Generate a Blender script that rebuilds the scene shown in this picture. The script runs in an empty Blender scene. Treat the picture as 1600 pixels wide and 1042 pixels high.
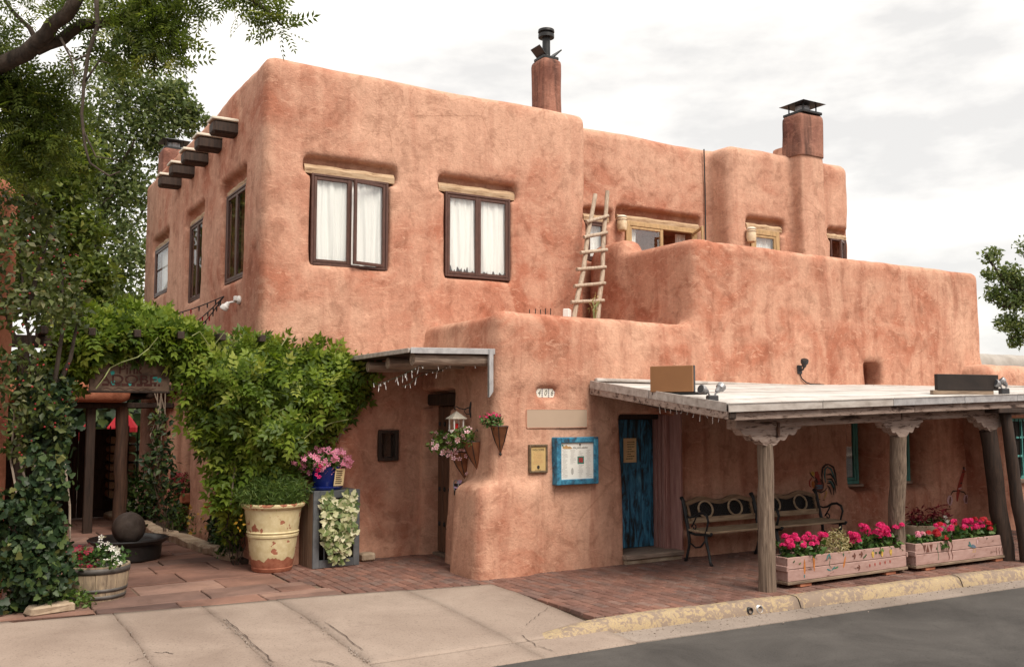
import bpy, math, random
import numpy as np
from mathutils import Matrix, Vector
from mathutils.bvhtree import BVHTree

random.seed(7)
rng = np.random.default_rng(11)
S = bpy.context.scene
COL = S.collection
PI = math.pi
R = math.radians

# ------------------------------------------------------------------ camera
FPX, CXP, CYP = 1491.0, 800.0, 521.0          # focal length and centre in photo pixels (1600 x 1042)
PITCH = math.atan(119 / FPX)
YAW = R(59.108)                               # view direction measured from +x (the facade runs along x)
CAMH = 2.0
FWD = np.array([math.cos(YAW) * math.cos(PITCH), math.sin(YAW) * math.cos(PITCH), math.sin(PITCH)])
RGT = np.array([math.sin(YAW), -math.cos(YAW), 0.0])
UPV = np.cross(RGT, FWD)
CAMP = np.array([0.0, 0.0, CAMH])
cam = bpy.data.cameras.new('camera')
cam_o = bpy.data.objects.new('camera', cam)
COL.objects.link(cam_o)
cam_o.location = CAMP
cam_o.rotation_euler = (PI / 2 + PITCH, 0, YAW - PI / 2)
cam.sensor_fit = 'HORIZONTAL'
cam.sensor_width = 36.0
cam.lens = FPX / 1600 * 36.0
cam.clip_start = 0.05
cam.clip_end = 2000
S.camera = cam_o

# ------------------------------------------------------------------ world: bright overcast
SUN_EL, SUN_AZ = R(53), R(-82)                # azimuth of the sun measured from +x (front right of the facade)
world = bpy.data.worlds.new('World')
S.world = world
world.use_nodes = True
wt = world.node_tree
wt.nodes.clear()
w_out = wt.nodes.new('ShaderNodeOutputWorld')
w_bg = wt.nodes.new('ShaderNodeBackground')
w_bg.inputs['Strength'].default_value = 0.1
w_sky = wt.nodes.new('ShaderNodeTexSky')
w_sky.sky_type = 'NISHITA'
w_sky.sun_disc = False
w_sky.sun_elevation = SUN_EL
w_sky.sun_rotation = PI / 2 - SUN_AZ
w_tc = wt.nodes.new('ShaderNodeTexCoord')
w_map = wt.nodes.new('ShaderNodeMapping')
w_map.inputs['Scale'].default_value = (1.6, 1.6, 4.5)
w_map.inputs['Location'].default_value = (0.35, 0.1, 0.0)
w_n = wt.nodes.new('ShaderNodeTexNoise')
w_n.inputs['Scale'].default_value = 1.5
w_n.inputs['Detail'].default_value = 7
w_n.inputs['Roughness'].default_value = 0.55
w_r = wt.nodes.new('ShaderNodeValToRGB')
w_r.color_ramp.elements[0].position = 0.40
w_r.color_ramp.elements[0].color = (5.1, 4.95, 4.75, 1)
w_r.color_ramp.elements[1].position = 0.6
w_r.color_ramp.elements[1].color = (8.6, 8.2, 7.6, 1)
w_mix = wt.nodes.new('ShaderNodeMixRGB')
w_mix.inputs['Fac'].default_value = 0.93
wt.links.new(w_tc.outputs['Generated'], w_map.inputs['Vector'])
wt.links.new(w_map.outputs[0], w_n.inputs['Vector'])
wt.links.new(w_n.outputs['Fac'], w_r.inputs['Fac'])
wt.links.new(w_sky.outputs[0], w_mix.inputs['Color1'])
wt.links.new(w_r.outputs[0], w_mix.inputs['Color2'])
wt.links.new(w_mix.outputs[0], w_bg.inputs['Color'])
wt.links.new(w_bg.outputs[0], w_out.inputs['Surface'])

sun = bpy.data.lights.new('sun', 'SUN')
sun.energy = 2.3
sun.angle = R(30)
sun.color = (1.0, 0.90, 0.78)
sun_o = bpy.data.objects.new('sun', sun)
COL.objects.link(sun_o)
sd = Vector((math.cos(SUN_AZ) * math.cos(SUN_EL), math.sin(SUN_AZ) * math.cos(SUN_EL), math.sin(SUN_EL)))
sun_o.rotation_euler = sd.to_track_quat('Z', 'Y').to_euler()
sun_o.location = (10, -10, 30)

S.view_settings.view_transform = 'Standard'
S.view_settings.look = 'None'
S.view_settings.gamma = 1.0
S.view_settings.use_curve_mapping = False
S.view_settings.exposure = 0.85
S.render.engine = 'CYCLES'
S.cycles.max_bounces = 8
S.cycles.transparent_max_bounces = 12

# ------------------------------------------------------------------ pixel -> world helpers
def ray(px, py):
    return FWD + RGT * (px - CXP) / FPX - UPV * (py - CYP) / FPX
def at(px, py, x=None, y=None, z=None, w=None):
    d = ray(px, py)
    if z is not None: t = (z - CAMH) / d[2]
    elif x is not None: t = x / d[0]
    elif y is not None: t = y / d[1]
    else: t = w
    return CAMP + d * t

# ------------------------------------------------------------------ materials
MATS = {}
def nt_new(name):
    m = bpy.data.materials.new(name)
    m.use_nodes = True
    t = m.node_tree
    t.nodes.clear()
    out = t.nodes.new('ShaderNodeOutputMaterial')
    b = t.nodes.new('ShaderNodeBsdfPrincipled')
    t.links.new(b.outputs[0], out.inputs['Surface'])
    MATS[name] = m
    return m, t, b, out
def N(t, typ, **kw):
    n = t.nodes.new(typ)
    for k, v in kw.items():
        if k in n.inputs.keys(): n.inputs[k].default_value = v
        else: setattr(n, k, v)
    return n
def ramp(t, stops):
    r = t.nodes.new('ShaderNodeValToRGB')
    e = r.color_ramp.elements
    while len(e) < len(stops): e.new(0.5)
    for i, (p, c) in enumerate(stops):
        e[i].position = p
        e[i].color = (*c, 1) if len(c) == 3 else c
    return r
def coords(t, scale=(1, 1, 1), rand=True):
    tc = N(t, 'ShaderNodeTexCoord')
    mp = N(t, 'ShaderNodeMapping')
    mp.inputs['Scale'].default_value = scale
    t.links.new(tc.outputs['Object'], mp.inputs['Vector'])
    if rand:
        oi = N(t, 'ShaderNodeObjectInfo')
        mu = N(t, 'ShaderNodeMath', operation='MULTIPLY')
        mu.inputs[1].default_value = 37.0
        cb = N(t, 'ShaderNodeCombineXYZ')
        t.links.new(oi.outputs['Random'], mu.inputs[0])
        for i in range(3): t.links.new(mu.outputs[0], cb.inputs[i])
        t.links.new(cb.outputs[0], mp.inputs['Location'])
    return mp
def noise(t, vec, scale, detail=6, rough=0.55, dist=0.0):
    n = N(t, 'ShaderNodeTexNoise')
    n.inputs['Scale'].default_value = scale
    n.inputs['Detail'].default_value = detail
    n.inputs['Roughness'].default_value = rough
    n.inputs['Distortion'].default_value = dist
    t.links.new(vec.outputs[0], n.inputs['Vector'])
    return n
def mix(t, fac, a, b, mode='MIX'):
    m = N(t, 'ShaderNodeMixRGB', blend_type=mode)
    for s, v in ((m.inputs[0], fac), (m.inputs[1], a), (m.inputs[2], b)):
        if hasattr(v, 'outputs'): t.links.new(v.outputs[0], s)
        elif isinstance(v, (int, float)): s.default_value = v
        else: s.default_value = (*v, 1)
    return m
def bump(t, b, height, strength=0.3, dist=0.02):
    bp = N(t, 'ShaderNodeBump')
    bp.inputs['Strength'].default_value = strength
    bp.inputs['Distance'].default_value = dist
    t.links.new(height.outputs[0], bp.inputs['Height'])
    t.links.new(bp.outputs[0], b.inputs['Normal'])
    return bp
def pm(name, stops, scale=6, rough=0.75, detail=7, stretch=(1, 1, 1), bump_s=0.25, bscale=None, bdist=0.01, metal=0.0, spec=0.4, dist=0.3, rand=True, nrough=0.6):
    """procedural material: noise -> colour ramp, noise bump"""
    m, t, b, o = nt_new(name)
    mp = coords(t, stretch, rand)
    n = noise(t, mp, scale, detail, nrough, dist)
    r = ramp(t, stops)
    t.links.new(n.outputs[0], r.inputs[0])
    t.links.new(r.outputs[0], b.inputs['Base Color'])
    b.inputs['Roughness'].default_value = rough
    b.inputs['Metallic'].default_value = metal
    b.inputs['Specular IOR Level'].default_value = spec
    if bump_s:
        n2 = noise(t, mp, bscale or scale * 2.2, 8, 0.65, 0.2)
        bump(t, b, n2, bump_s, bdist)
    return m
def two(c, k=0.7, k2=1.25, lo=0.3, hi=0.7):
    return [(lo, tuple(v * k for v in c)), (hi, tuple(min(0.9, v * k2) for v in c))]

def adobe_mat(name, mid, light, dark, streak=0.5):
    m, t, b, o = nt_new(name)
    mp = coords(t, (1, 1, 1), False)
    ms = coords(t, (2.6, 2.6, 0.28), False)
    n1 = noise(t, mp, 0.42, 5, 0.6, 0.6)
    n2 = noise(t, mp, 1.25, 9, 0.62, 0.9)
    n3 = noise(t, ms, 1.6, 8, 0.62, 0.5)
    n4 = noise(t, mp, 3.4, 7, 0.6, 1.0)
    n5 = noise(t, mp, 21, 7, 0.72, 0.5)
    n6 = noise(t, coords(t, (1.0, 1.0, 2.6), False), 4.6, 6, 0.7, 0.6)
    r1 = ramp(t, [(0.40, mid), (0.58, light)])
    t.links.new(n1.outputs[0], r1.inputs[0])
    r2 = ramp(t, [(0.44, (0, 0, 0)), (0.57, (1, 1, 1))])
    t.links.new(n2.outputs[0], r2.inputs[0])
    c1 = mix(t, r2, r1, light)
    f2 = N(t, 'ShaderNodeMath', operation='MULTIPLY'); f2.inputs[1].default_value = 0.65
    t.links.new(r2.outputs[0], f2.inputs[0])
    t.links.new(f2.outputs[0], c1.inputs[0])
    r3 = ramp(t, [(0.46, (0, 0, 0)), (0.72, (1, 1, 1))])
    t.links.new(n3.outputs[0], r3.inputs[0])
    f3 = N(t, 'ShaderNodeMath', operation='MULTIPLY'); f3.inputs[1].default_value = streak
    t.links.new(r3.outputs[0], f3.inputs[0])
    c2 = mix(t, f3, c1, dark)
    r4 = ramp(t, [(0.36, (0.74, 0.70, 0.68)), (0.48, (1, 1, 1)), (0.58, (1.0, 1.0, 1.0)), (0.68, (1.16, 1.18, 1.2))])
    t.links.new(n4.outputs[0], r4.inputs[0])
    c3 = mix(t, 0.85, c2, r4, 'MULTIPLY')
    r5 = ramp(t, [(0.33, (0.80, 0.78, 0.77)), (0.5, (1, 1, 1)), (0.68, (1.12, 1.12, 1.12))])
    t.links.new(n5.outputs[0], r5.inputs[0])
    c3 = mix(t, 0.8, c3, r5, 'MULTIPLY')
    r6 = ramp(t, [(0.57, (0, 0, 0)), (0.63, (0.55, 0.55, 0.55)), (0.66, (0.1, 0.1, 0.1))])
    t.links.new(n6.outputs[0], r6.inputs[0])
    c3 = mix(t, r6, c3, tuple(min(0.8, v * 1.18) for v in light))
    # fine hairline cracks
    vo = N(t, 'ShaderNodeTexVoronoi', feature='DISTANCE_TO_EDGE')
    vo.inputs['Scale'].default_value = 0.75
    wv = mix(t, 0.22, mp, n2, 'ADD')
    t.links.new(wv.outputs[0], vo.inputs['Vector'])
    rc = ramp(t, [(0.0, (0.78, 0.75, 0.72)), (0.006, (1, 1, 1))])
    t.links.new(vo.outputs['Distance'], rc.inputs[0])
    mask = ramp(t, [(0.5, (0, 0, 0)), (0.62, (1, 1, 1))])
    t.links.new(n1.outputs[0], mask.inputs[0])
    c4 = mix(t, mask, c3, c3)
    cm = mix(t, 1.0, c3, rc, 'MULTIPLY')
    t.links.new(cm.outputs[0], c4.inputs[2])
    t.links.new(c4.outputs[0], b.inputs['Base Color'])
    b.inputs['Roughness'].default_value = 0.93
    b.inputs['Specular IOR Level'].default_value = 0.15
    nb = noise(t, mp, 2.4, 8, 0.58, 0.4)
    nb2 = noise(t, mp, 42, 4, 0.6, 0.2)
    hb = mix(t, 0.22, nb, nb2)
    bump(t, b, hb, 0.55, 0.07)
    return m
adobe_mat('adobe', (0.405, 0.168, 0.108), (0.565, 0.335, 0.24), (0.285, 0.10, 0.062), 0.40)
adobe_mat('adobe_streaked', (0.40, 0.162, 0.102), (0.555, 0.325, 0.23), (0.285, 0.098, 0.06), 0.65)
adobe_mat('adobe_sooty', (0.19, 0.085, 0.066), (0.33, 0.165, 0.12), (0.028, 0.02, 0.019), 0.98)
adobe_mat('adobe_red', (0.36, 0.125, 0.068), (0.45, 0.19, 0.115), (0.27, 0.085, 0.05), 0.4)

pm('weathered_wood', [(0.30, (0.035, 0.025, 0.02)), (0.42, (0.12, 0.085, 0.062)), (0.55, (0.21, 0.155, 0.115)), (0.72, (0.33, 0.26, 0.20))], 5, 0.85, 10, (11, 11, 0.45), 0.9, 7, 0.02, nrough=0.68)
pm('weathered_wood_x', [(0.25, (0.10, 0.075, 0.06)), (0.5, (0.27, 0.20, 0.155)), (0.72, (0.43, 0.34, 0.27))], 5, 0.85, 9, (0.7, 7, 7), 0.6, 9, 0.012)
pm('grey_pink_wood', [(0.36, (0.055, 0.035, 0.028)), (0.43, (0.13, 0.085, 0.066)), (0.46, (0.29, 0.215, 0.18)), (0.7, (0.40, 0.315, 0.27))], 4.5, 0.85, 10, (0.8, 3, 4), 0.8, 9, 0.016, nrough=0.7)
pm('bleached_wood', [(0.25, (0.21, 0.15, 0.11)), (0.5, (0.40, 0.315, 0.24)), (0.75, (0.56, 0.465, 0.37))], 6, 0.8, 8, (6, 6, 0.8), 0.4, 12, 0.008)
pm('lintel_wood', [(0.30, (0.16, 0.085, 0.045)), (0.45, (0.39, 0.26, 0.155)), (0.7, (0.53, 0.40, 0.265))], 5, 0.75, 8, (0.8, 4, 5), 0.5, 12, 0.01)
pm('pine_frame', two((0.45, 0.30, 0.15), 0.75, 1.2), 6, 0.6, 7, (3, 3, 1), 0.15)
pm('brown_frame', two((0.085, 0.04, 0.03), 0.75, 1.3), 8, 0.42, 5, (3, 3, 1), 0.08)
pm('dark_wood', [(0.3, (0.014, 0.009, 0.007)), (0.7, (0.055, 0.032, 0.022))], 5, 0.7, 8, (7, 7, 0.6), 0.5, 9, 0.01)
pm('door_wood', [(0.3, (0.045, 0.022, 0.014)), (0.7, (0.15, 0.075, 0.042))], 5, 0.65, 8, (7, 7, 0.6), 0.4, 9, 0.01)
pm('dark_log', [(0.3, (0.03, 0.017, 0.012)), (0.7, (0.11, 0.058, 0.036))], 5, 0.7, 8, (7, 7, 0.6), 0.5, 9, 0.01)
pm('log_end', [(0.3, (0.15, 0.09, 0.06)), (0.7, (0.34, 0.23, 0.16))], 8, 0.85, 8, (1, 1, 1), 0.5)
pm('bench_wood', [(0.3, (0.20, 0.13, 0.08)), (0.7, (0.50, 0.38, 0.25))], 5, 0.7, 8, (0.7, 6, 6), 0.3)
pm('bench_wood_dark', [(0.3, (0.13, 0.08, 0.045)), (0.7, (0.28, 0.18, 0.105))], 5, 0.7, 8, (0.7, 6, 6), 0.3)
pm('iron', two((0.022, 0.023, 0.024), 0.7, 1.5), 20, 0.5, 5, (1, 1, 1), 0.2, metal=0.3)
pm('rusty_iron', [(0.35, (0.035, 0.022, 0.018)), (0.65, (0.13, 0.06, 0.035))], 18, 0.75, 7)
pm('black_metal', two((0.012, 0.012, 0.013), 0.7, 1.5), 20, 0.45, 5, bump_s=0.1)
pm('grey_metal', two((0.30, 0.30, 0.31), 0.8, 1.2), 9, 0.45, 6, bump_s=0.08, metal=0.6)
pm('galvanised', [(0.3, (0.36, 0.36, 0.37)), (0.6, (0.56, 0.57, 0.58)), (0.75, (0.42, 0.38, 0.35))], 7, 0.42, 6, (1, 1, 1), 0.1, metal=0.55)
pm('flashing', [(0.28, (0.27, 0.235, 0.21)), (0.5, (0.44, 0.40, 0.37)), (0.72, (0.56, 0.53, 0.50))], 4, 0.55, 7, (1, 3, 3), 0.15, metal=0.15)
pm('roof_membrane', [(0.32, (0.36, 0.345, 0.32)), (0.5, (0.48, 0.465, 0.445)), (0.7, (0.58, 0.57, 0.55))], 2.4, 0.75, 10, (1, 1, 1), 0.2, nrough=0.7)
pm('white_paint', two((0.72, 0.71, 0.68), 0.9, 1.08), 6, 0.5, 5, bump_s=0.05)
pm('cream_paint', two((0.66, 0.62, 0.52), 0.85, 1.1), 6, 0.6, 6, bump_s=0.1)
pm('curtain_cloth', two((0.89, 0.885, 0.87), 0.98, 1.01), 3, 0.9, 4, bump_s=0.05)
pm('dark_room', two((0.015, 0.012, 0.01), 0.8, 1.2), 3, 0.9, 3, bump_s=0)
pm('dirt', two((0.16, 0.11, 0.08), 0.6, 1.3), 6, 0.95, 8, bump_s=0.6)
pm('crack_dirt', two((0.07, 0.05, 0.04), 0.6, 1.5), 16, 0.95, 8, bump_s=0.8)
pm('soil', two((0.045, 0.03, 0.02), 0.6, 1.5), 16, 0.95, 8, bump_s=0.8)
pm('stone_buff', [(0.3, (0.24, 0.17, 0.115)), (0.6, (0.46, 0.37, 0.27)), (0.8, (0.52, 0.44, 0.35))], 5, 0.9, 8, bump_s=0.6, bdist=0.02)
pm('stone_ball', [(0.3, (0.05, 0.037, 0.03)), (0.7, (0.13, 0.105, 0.09))], 7, 0.75, 8, bump_s=0.35)
pm('black_bowl', two((0.014, 0.013, 0.013), 0.7, 1.6), 7, 0.35, 6, bump_s=0.1)
pm('teal_paint', [(0.3, (0.03, 0.15, 0.14)), (0.6, (0.075, 0.30, 0.27))], 6, 0.6, 8, (4, 4, 1), 0.2)
pm('turquoise_paint', [(0.3, (0.06, 0.28, 0.27)), (0.6, (0.14, 0.46, 0.43))], 6, 0.6, 8, (4, 4, 1), 0.2)
pm('blue_door_paint', [(0.38, (0.018, 0.018, 0.018)), (0.45, (0.022, 0.075, 0.12)), (0.54, (0.04, 0.20, 0.36)), (0.68, (0.12, 0.39, 0.58))], 3.6, 0.6, 10, (3.2, 3.2, 0.75), 0.5, 14, 0.01, rand=True, nrough=0.68, dist=0.9)
pm('blue_frame_paint', [(0.36, (0.035, 0.03, 0.035)), (0.44, (0.025, 0.11, 0.19)), (0.56, (0.04, 0.21, 0.34)), (0.74, (0.14, 0.38, 0.46))], 11, 0.65, 10, (1, 1, 1), 0.6, nrough=0.72)
pm('pink_trim', [(0.3, (0.24, 0.115, 0.10)), (0.7, (0.40, 0.225, 0.20))], 4, 0.8, 8, (5, 5, 0.6), 0.2)
pm('pink_planter_paint', [(0.34, (0.12, 0.07, 0.055)), (0.40, (0.33, 0.205, 0.178)), (0.7, (0.42, 0.285, 0.255))], 4.5, 0.85, 10, (1, 3, 3), 0.4, nrough=0.7)
pm('planter_base_wood', [(0.3, (0.10, 0.07, 0.05)), (0.7, (0.30, 0.22, 0.155))], 5, 0.9, 8, (0.7, 6, 6), 0.4)
pm('terracotta', [(0.3, (0.26, 0.085, 0.045)), (0.7, (0.44, 0.18, 0.10))], 5, 0.85, 8, bump_s=0.3)
pm('rust_cone', [(0.3, (0.14, 0.055, 0.028)), (0.7, (0.30, 0.13, 0.06))], 6, 0.7, 8, bump_s=0.3)
pm('cobalt_glaze', two((0.012, 0.025, 0.16), 0.6, 1.6), 5, 0.16, 5, bump_s=0.05)
pm('slate_frame', [(0.3, (0.07, 0.078, 0.088)), (0.7, (0.17, 0.18, 0.19))], 5, 0.5, 7, (1, 1, 1), 0.15, metal=0.2)
pm('crate_wood', [(0.3, (0.14, 0.085, 0.055)), (0.7, (0.30, 0.21, 0.15))], 5, 0.85, 8, (6, 6, 0.6), 0.4)
pm('barrel_wood', [(0.3, (0.16, 0.12, 0.085)), (0.5, (0.30, 0.235, 0.165)), (0.75, (0.44, 0.34, 0.22))], 5, 0.85, 8, (6, 6, 1.2), 0.4)
pm('barrel_hoop', two((0.10, 0.092, 0.086), 0.7, 1.35), 9, 0.6, 6, metal=0.4)
pm('bark', [(0.3, (0.024, 0.018, 0.014)), (0.7, (0.10, 0.075, 0.058))], 9, 0.95, 9, (1, 1, 0.5), 0.9, 12, 0.03)
pm('pale_bark', [(0.3, (0.17, 0.13, 0.10)), (0.7, (0.34, 0.28, 0.22))], 9, 0.95, 9, (1, 1, 0.5), 0.7, 12, 0.02)
pm('tendril', two((0.24, 0.27, 0.11), 0.7, 1.3), 9, 0.8, 4, bump_s=0)
pm('brown_panel', two((0.27, 0.125, 0.05), 0.93, 1.06), 3, 0.6, 5, bump_s=0.05)
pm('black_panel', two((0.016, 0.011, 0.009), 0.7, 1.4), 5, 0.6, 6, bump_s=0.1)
pm('taupe_panel', two((0.42, 0.315, 0.235), 0.97, 1.03), 3, 0.7, 4, bump_s=0.03)
pm('paper_white', two((0.85, 0.85, 0.82), 0.98, 1.02), 4, 0.6, 4, bump_s=0)
pm('paper_aged', two((0.52, 0.37, 0.16), 0.85, 1.15), 5, 0.7, 5, bump_s=0)
pm('paper_cream', two((0.76, 0.60, 0.33), 0.93, 1.06), 5, 0.7, 5, bump_s=0)
pm('bronze_frame', [(0.3, (0.06, 0.04, 0.025)), (0.7, (0.20, 0.14, 0.08))], 14, 0.6, 6, bump_s=0.3)
pm('ink', two((0.03, 0.025, 0.02), 0.8, 1.2), 5, 0.8, 2, bump_s=0)
pm('ink_grey', two((0.46, 0.455, 0.44), 0.9, 1.1), 5, 0.8, 2, bump_s=0)
pm('ink_blue', two((0.03, 0.05, 0.16), 0.8, 1.2), 5, 0.6, 2, bump_s=0)
pm('print_tan', two((0.55, 0.33, 0.15), 0.6, 1.2), 60, 0.8, 4, bump_s=0)
pm('print_green', two((0.03, 0.22, 0.17), 0.7, 1.2), 40, 0.8, 4, bump_s=0)
pm('print_red', two((0.33, 0.03, 0.03), 0.5, 1.4), 40, 0.8, 4, bump_s=0)
pm('glazed_tile', two((0.74, 0.72, 0.64), 0.95, 1.05), 8, 0.25, 4, bump_s=0.05)
pm('sign_board', [(0.34, (0.035, 0.022, 0.016)), (0.5, (0.13, 0.085, 0.06)), (0.62, (0.17, 0.115, 0.085)), (0.7, (0.05, 0.17, 0.14))], 4.5, 0.85, 8, (1, 1, 1.4), 0.4)
pm('sign_letter', two((0.055, 0.016, 0.012), 0.7, 1.5), 12, 0.8, 5, bump_s=0.2)
pm('sign_teal', two((0.03, 0.26, 0.24), 0.6, 1.4), 12, 0.8, 5, bump_s=0.2)
pm('red_canvas', two((0.56, 0.022, 0.035), 0.85, 1.1), 3, 0.8, 4, bump_s=0.05)
pm('mauve_cloth', two((0.46, 0.30, 0.46), 0.8, 1.2), 30, 0.9, 4, bump_s=0.1)
pm('red_glass', two((0.5, 0.02, 0.02), 0.9, 1.1), 3, 0.15, 2, bump_s=0)
pm('lamp_white', two((0.74, 0.74, 0.73), 0.96, 1.04), 3, 0.35, 3, bump_s=0)
pm('lamp_dark', two((0.035, 0.036, 0.04), 0.8, 1.3), 9, 0.5, 4, bump_s=0.05)
pm('pottery', [(0.3, (0.40, 0.27, 0.15)), (0.5, (0.66, 0.52, 0.34)), (0.75, (0.72, 0.62, 0.46))], 9, 0.7, 7, bump_s=0.3)
pm('bulb_glass', two((0.75, 0.75, 0.74), 0.95, 1.05), 3, 0.2, 2, bump_s=0)
pm('gray_stucco', [(0.3, (0.26, 0.235, 0.21)), (0.7, (0.40, 0.375, 0.345))], 3, 0.9, 8, bump_s=0.3)
for nm, c in dict(mur_red=(0.30, 0.05, 0.035), mur_orange=(0.42, 0.15, 0.035), mur_yellow=(0.5, 0.33, 0.07), mur_teal=(0.05, 0.17, 0.17), mur_dark=(0.035, 0.028, 0.022),
                  mur_blue=(0.10, 0.14, 0.19), mur_pink=(0.52, 0.34, 0.35), mur_brown=(0.13, 0.05, 0.035), mur_green=(0.04, 0.14, 0.07)).items():
    pm(nm, two(c, 0.65, 1.25), 26, 0.9, 6, bump_s=0)

# concrete: speckled aggregate, stains
def concrete_mat(name, a, bcol, stain):
    m, t, b, o = nt_new(name)
    mp = coords(t, (1, 1, 1), False)
    n1 = noise(t, mp, 0.8, 8, 0.65, 0.6); n2 = noise(t, mp, 55, 5, 0.7); n3 = noise(t, mp, 3.2, 9, 0.7, 1.0)
    r1 = ramp(t, [(0.32, a), (0.68, bcol)]); t.links.new(n1.outputs[0], r1.inputs[0])
    r2 = ramp(t, [(0.30, (0.52, 0.5, 0.48)), (0.45, (1, 1, 1)), (0.7, (1.08, 1.08, 1.08))]); t.links.new(n2.outputs[0], r2.inputs[0])
    c = mix(t, 0.9, r1, r2, 'MULTIPLY')
    r3 = ramp(t, [(0.60, (0, 0, 0)), (0.78, (0.75, 0.75, 0.75))]); t.links.new(n3.outputs[0], r3.inputs[0])
    c2 = mix(t, r3, c, stain)
    t.links.new(c2.outputs[0], b.inputs['Base Color'])
    b.inputs['Roughness'].default_value = 0.92
    b.inputs['Specular IOR Level'].default_value = 0.2
    bump(t, b, n2, 0.4, 0.005)
    return m
concrete_mat('concrete', (0.235, 0.182, 0.15), (0.34, 0.275, 0.23), (0.16, 0.118, 0.098))
concrete_mat('asphalt', (0.046, 0.043, 0.041), (0.092, 0.086, 0.081), (0.030, 0.028, 0.027))
concrete_mat('gutter_concrete', (0.21, 0.175, 0.15), (0.31, 0.26, 0.225), (0.13, 0.10, 0.085))
# yellow kerb paint worn down to concrete
m, t, b, o = nt_new('kerb_paint')
mp = coords(t, (1, 1, 1), False)
n1 = noise(t, mp, 15, 10, 0.75, 0.5); n2 = noise(t, mp, 2.0, 6, 0.6)
ad = mix(t, 0.35, n1, n2)
r1 = ramp(t, [(0.47, (0.23, 0.175, 0.135)), (0.50, (0.29, 0.22, 0.155)), (0.53, (0.43, 0.325, 0.17)), (0.56, (0.28, 0.22, 0.16)), (0.60, (0.44, 0.34, 0.185))])
t.links.new(ad.outputs[0], r1.inputs[0])
t.links.new(r1.outputs[0], b.inputs['Base Color'])
b.inputs['Roughness'].default_value = 0.85
bump(t, b, ad, 0.5, 0.01)
# tinted pieces: bricks and flagstones vary from piece to piece
def piece_mat(name, stops, scale, bs):
    m, t, b, o = nt_new(name)
    oi = N(t, 'ShaderNodeObjectInfo')
    a = N(t, 'ShaderNodeAttribute'); a.attribute_name = 'tint'
    s = N(t, 'ShaderNodeMath', operation='ADD'); fr = N(t, 'ShaderNodeMath', operation='FRACT')
    t.links.new(oi.outputs['Random'], s.inputs[0]); t.links.new(a.outputs['Fac'], s.inputs[1]); t.links.new(s.outputs[0], fr.inputs[0])
    r = ramp(t, stops); t.links.new(fr.outputs[0], r.inputs[0])
    tc = N(t, 'ShaderNodeNewGeometry')
    n1 = N(t, 'ShaderNodeTexNoise'); n1.inputs['Scale'].default_value = scale; n1.inputs['Detail'].default_value = 9; n1.inputs['Roughness'].default_value = 0.68; n1.inputs['Distortion'].default_value = 0.7
    t.links.new(tc.outputs['Position'], n1.inputs['Vector'])
    r2 = ramp(t, [(0.3, (0.66, 0.64, 0.62)), (0.55, (1, 1, 1)), (0.75, (1.22, 1.2, 1.18))]); t.links.new(n1.outputs[0], r2.inputs[0])
    c = mix(t, 1.0, r, r2, 'MULTIPLY')
    n3 = N(t, 'ShaderNodeTexNoise'); n3.inputs['Scale'].default_value = 0.9; n3.inputs['Detail'].default_value = 5
    t.links.new(tc.outputs['Position'], n3.inputs['Vector'])
    r3 = ramp(t, [(0.38, (0.72, 0.72, 0.74)), (0.65, (1.1, 1.08, 1.05))]); t.links.new(n3.outputs[0], r3.inputs[0])
    c2 = mix(t, 1.0, c, r3, 'MULTIPLY')
    t.links.new(c2.outputs[0], b.inputs['Base Color'])
    b.inputs['Roughness'].default_value = 0.85
    b.inputs['Specular IOR Level'].default_value = 0.3
    n2 = N(t, 'ShaderNodeTexNoise'); n2.inputs['Scale'].default_value = 38; n2.inputs['Detail'].default_value = 7
    t.links.new(tc.outputs['Position'], n2.inputs['Vector'])
    h = mix(t, 0.5, n1, n2)
    bump(t, b, h, bs, 0.012)
    return m
piece_mat('paver_brick', [(0.0, (0.16, 0.085, 0.068)), (0.3, (0.215, 0.11, 0.085)), (0.55, (0.165, 0.105, 0.09)), (0.8, (0.24, 0.12, 0.09)), (1.0, (0.20, 0.135, 0.115))], 6, 0.5)
piece_mat('flagstone', [(0.0, (0.21, 0.115, 0.088)), (0.25, (0.29, 0.165, 0.125)), (0.42, (0.12, 0.078, 0.068)), (0.5, (0.14, 0.085, 0.072)), (0.7, (0.31, 0.195, 0.155)), (0.85, (0.23, 0.125, 0.095)), (1.0, (0.17, 0.095, 0.075))], 2.6, 0.6)

# foliage
def leaf_mat(name, stops, transl=0.3, rough=0.5, spec=0.35):
    m, t, b, o = nt_new(name)
    a = N(t, 'ShaderNodeAttribute'); a.attribute_name = 'tint'
    r = ramp(t, stops); t.links.new(a.outputs['Fac'], r.inputs[0])
    t.links.new(r.outputs[0], b.inputs['Base Color'])
    b.inputs['Roughness'].default_value = rough
    b.inputs['Specular IOR Level'].default_value = spec
    if transl:
        tr = N(t, 'ShaderNodeBsdfTranslucent')
        c = mix(t, 1.0, r, (1.25, 1.25, 0.7), 'MULTIPLY')
        t.links.new(c.outputs[0], tr.inputs[0])
        ms = N(t, 'ShaderNodeMixShader'); ms.inputs[0].default_value = transl
        t.links.new(b.outputs[0], ms.inputs[1]); t.links.new(tr.outputs[0], ms.inputs[2])
        t.links.new(ms.outputs[0], o.inputs['Surface'])
    return m
leaf_mat('leaf_vine', [(0, (0.055, 0.10, 0.012)), (0.5, (0.14, 0.215, 0.022)), (0.85, (0.25, 0.325, 0.045)), (1, (0.36, 0.40, 0.09))], 0.42)
leaf_mat('leaf_ivy', [(0, (0.010, 0.026, 0.010)), (0.6, (0.028, 0.058, 0.018)), (0.93, (0.08, 0.12, 0.032)), (1, (0.16, 0.16, 0.05))], 0.15)
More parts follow.
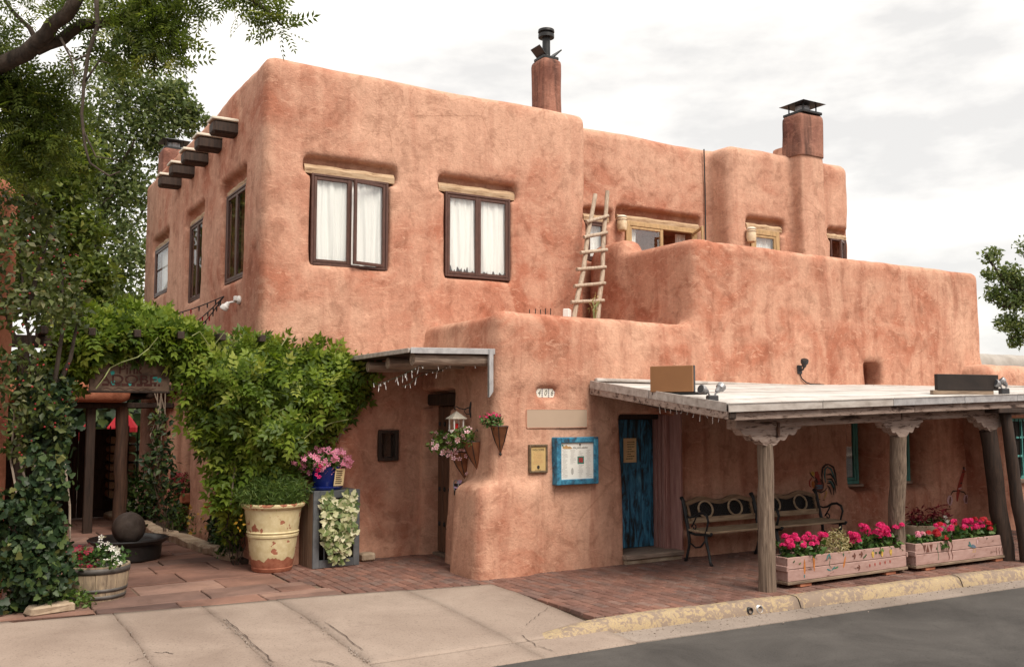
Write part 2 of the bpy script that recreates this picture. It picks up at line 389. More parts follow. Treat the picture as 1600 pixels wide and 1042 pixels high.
leaf_mat('leaf_tree', [(0, (0.05, 0.08, 0.014)), (0.55, (0.105, 0.15, 0.026)), (0.9, (0.18, 0.225, 0.045)), (1, (0.26, 0.28, 0.075))], 0.5)
leaf_mat('leaf_far', [(0, (0.06, 0.095, 0.03)), (0.6, (0.13, 0.175, 0.06)), (1, (0.25, 0.285, 0.13))], 0.45)
leaf_mat('leaf_shrub', [(0, (0.035, 0.055, 0.014)), (0.55, (0.085, 0.115, 0.026)), (0.88, (0.14, 0.17, 0.06)), (1, (0.34, 0.33, 0.20))], 0.3)
leaf_mat('leaf_variegated', [(0, (0.06, 0.10, 0.03)), (0.4, (0.20, 0.26, 0.09)), (0.7, (0.52, 0.52, 0.30)), (1, (0.68, 0.66, 0.46))], 0.2)
leaf_mat('leaf_fern', [(0, (0.045, 0.09, 0.018)), (0.6, (0.10, 0.175, 0.035)), (1, (0.20, 0.28, 0.075))], 0.4)
leaf_mat('leaf_geranium', [(0, (0.018, 0.05, 0.012)), (0.6, (0.05, 0.11, 0.022)), (1, (0.12, 0.19, 0.05))], 0.25)
leaf_mat('leaf_straw', [(0, (0.22, 0.18, 0.07)), (0.6, (0.42, 0.37, 0.19)), (1, (0.58, 0.53, 0.33))], 0.3)
leaf_mat('leaf_yellow', [(0, (0.40, 0.22, 0.02)), (1, (0.60, 0.40, 0.05))], 0.3)
leaf_mat('petal_magenta', [(0, (0.40, 0.004, 0.07)), (0.6, (0.70, 0.010, 0.15)), (1, (0.82, 0.06, 0.26))], 0.25, 0.6)
leaf_mat('petal_red', [(0, (0.28, 0.004, 0.012)), (1, (0.60, 0.02, 0.035))], 0.2, 0.6)
leaf_mat('petal_pink', [(0, (0.78, 0.60, 0.50)), (0.35, (0.74, 0.20, 0.38)), (1, (0.80, 0.36, 0.52))], 0.3, 0.6)
leaf_mat('petal_palepink', [(0, (0.50, 0.02, 0.10)), (0.4, (0.80, 0.50, 0.56)), (1, (0.83, 0.58, 0.64))], 0.3, 0.6)
leaf_mat('petal_white', [(0, (0.72, 0.70, 0.60)), (1, (0.86, 0.84, 0.84))], 0.3, 0.6)
leaf_mat('petal_crimson', [(0, (0.12, 0.004, 0.02)), (1, (0.36, 0.01, 0.05))], 0.2, 0.6)
leaf_mat('petal_burgundy', [(0, (0.07, 0.006, 0.012)), (1, (0.26, 0.02, 0.035))], 0.2, 0.6)
leaf_mat('berry', [(0, (0.10, 0.006, 0.008)), (1, (0.26, 0.02, 0.02))], 0, 0.3)
# window glass: clear with mirror-like reflection
m, t, b, o = nt_new('glass')
t.nodes.remove(b)
gl = N(t, 'ShaderNodeBsdfGlossy'); gl.inputs['Roughness'].default_value = 0.015
tr = N(t, 'ShaderNodeBsdfTransparent'); tr.inputs[0].default_value = (0.98, 0.99, 0.985, 1)
lw_ = N(t, 'ShaderNodeLayerWeight'); lw_.inputs['Blend'].default_value = 0.3
fr = N(t, 'ShaderNodeMapRange'); fr.inputs['To Min'].default_value = 0.06; fr.inputs['To Max'].default_value = 0.3
t.links.new(lw_.outputs['Facing'], fr.inputs[0])
ms = N(t, 'ShaderNodeMixShader')
t.links.new(fr.outputs[0], ms.inputs[0]); t.links.new(tr.outputs[0], ms.inputs[1]); t.links.new(gl.outputs[0], ms.inputs[2])
t.links.new(ms.outputs[0], o.inputs['Surface'])
M = MATS

# peeling cream paint over terracotta (the urn); the shape of the wear is its own
m, t, b, o = nt_new('urn_paint')
mp = coords(t, (1, 1, 1), False)
n1 = noise(t, mp, 8.5, 5, 0.5, 0.3); n2 = noise(t, mp, 14, 8, 0.6)
sp = N(t, 'ShaderNodeSeparateXYZ'); t.links.new(mp.outputs[0], sp.inputs[0])
low = N(t, 'ShaderNodeMapRange'); low.inputs['From Min'].default_value = 0.10; low.inputs['From Max'].default_value = 0.2; low.inputs['To Min'].default_value = -0.5; low.inputs['To Max'].default_value = 0.0
t.links.new(sp.outputs['Z'], low.inputs[0])
hi = N(t, 'ShaderNodeMapRange'); hi.inputs['From Min'].default_value = 0.80; hi.inputs['From Max'].default_value = 0.84; hi.inputs['To Min'].default_value = 0.0; hi.inputs['To Max'].default_value = -0.16
t.links.new(sp.outputs['Z'], hi.inputs[0])
a1 = N(t, 'ShaderNodeMath', operation='ADD'); a2 = N(t, 'ShaderNodeMath', operation='ADD')
t.links.new(n1.outputs[0], a1.inputs[0]); t.links.new(low.outputs[0], a1.inputs[1]); t.links.new(a1.outputs[0], a2.inputs[0]); t.links.new(hi.outputs[0], a2.inputs[1])
r1 = ramp(t, [(0.362, (0, 0, 0)), (0.378, (1, 1, 1))]); t.links.new(a2.outputs[0], r1.inputs[0])
rt = ramp(t, [(0.3, (0.24, 0.075, 0.042)), (0.7, (0.40, 0.16, 0.095))]); t.links.new(n2.outputs[0], rt.inputs[0])
rp = ramp(t, [(0.3, (0.50, 0.41, 0.22)), (0.7, (0.64, 0.56, 0.35))]); t.links.new(n2.outputs[0], rp.inputs[0])
c = mix(t, r1, rt, rp); t.links.new(c.outputs[0], b.inputs['Base Color'])
b.inputs['Roughness'].default_value = 0.6
bump(t, b, r1, 0.35, 0.008)

# ------------------------------------------------------------------ object helpers
def wmat(o):
    m = o.matrix_basis.copy()
    while o.parent is not None:
        o = o.parent
        m = o.matrix_basis @ m
    return m
def put(name, v, f, mat, parent=None, smooth=False, tint=None, world=False, loc=None, rot=None, kind=None, label=None):
    """one mesh object; v in the parent's own coordinates unless world=True"""
    v = np.asarray(v, dtype=np.float64).reshape(-1, 3)
    if world and parent is not None:
        mi = np.array(wmat(parent).inverted())
        v = v @ mi[:3, :3].T + mi[:3, 3]
    me = bpy.data.meshes.new(name)
    if isinstance(f, np.ndarray):
        nf, k = f.shape
        me.vertices.add(len(v)); me.vertices.foreach_set('co', v.astype(np.float32).ravel())
        me.loops.add(nf * k); me.loops.foreach_set('vertex_index', f.astype(np.int32).ravel())
        me.polygons.add(nf); me.polygons.foreach_set('loop_start', np.arange(0, nf * k, k, dtype=np.int32))
        me.update(calc_edges=True)
    else:
        me.from_pydata([tuple(p) for p in v], [], [tuple(q) for q in f])
        me.update()
    if tint is not None:
        a = me.attributes.new('tint', 'FLOAT', 'POINT')
        a.data.foreach_set('value', np.asarray(tint, dtype=np.float32))
    mm = mat if isinstance(mat, (list, tuple)) else [mat]
    for q in mm: me.materials.append(M[q])
    if smooth: me.polygons.foreach_set('use_smooth', np.ones(len(me.polygons), dtype=bool))
    return link(name, me, parent, loc, rot, kind, label)
def link(name, me, parent=None, loc=None, rot=None, kind=None, label=None):
    o = bpy.data.objects.new(name, me)
    COL.objects.link(o)
    if parent is not None: o.parent = parent
    if loc is not None: o.location = loc
    if rot is not None: o.rotation_euler = rot
    if kind: o['kind'] = kind
    if label: o['label'] = label
    return o
def tag(o, label, cat, group=None):
    o['label'] = label; o['category'] = cat
    if group: o['group'] = group
    return o
def thing(name, label, cat, loc=(0, 0, 0), rz=0, group=None):
    o = bpy.data.objects.new(name, None)
    COL.objects.link(o)
    o.location = loc
    o.rotation_euler = (0, 0, rz)
    o.empty_display_size = 0.1
    return tag(o, label, cat, group)
def dup(root, loc, rz=0, label=None):
    def cp(o, par):
        c = o.copy(); COL.objects.link(c); c.parent = par
        for ch in list(o.children): cp(ch, c)
        return c
    r = cp(root, None)
    r.location = loc; r.rotation_euler = (0, 0, rz)
    if label: r['label'] = label
    return r

def rotm(rx=0, ry=0, rz=0):
    return np.array(Matrix.Rotation(rz, 3, 'Z') @ Matrix.Rotation(ry, 3, 'Y') @ Matrix.Rotation(rx, 3, 'X'))
CH_F = None
class MB:
    """collects shapes; build() links them as ONE mesh object"""
    def __init__(s): s.v = []; s.f = []; s.t = []
    def add(s, v, f, tint=0.0):
        n = len(s.v)
        s.v += [tuple(p) for p in v]; s.f += [tuple(i + n for i in q) for q in f]
        s.t += list(tint) if hasattr(tint, '__len__') else [tint] * len(v)
        return s
    def box(s, c, d, ch=0.006, rot=None, tint=0.0):
        hx, hy, hz = d[0] / 2, d[1] / 2, d[2] / 2
        ch = min(ch, hx * 0.45, hy * 0.45, hz * 0.45)
        if ch <= 0:
            v = np.array([(x, y, z) for x in (-hx, hx) for y in (-hy, hy) for z in (-hz, hz)])
            f = [(0, 1, 3, 2), (4, 6, 7, 5), (0, 4, 5, 1), (2, 3, 7, 6), (0, 2, 6, 4), (1, 5, 7, 3)]
        else:
            v = []; idx = {}
            h = (hx, hy, hz)
            for sx in (-1, 1):
                for sy in (-1, 1):
                    for sz in (-1, 1):
                        for ax in range(3):
                            q = [sx * (hx - ch), sy * (hy - ch), sz * (hz - ch)]
                            q[ax] = (sx, sy, sz)[ax] * h[ax]
                            idx[(sx, sy, sz, ax)] = len(v); v.append(q)
            v = np.array(v); f = []
            def fc(ids):
                p = v[list(ids)]; nrm = np.cross(p[1] - p[0], p[2] - p[0])
                f.append(tuple(ids) if nrm @ p.mean(0) > 0 else tuple(reversed(ids)))
            for ax in range(3):
                a, b2 = [(1, 2), (0, 2), (0, 1)][ax]
                for sg in (-1, 1):
                    ids = []
                    for (p, q) in ((-1, -1), (1, -1), (1, 1), (-1, 1)):
                        k = [0, 0, 0]; k[ax] = sg; k[a] = p; k[b2] = q
                        ids.append(idx[(*k, ax)])
                    fc(ids)
                for p in (-1, 1):
                    for q in (-1, 1):
                        k0 = [0, 0, 0]; k1 = [0, 0, 0]
                        k0[ax] = -1; k1[ax] = 1; k0[a] = k1[a] = p; k0[b2] = k1[b2] = q
                        fc([idx[(*k0, a)], idx[(*k1, a)], idx[(*k1, b2)], idx[(*k0, b2)]])
            for sx in (-1, 1):
                for sy in (-1, 1):
                    for sz in (-1, 1): fc([idx[(sx, sy, sz, k)] for k in range(3)])
        if rot is not None: v = v @ np.asarray(rot).T
        return s.add(v + np.array(c), f, tint)
    def bb(s, x0, x1, y0, y1, z0, z1, ch=0.006, tint=0.0):
        return s.box(((x0 + x1) / 2, (y0 + y1) / 2, (z0 + z1) / 2), (abs(x1 - x0), abs(y1 - y0), abs(z1 - z0)), ch, None, tint)
    def beam(s, p, q, w, h, ch=0.006, up=(0, 0, 1)):
        p = np.array(p, float); q = np.array(q, float); d = q - p; L = np.linalg.norm(d); d /= L
        u = np.array(up, float); sd_ = np.cross(u, d); sd_ /= np.linalg.norm(sd_); u = np.cross(d, sd_)
        return s.box((p + q) / 2, (L, w, h), ch, np.stack([d, sd_, u], 1))
    def tube(s, pts, r, n=8, cap=True, closed=False, tint=0.0):
        pts = np.array(pts, float); k = len(pts)
        rr = np.full(k, r) if np.isscalar(r) else np.array(r, float)
        v = []; prev = None
        for i in range(k):
            if closed: d = pts[(i + 1) % k] - pts[i - 1]
            else: d = pts[min(i + 1, k - 1)] - pts[max(i - 1, 0)]
            d = d / (np.linalg.norm(d) + 1e-9)
            if prev is None:
                a = np.array([0, 0, 1.0]) if abs(d[2]) < 0.9 else np.array([1.0, 0, 0])
                u = np.cross(d, a)
            else: u = prev - d * (prev @ d)
            u /= np.linalg.norm(u) + 1e-9; prev = u
            w = np.cross(d, u)
            for j in range(n):
                an = 2 * PI * j / n
                v.append(pts[i] + rr[i] * (u * math.cos(an) + w * math.sin(an)))
        f = []
        for i in range(k if closed else k - 1):
            i2 = (i + 1) % k
            for j in range(n):
                f.append((i * n + j, i * n + (j + 1) % n, i2 * n + (j + 1) % n, i2 * n + j))
        if cap and not closed:
            f.append(tuple(reversed(range(n)))); f.append(tuple(range((k - 1) * n, k * n)))
        return s.add(v, f, tint)
    def lathe(s, prof, n=32, c=(0, 0, 0), wob=0.0, squash=(1, 1)):
        v = []; f = []
        for (r, z) in prof:
            for j in range(n):
                a = 2 * PI * j / n
                q = r * (1 + wob * math.sin(3 * a + z * 5))
                v.append((c[0] + q * math.cos(a) * squash[0], c[1] + q * math.sin(a) * squash[1], c[2] + z))
        for i in range(len(prof) - 1):
            for j in range(n):
                f.append((i * n + j, i * n + (j + 1) % n, (i + 1) * n + (j + 1) % n, (i + 1) * n + j))
        if prof[0][0] > 1e-4: f.append(tuple(reversed(range(n))))
        if prof[-1][0] > 1e-4: f.append(tuple(range((len(prof) - 1) * n, len(prof) * n)))
        return s.add(v, f)
    def prism(s, poly, y0, y1):
        """polygon in (x, z), extruded along y"""
        n = len(poly)
        a = sum(poly[i][0] * poly[(i + 1) % n][1] - poly[(i + 1) % n][0] * poly[i][1] for i in range(n))
        if a < 0: poly = poly[::-1]
        v = [(x, y0, z) for x, z in poly] + [(x, y1, z) for x, z in poly]
        f = [tuple(range(n)), tuple(reversed(range(n, 2 * n)))] + [(i, i + n, (i + 1) % n + n, (i + 1) % n) for i in range(n)]
        return s.add(v, f)
    def slab(s, poly, z0, z1, ch=0.0):
        """polygon in (x, y), extruded along z"""
        n = len(poly)
        a = sum(poly[i][0] * poly[(i + 1) % n][1] - poly[(i + 1) % n][0] * poly[i][1] for i in range(n))
        if a < 0: poly = poly[::-1]
        cx = sum(p[0] for p in poly) / n; cy = sum(p[1] for p in poly) / n
        ins = []
        for x, y in poly:
            l = math.hypot(x - cx, y - cy) + 1e-9
            ins.append((x - (x - cx) / l * ch, y - (y - cy) / l * ch))
        v = [(x, y, z0) for x, y in poly] + [(x, y, z1 - ch) for x, y in poly] + [(x, y, z1) for x, y in ins]
        f = [tuple(reversed(range(n)))] + [(i, (i + 1) % n, (i + 1) % n + n, i + n) for i in range(n)]
        f += [(i + n, (i + 1) % n + n, (i + 1) % n + 2 * n, i + 2 * n) for i in range(n)] + [tuple(range(2 * n, 3 * n))]
        return s.add(v, f)
    def build(s, name, mat, parent=None, smooth=False, **kw):
        return put(name, s.v, s.f, mat, parent, smooth, tint=s.t if any(s.t) else None, **kw)

def autosmooth(o, ang=40):
    me = o.data
    me.polygons.foreach_set('use_smooth', np.ones(len(me.polygons), dtype=bool))
    me.set_sharp_from_angle(angle=R(ang))
    return o

# ------------------------------------------------------------------ noise and the signed-distance mesher for hand-plastered adobe
_H = np.random.default_rng(5).random(4096).astype(np.float32) * 2 - 1
def vnoise(p, scale, seed=0):
    q = p / scale + seed * 17.31
    i = np.floor(q).astype(np.int64); fz = q - i
    u = fz * fz * (3 - 2 * fz)
    def h(dx, dy, dz):
        k = (i[:, 0] + dx) * 73856093 ^ (i[:, 1] + dy) * 19349663 ^ (i[:, 2] + dz) * 83492791
        return _H[k & 4095]
    r = 0
    for dx in (0, 1):
        for dy in (0, 1):
            for dz in (0, 1):
                w = (u[:, 0] if dx else 1 - u[:, 0]) * (u[:, 1] if dy else 1 - u[:, 1]) * (u[:, 2] if dz else 1 - u[:, 2])
                r = r + w * h(dx, dy, dz)
    return r
def sd_box(P, x0, x1, y0, y1, z0, z1, r=0.05):
    X, Y, Z = P
    qx = np.abs(X - (x0 + x1) / 2) - ((x1 - x0) / 2 - r)
    qy = np.abs(Y - (y0 + y1) / 2) - ((y1 - y0) / 2 - r)
    qz = np.abs(Z - (z0 + z1) / 2) - ((z1 - z0) / 2 - r)
    return np.sqrt(np.maximum(qx, 0) ** 2 + np.maximum(qy, 0) ** 2 + np.maximum(qz, 0) ** 2) + np.minimum(np.maximum(qx, np.maximum(qy, qz)), 0) - r
def smin(a, b, k):
    h = np.clip(0.5 + 0.5 * (b - a) / k, 0, 1)
    return b * (1 - h) + a * h - k * h * (1 - h)
def scut(a, b, k=0.05):
    return -smin(-a, b, k)
def surface_nets(D, org, h):
    s = D < 0
    c = np.zeros(tuple(n - 1 for n in D.shape), np.int8)
    for dx in (0, 1):
        for dy in (0, 1):
            for dz in (0, 1):
                c += s[dx:dx + c.shape[0], dy:dy + c.shape[1], dz:dz + c.shape[2]]
    cells = (c > 0) & (c < 8)
    idx = np.full(c.shape, -1, np.int64)
    ijk = np.argwhere(cells)
    idx[cells] = np.arange(len(ijk))
    acc = np.zeros((len(ijk), 3)); cnt = np.zeros(len(ijk))
    cor = [(x, y, z) for x in (0, 1) for y in (0, 1) for z in (0, 1)]
    val = {k: D[ijk[:, 0] + k[0], ijk[:, 1] + k[1], ijk[:, 2] + k[2]] for k in cor}
    for a in cor:
        for ax in range(3):
            if a[ax]: continue
            b = list(a); b[ax] = 1; b = tuple(b)
            va, vb = val[a], val[b]
            m = (va < 0) != (vb < 0)
            t = np.where(m, va / np.where(m, va - vb, 1), 0)
            p = np.tile(np.array(a, float), (len(ijk), 1)); p[:, ax] += t
            acc[m] += p[m]; cnt[m] += 1
    v = (ijk + acc / cnt[:, None]) * h + np.array(org)
    F = []
    for ax in range(3):
        a, b = [(1, 2), (2, 0), (0, 1)][ax]
        sl0 = [slice(None)] * 3; sl1 = [slice(None)] * 3
        sl0[ax] = slice(0, -1); sl1[ax] = slice(1, None)
        s0, s1 = s[tuple(sl0)], s[tuple(sl1)]
        e = np.argwhere(s0 != s1)
        e = e[(e[:, a] > 0) & (e[:, b] > 0) & (e[:, a] < D.shape[a] - 1) & (e[:, b] < D.shape[b] - 1)]
        inside = s[e[:, 0], e[:, 1], e[:, 2]]
        def cell(da, db):
            q = e.copy(); q[:, a] -= da; q[:, b] -= db
            return idx[q[:, 0], q[:, 1], q[:, 2]]
        q = np.stack([cell(1, 1), cell(0, 1), cell(0, 0), cell(1, 0)], 1)
        q[~inside] = q[~inside][:, ::-1]
        F.append(q)
    return v, np.concatenate(F)
WALLS = {}
def adobe(name, bounds, h, fn, mat, parent, amp=1.0, key=None, seed=0, label=None):
    (x0, x1), (y0, y1), (z0, z1) = bounds
    ax = [np.arange(a, b + h, h, dtype=np.float32) for a, b in ((x0, x1), (y0, y1), (z0, z1))]
    P = np.meshgrid(*ax, indexing='ij')
    D = fn(P)
    v, f = surface_nets(D, (x0, y0, z0), h)
    # vertex normals, then uneven plaster along them
    n = np.zeros_like(v)
    fnrm = np.cross(v[f[:, 2]] - v[f[:, 0]], v[f[:, 3]] - v[f[:, 1]])
    for k in range(4): np.add.at(n, f[:, k], fnrm)
    n /= np.linalg.norm(n, axis=1)[:, None] + 1e-9
    d = 0.020 * vnoise(v, 1.3, seed + 1) + 0.010 * vnoise(v, 0.45, seed + 2) + 0.0045 * vnoise(v, 0.17, seed + 3)
    v = v + n * (d * amp)[:, None]
    o = put(name, v, f, mat, parent, True, world=True, label=label)
    if key: WALLS[key] = BVHTree.FromPolygons([tuple(p) for p in v], [tuple(q) for q in f])
    return o
def wall_y(key, x, z, y0=0.0, default=None):
    hit = WALLS[key].ray_cast(Vector((x, y0, z)), Vector((0, 1, 0)))
    return hit[0].y if hit[0] is not None else default
def wall_x(key, y, z, x0=-5.0, default=None):
    hit = WALLS[key].ray_cast(Vector((x0, y, z)), Vector((1, 0, 0)))
    return hit[0].x if hit[0] is not None else default

# ------------------------------------------------------------------ foliage helpers
def rot_frames(nrm, spin):
    nrm = nrm / (np.linalg.norm(nrm, axis=1)[:, None] + 1e-9)
    a = np.where(np.abs(nrm[:, 2:3]) < 0.95, np.array([[0, 0, 1.0]]), np.array([[1.0, 0, 0]]))
    u = np.cross(a, nrm); u /= np.linalg.norm(u, axis=1)[:, None] + 1e-9
    w = np.cross(nrm, u)
    c, s = np.cos(spin)[:, None], np.sin(spin)[:, None]
    return np.stack([u * c + w * s, -u * s + w * c, nrm], 2)      # columns x, y, z
def scatter(tv, tf, pos, frames, size, tint, ttint=None):
    tv = np.asarray(tv); k = len(tv); n = len(pos)
    size = np.broadcast_to(np.asarray(size, float), (n,))
    v = np.einsum('nij,kj->nki', frames, tv) * size[:, None, None] + pos[:, None, :]
    f = (np.asarray(tf)[None] + (np.arange(n) * k)[:, None, None]).reshape(-1, 3)
    t = np.repeat(tint, k) if ttint is None else np.tile(ttint, n)
    return v.reshape(-1, 3), f, t
def leaflet(l, w, ox=0, oy=0, an=0, z=0.0, droop=0.1):
    """one pointed leaf along +y as 4 triangles folded on its midrib"""
    c, s = math.cos(an), math.sin(an)
    p = [(0, 0, 0), (-w / 2, l * 0.42, w * 0.16), (w / 2, l * 0.42, w * 0.16), (0, l * 0.5, -w * 0.05), (0, l, -l * droop)]
    v = [(ox + x * c - y * s, oy + x * s + y * c, z + q) for x, y, q in p]
    return v, [(0, 3, 1), (0, 2, 3), (1, 3, 4), (3, 2, 4)]
def compound(pairs, ll, lw, length, droop=0.25, spread=0.95):
    V = []; F = []
    def ad(vf):
        n = len(V); V.extend(vf[0]); F.extend([tuple(i + n for i in q) for q in vf[1]])
    for i in range(pairs):
        y = length * (0.22 + 0.68 * i / max(1, pairs - 1)); z = -droop * (y / length) ** 2 * length * 0.5
        k = 1 - 0.25 * abs(i / max(1, pairs - 1) - 0.45)
        for sg in (-1, 1): ad(leaflet(ll * k, lw * k, 0, y, sg * spread, z))
    ad(leaflet(ll, lw, 0, length * 0.92, 0, -droop * length * 0.45))
    return np.array(V), np.array(F)
SIMPLE = tuple(map(np.array, leaflet(1.0, 0.55)))
NARROW = tuple(map(np.array, leaflet(1.0, 0.22)))
SPIKE = tuple(map(np.array, leaflet(1.0, 0.10)))
VINE_LEAF = compound(3, 0.50, 0.25, 0.95, 0.3)
TREE_LEAF = compound(5, 0.30, 0.105, 1.0, 0.35, 1.05)
def ivy_leaf():
    out = [(0, -0.02), (0.28, -0.08), (0.42, 0.2), (0.26, 0.42), (0.3, 0.62), (0.0, 1.0), (-0.3, 0.62), (-0.26, 0.42), (-0.42, 0.2), (-0.28, -0.08)]
    v = [(0, 0.32, -0.05)] + [(x, y, 0.05 * abs(x) * 2) for x, y in out]
    return np.array(v), np.array([(0, i, i % 10 + 1) for i in range(1, 11)])
IVY = ivy_leaf()
def flower(n=5, r=1.0, cup=0.25):
    v = [(0, 0, -0.05)]; t = [0.0]
    for i in range(n):
        a = 2 * PI * i / n
        for da, rr, tt in ((-0.42, 0.82, 0.9), (0.0, 1.0, 1.0), (0.42, 0.82, 0.9)):
            v.append((rr * r * math.cos(a + da), rr * r * math.sin(a + da), cup * rr * rr)); t.append(tt)
    f = []
    for i in range(n):
        b = 1 + i * 3
        f += [(0, b, b + 1), (0, b + 1, b + 2)]
    return np.array(v), np.array(f), np.array(t)
FLOWER = flower()
def rand_dirs(n):
    d = rng.normal(size=(n, 3))
    return d / np.linalg.norm(d, axis=1)[:, None]
def leaves(name, mat, parent, pos, size, tmpl, up=0.5, out=None, jit=0.8, world=True, tpow=1.0, kind=None, tint=None):
    n = len(pos)
    nrm = rand_dirs(n) * jit + np.array([0, -0.12, up])
    if out is not None: nrm = nrm + out
    fr_ = rot_frames(nrm, rng.random(n) * 2 * PI)
    if tint is None: tint = np.clip(rng.random(n) ** tpow, 0, 1)
    v, f, t = scatter(tmpl[0], tmpl[1], pos, fr_, np.asarray(size) * (0.7 + 0.6 * rng.random(n)), tint)
    return put(name, v, f, mat, parent, False, tint=t, world=world, kind=kind)
def in_poly(p, poly):
    x, y = p[:, 0], p[:, 1]; c = np.zeros(len(p), bool); n = len(poly)
    for i in range(n):
        x1, y1 = poly[i]; x2, y2 = poly[(i + 1) % n]
        m = ((y1 > y) != (y2 > y)) & (x < (x2 - x1) * (y - y1) / (y2 - y1 + 1e-12) + x1)
        c ^= m
    return c
def edge_dist(p, poly):
    d = np.full(len(p), 1e9); n = len(poly)
    for i in range(n):
        a = np.array(poly[i]); b = np.array(poly[(i + 1) % n]); ab = b - a
        t = np.clip(((p - a) @ ab) / (ab @ ab + 1e-12), 0, 1)
        d = np.minimum(d, np.linalg.norm(p - a - t[:, None] * ab, axis=1))
    return d
def mass(poly_px, y0, thick, n, bulge=1.2, lump=0.35):
    """points through a bulging leafy mass whose outline, on the plane y = y0, is given by photo pixels"""
    poly = [tuple(at(px, py, y=y0)[[0, 2]]) for px, py in poly_px]
    a = np.array(poly); lo, hi = a.min(0), a.max(0)
    out = np.zeros((0, 2))
    while len(out) < n:
        q = lo + rng.random((n * 2, 2)) * (hi - lo)
        out = np.concatenate([out, q[in_poly(q, poly)]])
    q = out[:n]
    d = np.minimum(edge_dist(q, poly) * bulge, thick)
    p3 = np.stack([q[:, 0], np.full(n, y0), q[:, 1]], 1)
    d = d * (1 + 0.75 * vnoise(p3, lump, 3)) + 0.03
    s = rng.random(n)
    y = y0 - d * (1 - s ** 2.2 * 1.6)
    q = q + rng.normal(size=q.shape) * 0.025
    return np.stack([q[:, 0], y, q[:, 1]], 1)
def blob(c, r, n, squash=(1, 1, 1), shell=0.55):
    d = rand_dirs(n)
    rr = (shell + (1 - shell) * rng.random(n)) ** 0.6
    rr = rr * (1 + 0.35 * vnoise(d * 3.0 + np.array(c), 1.0, 9))
    return np.array(c) + d * (rr * r)[:, None] * np.array(squash)
def stem_path(a, b, n=7, wob=0.05):
    a = np.array(a, float); b = np.array(b, float); L = np.linalg.norm(b - a)
    return [a + (b - a) * i / (n - 1) + (rng.normal(size=3) * wob * L if 0 < i < n - 1 else 0) for i in range(n)]
def lettering(txt, size, name, mat, parent, loc, rot=(PI / 2, 0, 0), depth=0.002, align='CENTER', sx=1.0, shear=0.0):
    cu = bpy.data.curves.new(name, 'FONT')
    cu.body = txt; cu.size = size; cu.extrude = depth; cu.align_x = align; cu.align_y = 'CENTER'; cu.shear = shear
    tmp = bpy.data.objects.new('tmp', cu)
    COL.objects.link(tmp)
    dg = bpy.context.evaluated_depsgraph_get()
    me = bpy.data.meshes.new_from_object(tmp.evaluated_get(dg))
    bpy.data.objects.remove(tmp)
    me.materials.clear(); me.materials.append(M[mat])
    o = link(name, me, parent, loc, rot)
    o.scale = (sx, 1, 1)
    return o

# ================================================================== THE SETTING
def structure(o):
    o['kind'] = 'structure'
    return o
structure(MB().add([(-300, -300, -0.22), (300, -300, -0.22), (300, 300, -0.22), (-300, 300, -0.22)], [(0, 1, 2, 3)]).build('ground', 'dirt'))
# street surface: gentle crown, finely gridded
def kerb_y(x):                       # back edge of the kerb top
    return 7.65 - 0.053 * (x - 5.62)
xs = np.concatenate([np.linspace(-80, 2, 20), np.linspace(2.2, 14, 40), np.linspace(15, 90, 20)])
V = []; F = []
ys = np.linspace(0, 1, 16)
for x in xs:
    yb = 7.12 - 0.035 * (x - 5)
    for s_ in ys:
        y = -8 + (yb + 8) * s_
        V.append((x, y, -0.128 + 0.03 * math.sin(PI * s_) - (0.004 if s_ < 1 else 0)))
for i in range(len(xs) - 1):
    for j in range(15):
        a = i * 16 + j
        F.append((a, a + 16, a + 17, a + 1))
structure(put('road', V, F, 'asphalt', smooth=True))
# loose grit gathered along the gutter
gp_ = []
for k in range(420):
    x = random.uniform(4.6, 15); gp_.append((x, kerb_y(x) - 0.18 - abs(random.gauss(0, 0.16)), -0.114))
for (jx_, ya_, yb_2, n_) in ((2.385, 7.2, 9.4, 130), (3.13, 7.55, 9.2, 90), (1.55, 8.0, 10.0, 20)):
    for k in range(n_):
        y = ya_ + (yb_2 - ya_) * random.random() ** 1.3; gp_.append((jx_ + random.gauss(0, 0.022), y, -0.118 * min(1, max(0, (9.2 - y) / 2.15)) ** 1.2 + 0.006))
gp_ = np.array(gp_)
GRIT = gp_
structure(MB().bb(-60, 60, -14, -8.0, -0.21, -0.02, 0.02).build('pavement', 'concrete'))
# bed under the paving (sand and earth between the pieces)
structure(MB().slab([(-40, 10.0), (3.1, 9.95), (5.56, 9.7), (5.56, 7.66), (7.9, 7.54), (60, 4.78), (60, 60), (-40, 60)], -0.2, -0.022).build('paving_bed', 'dirt'))

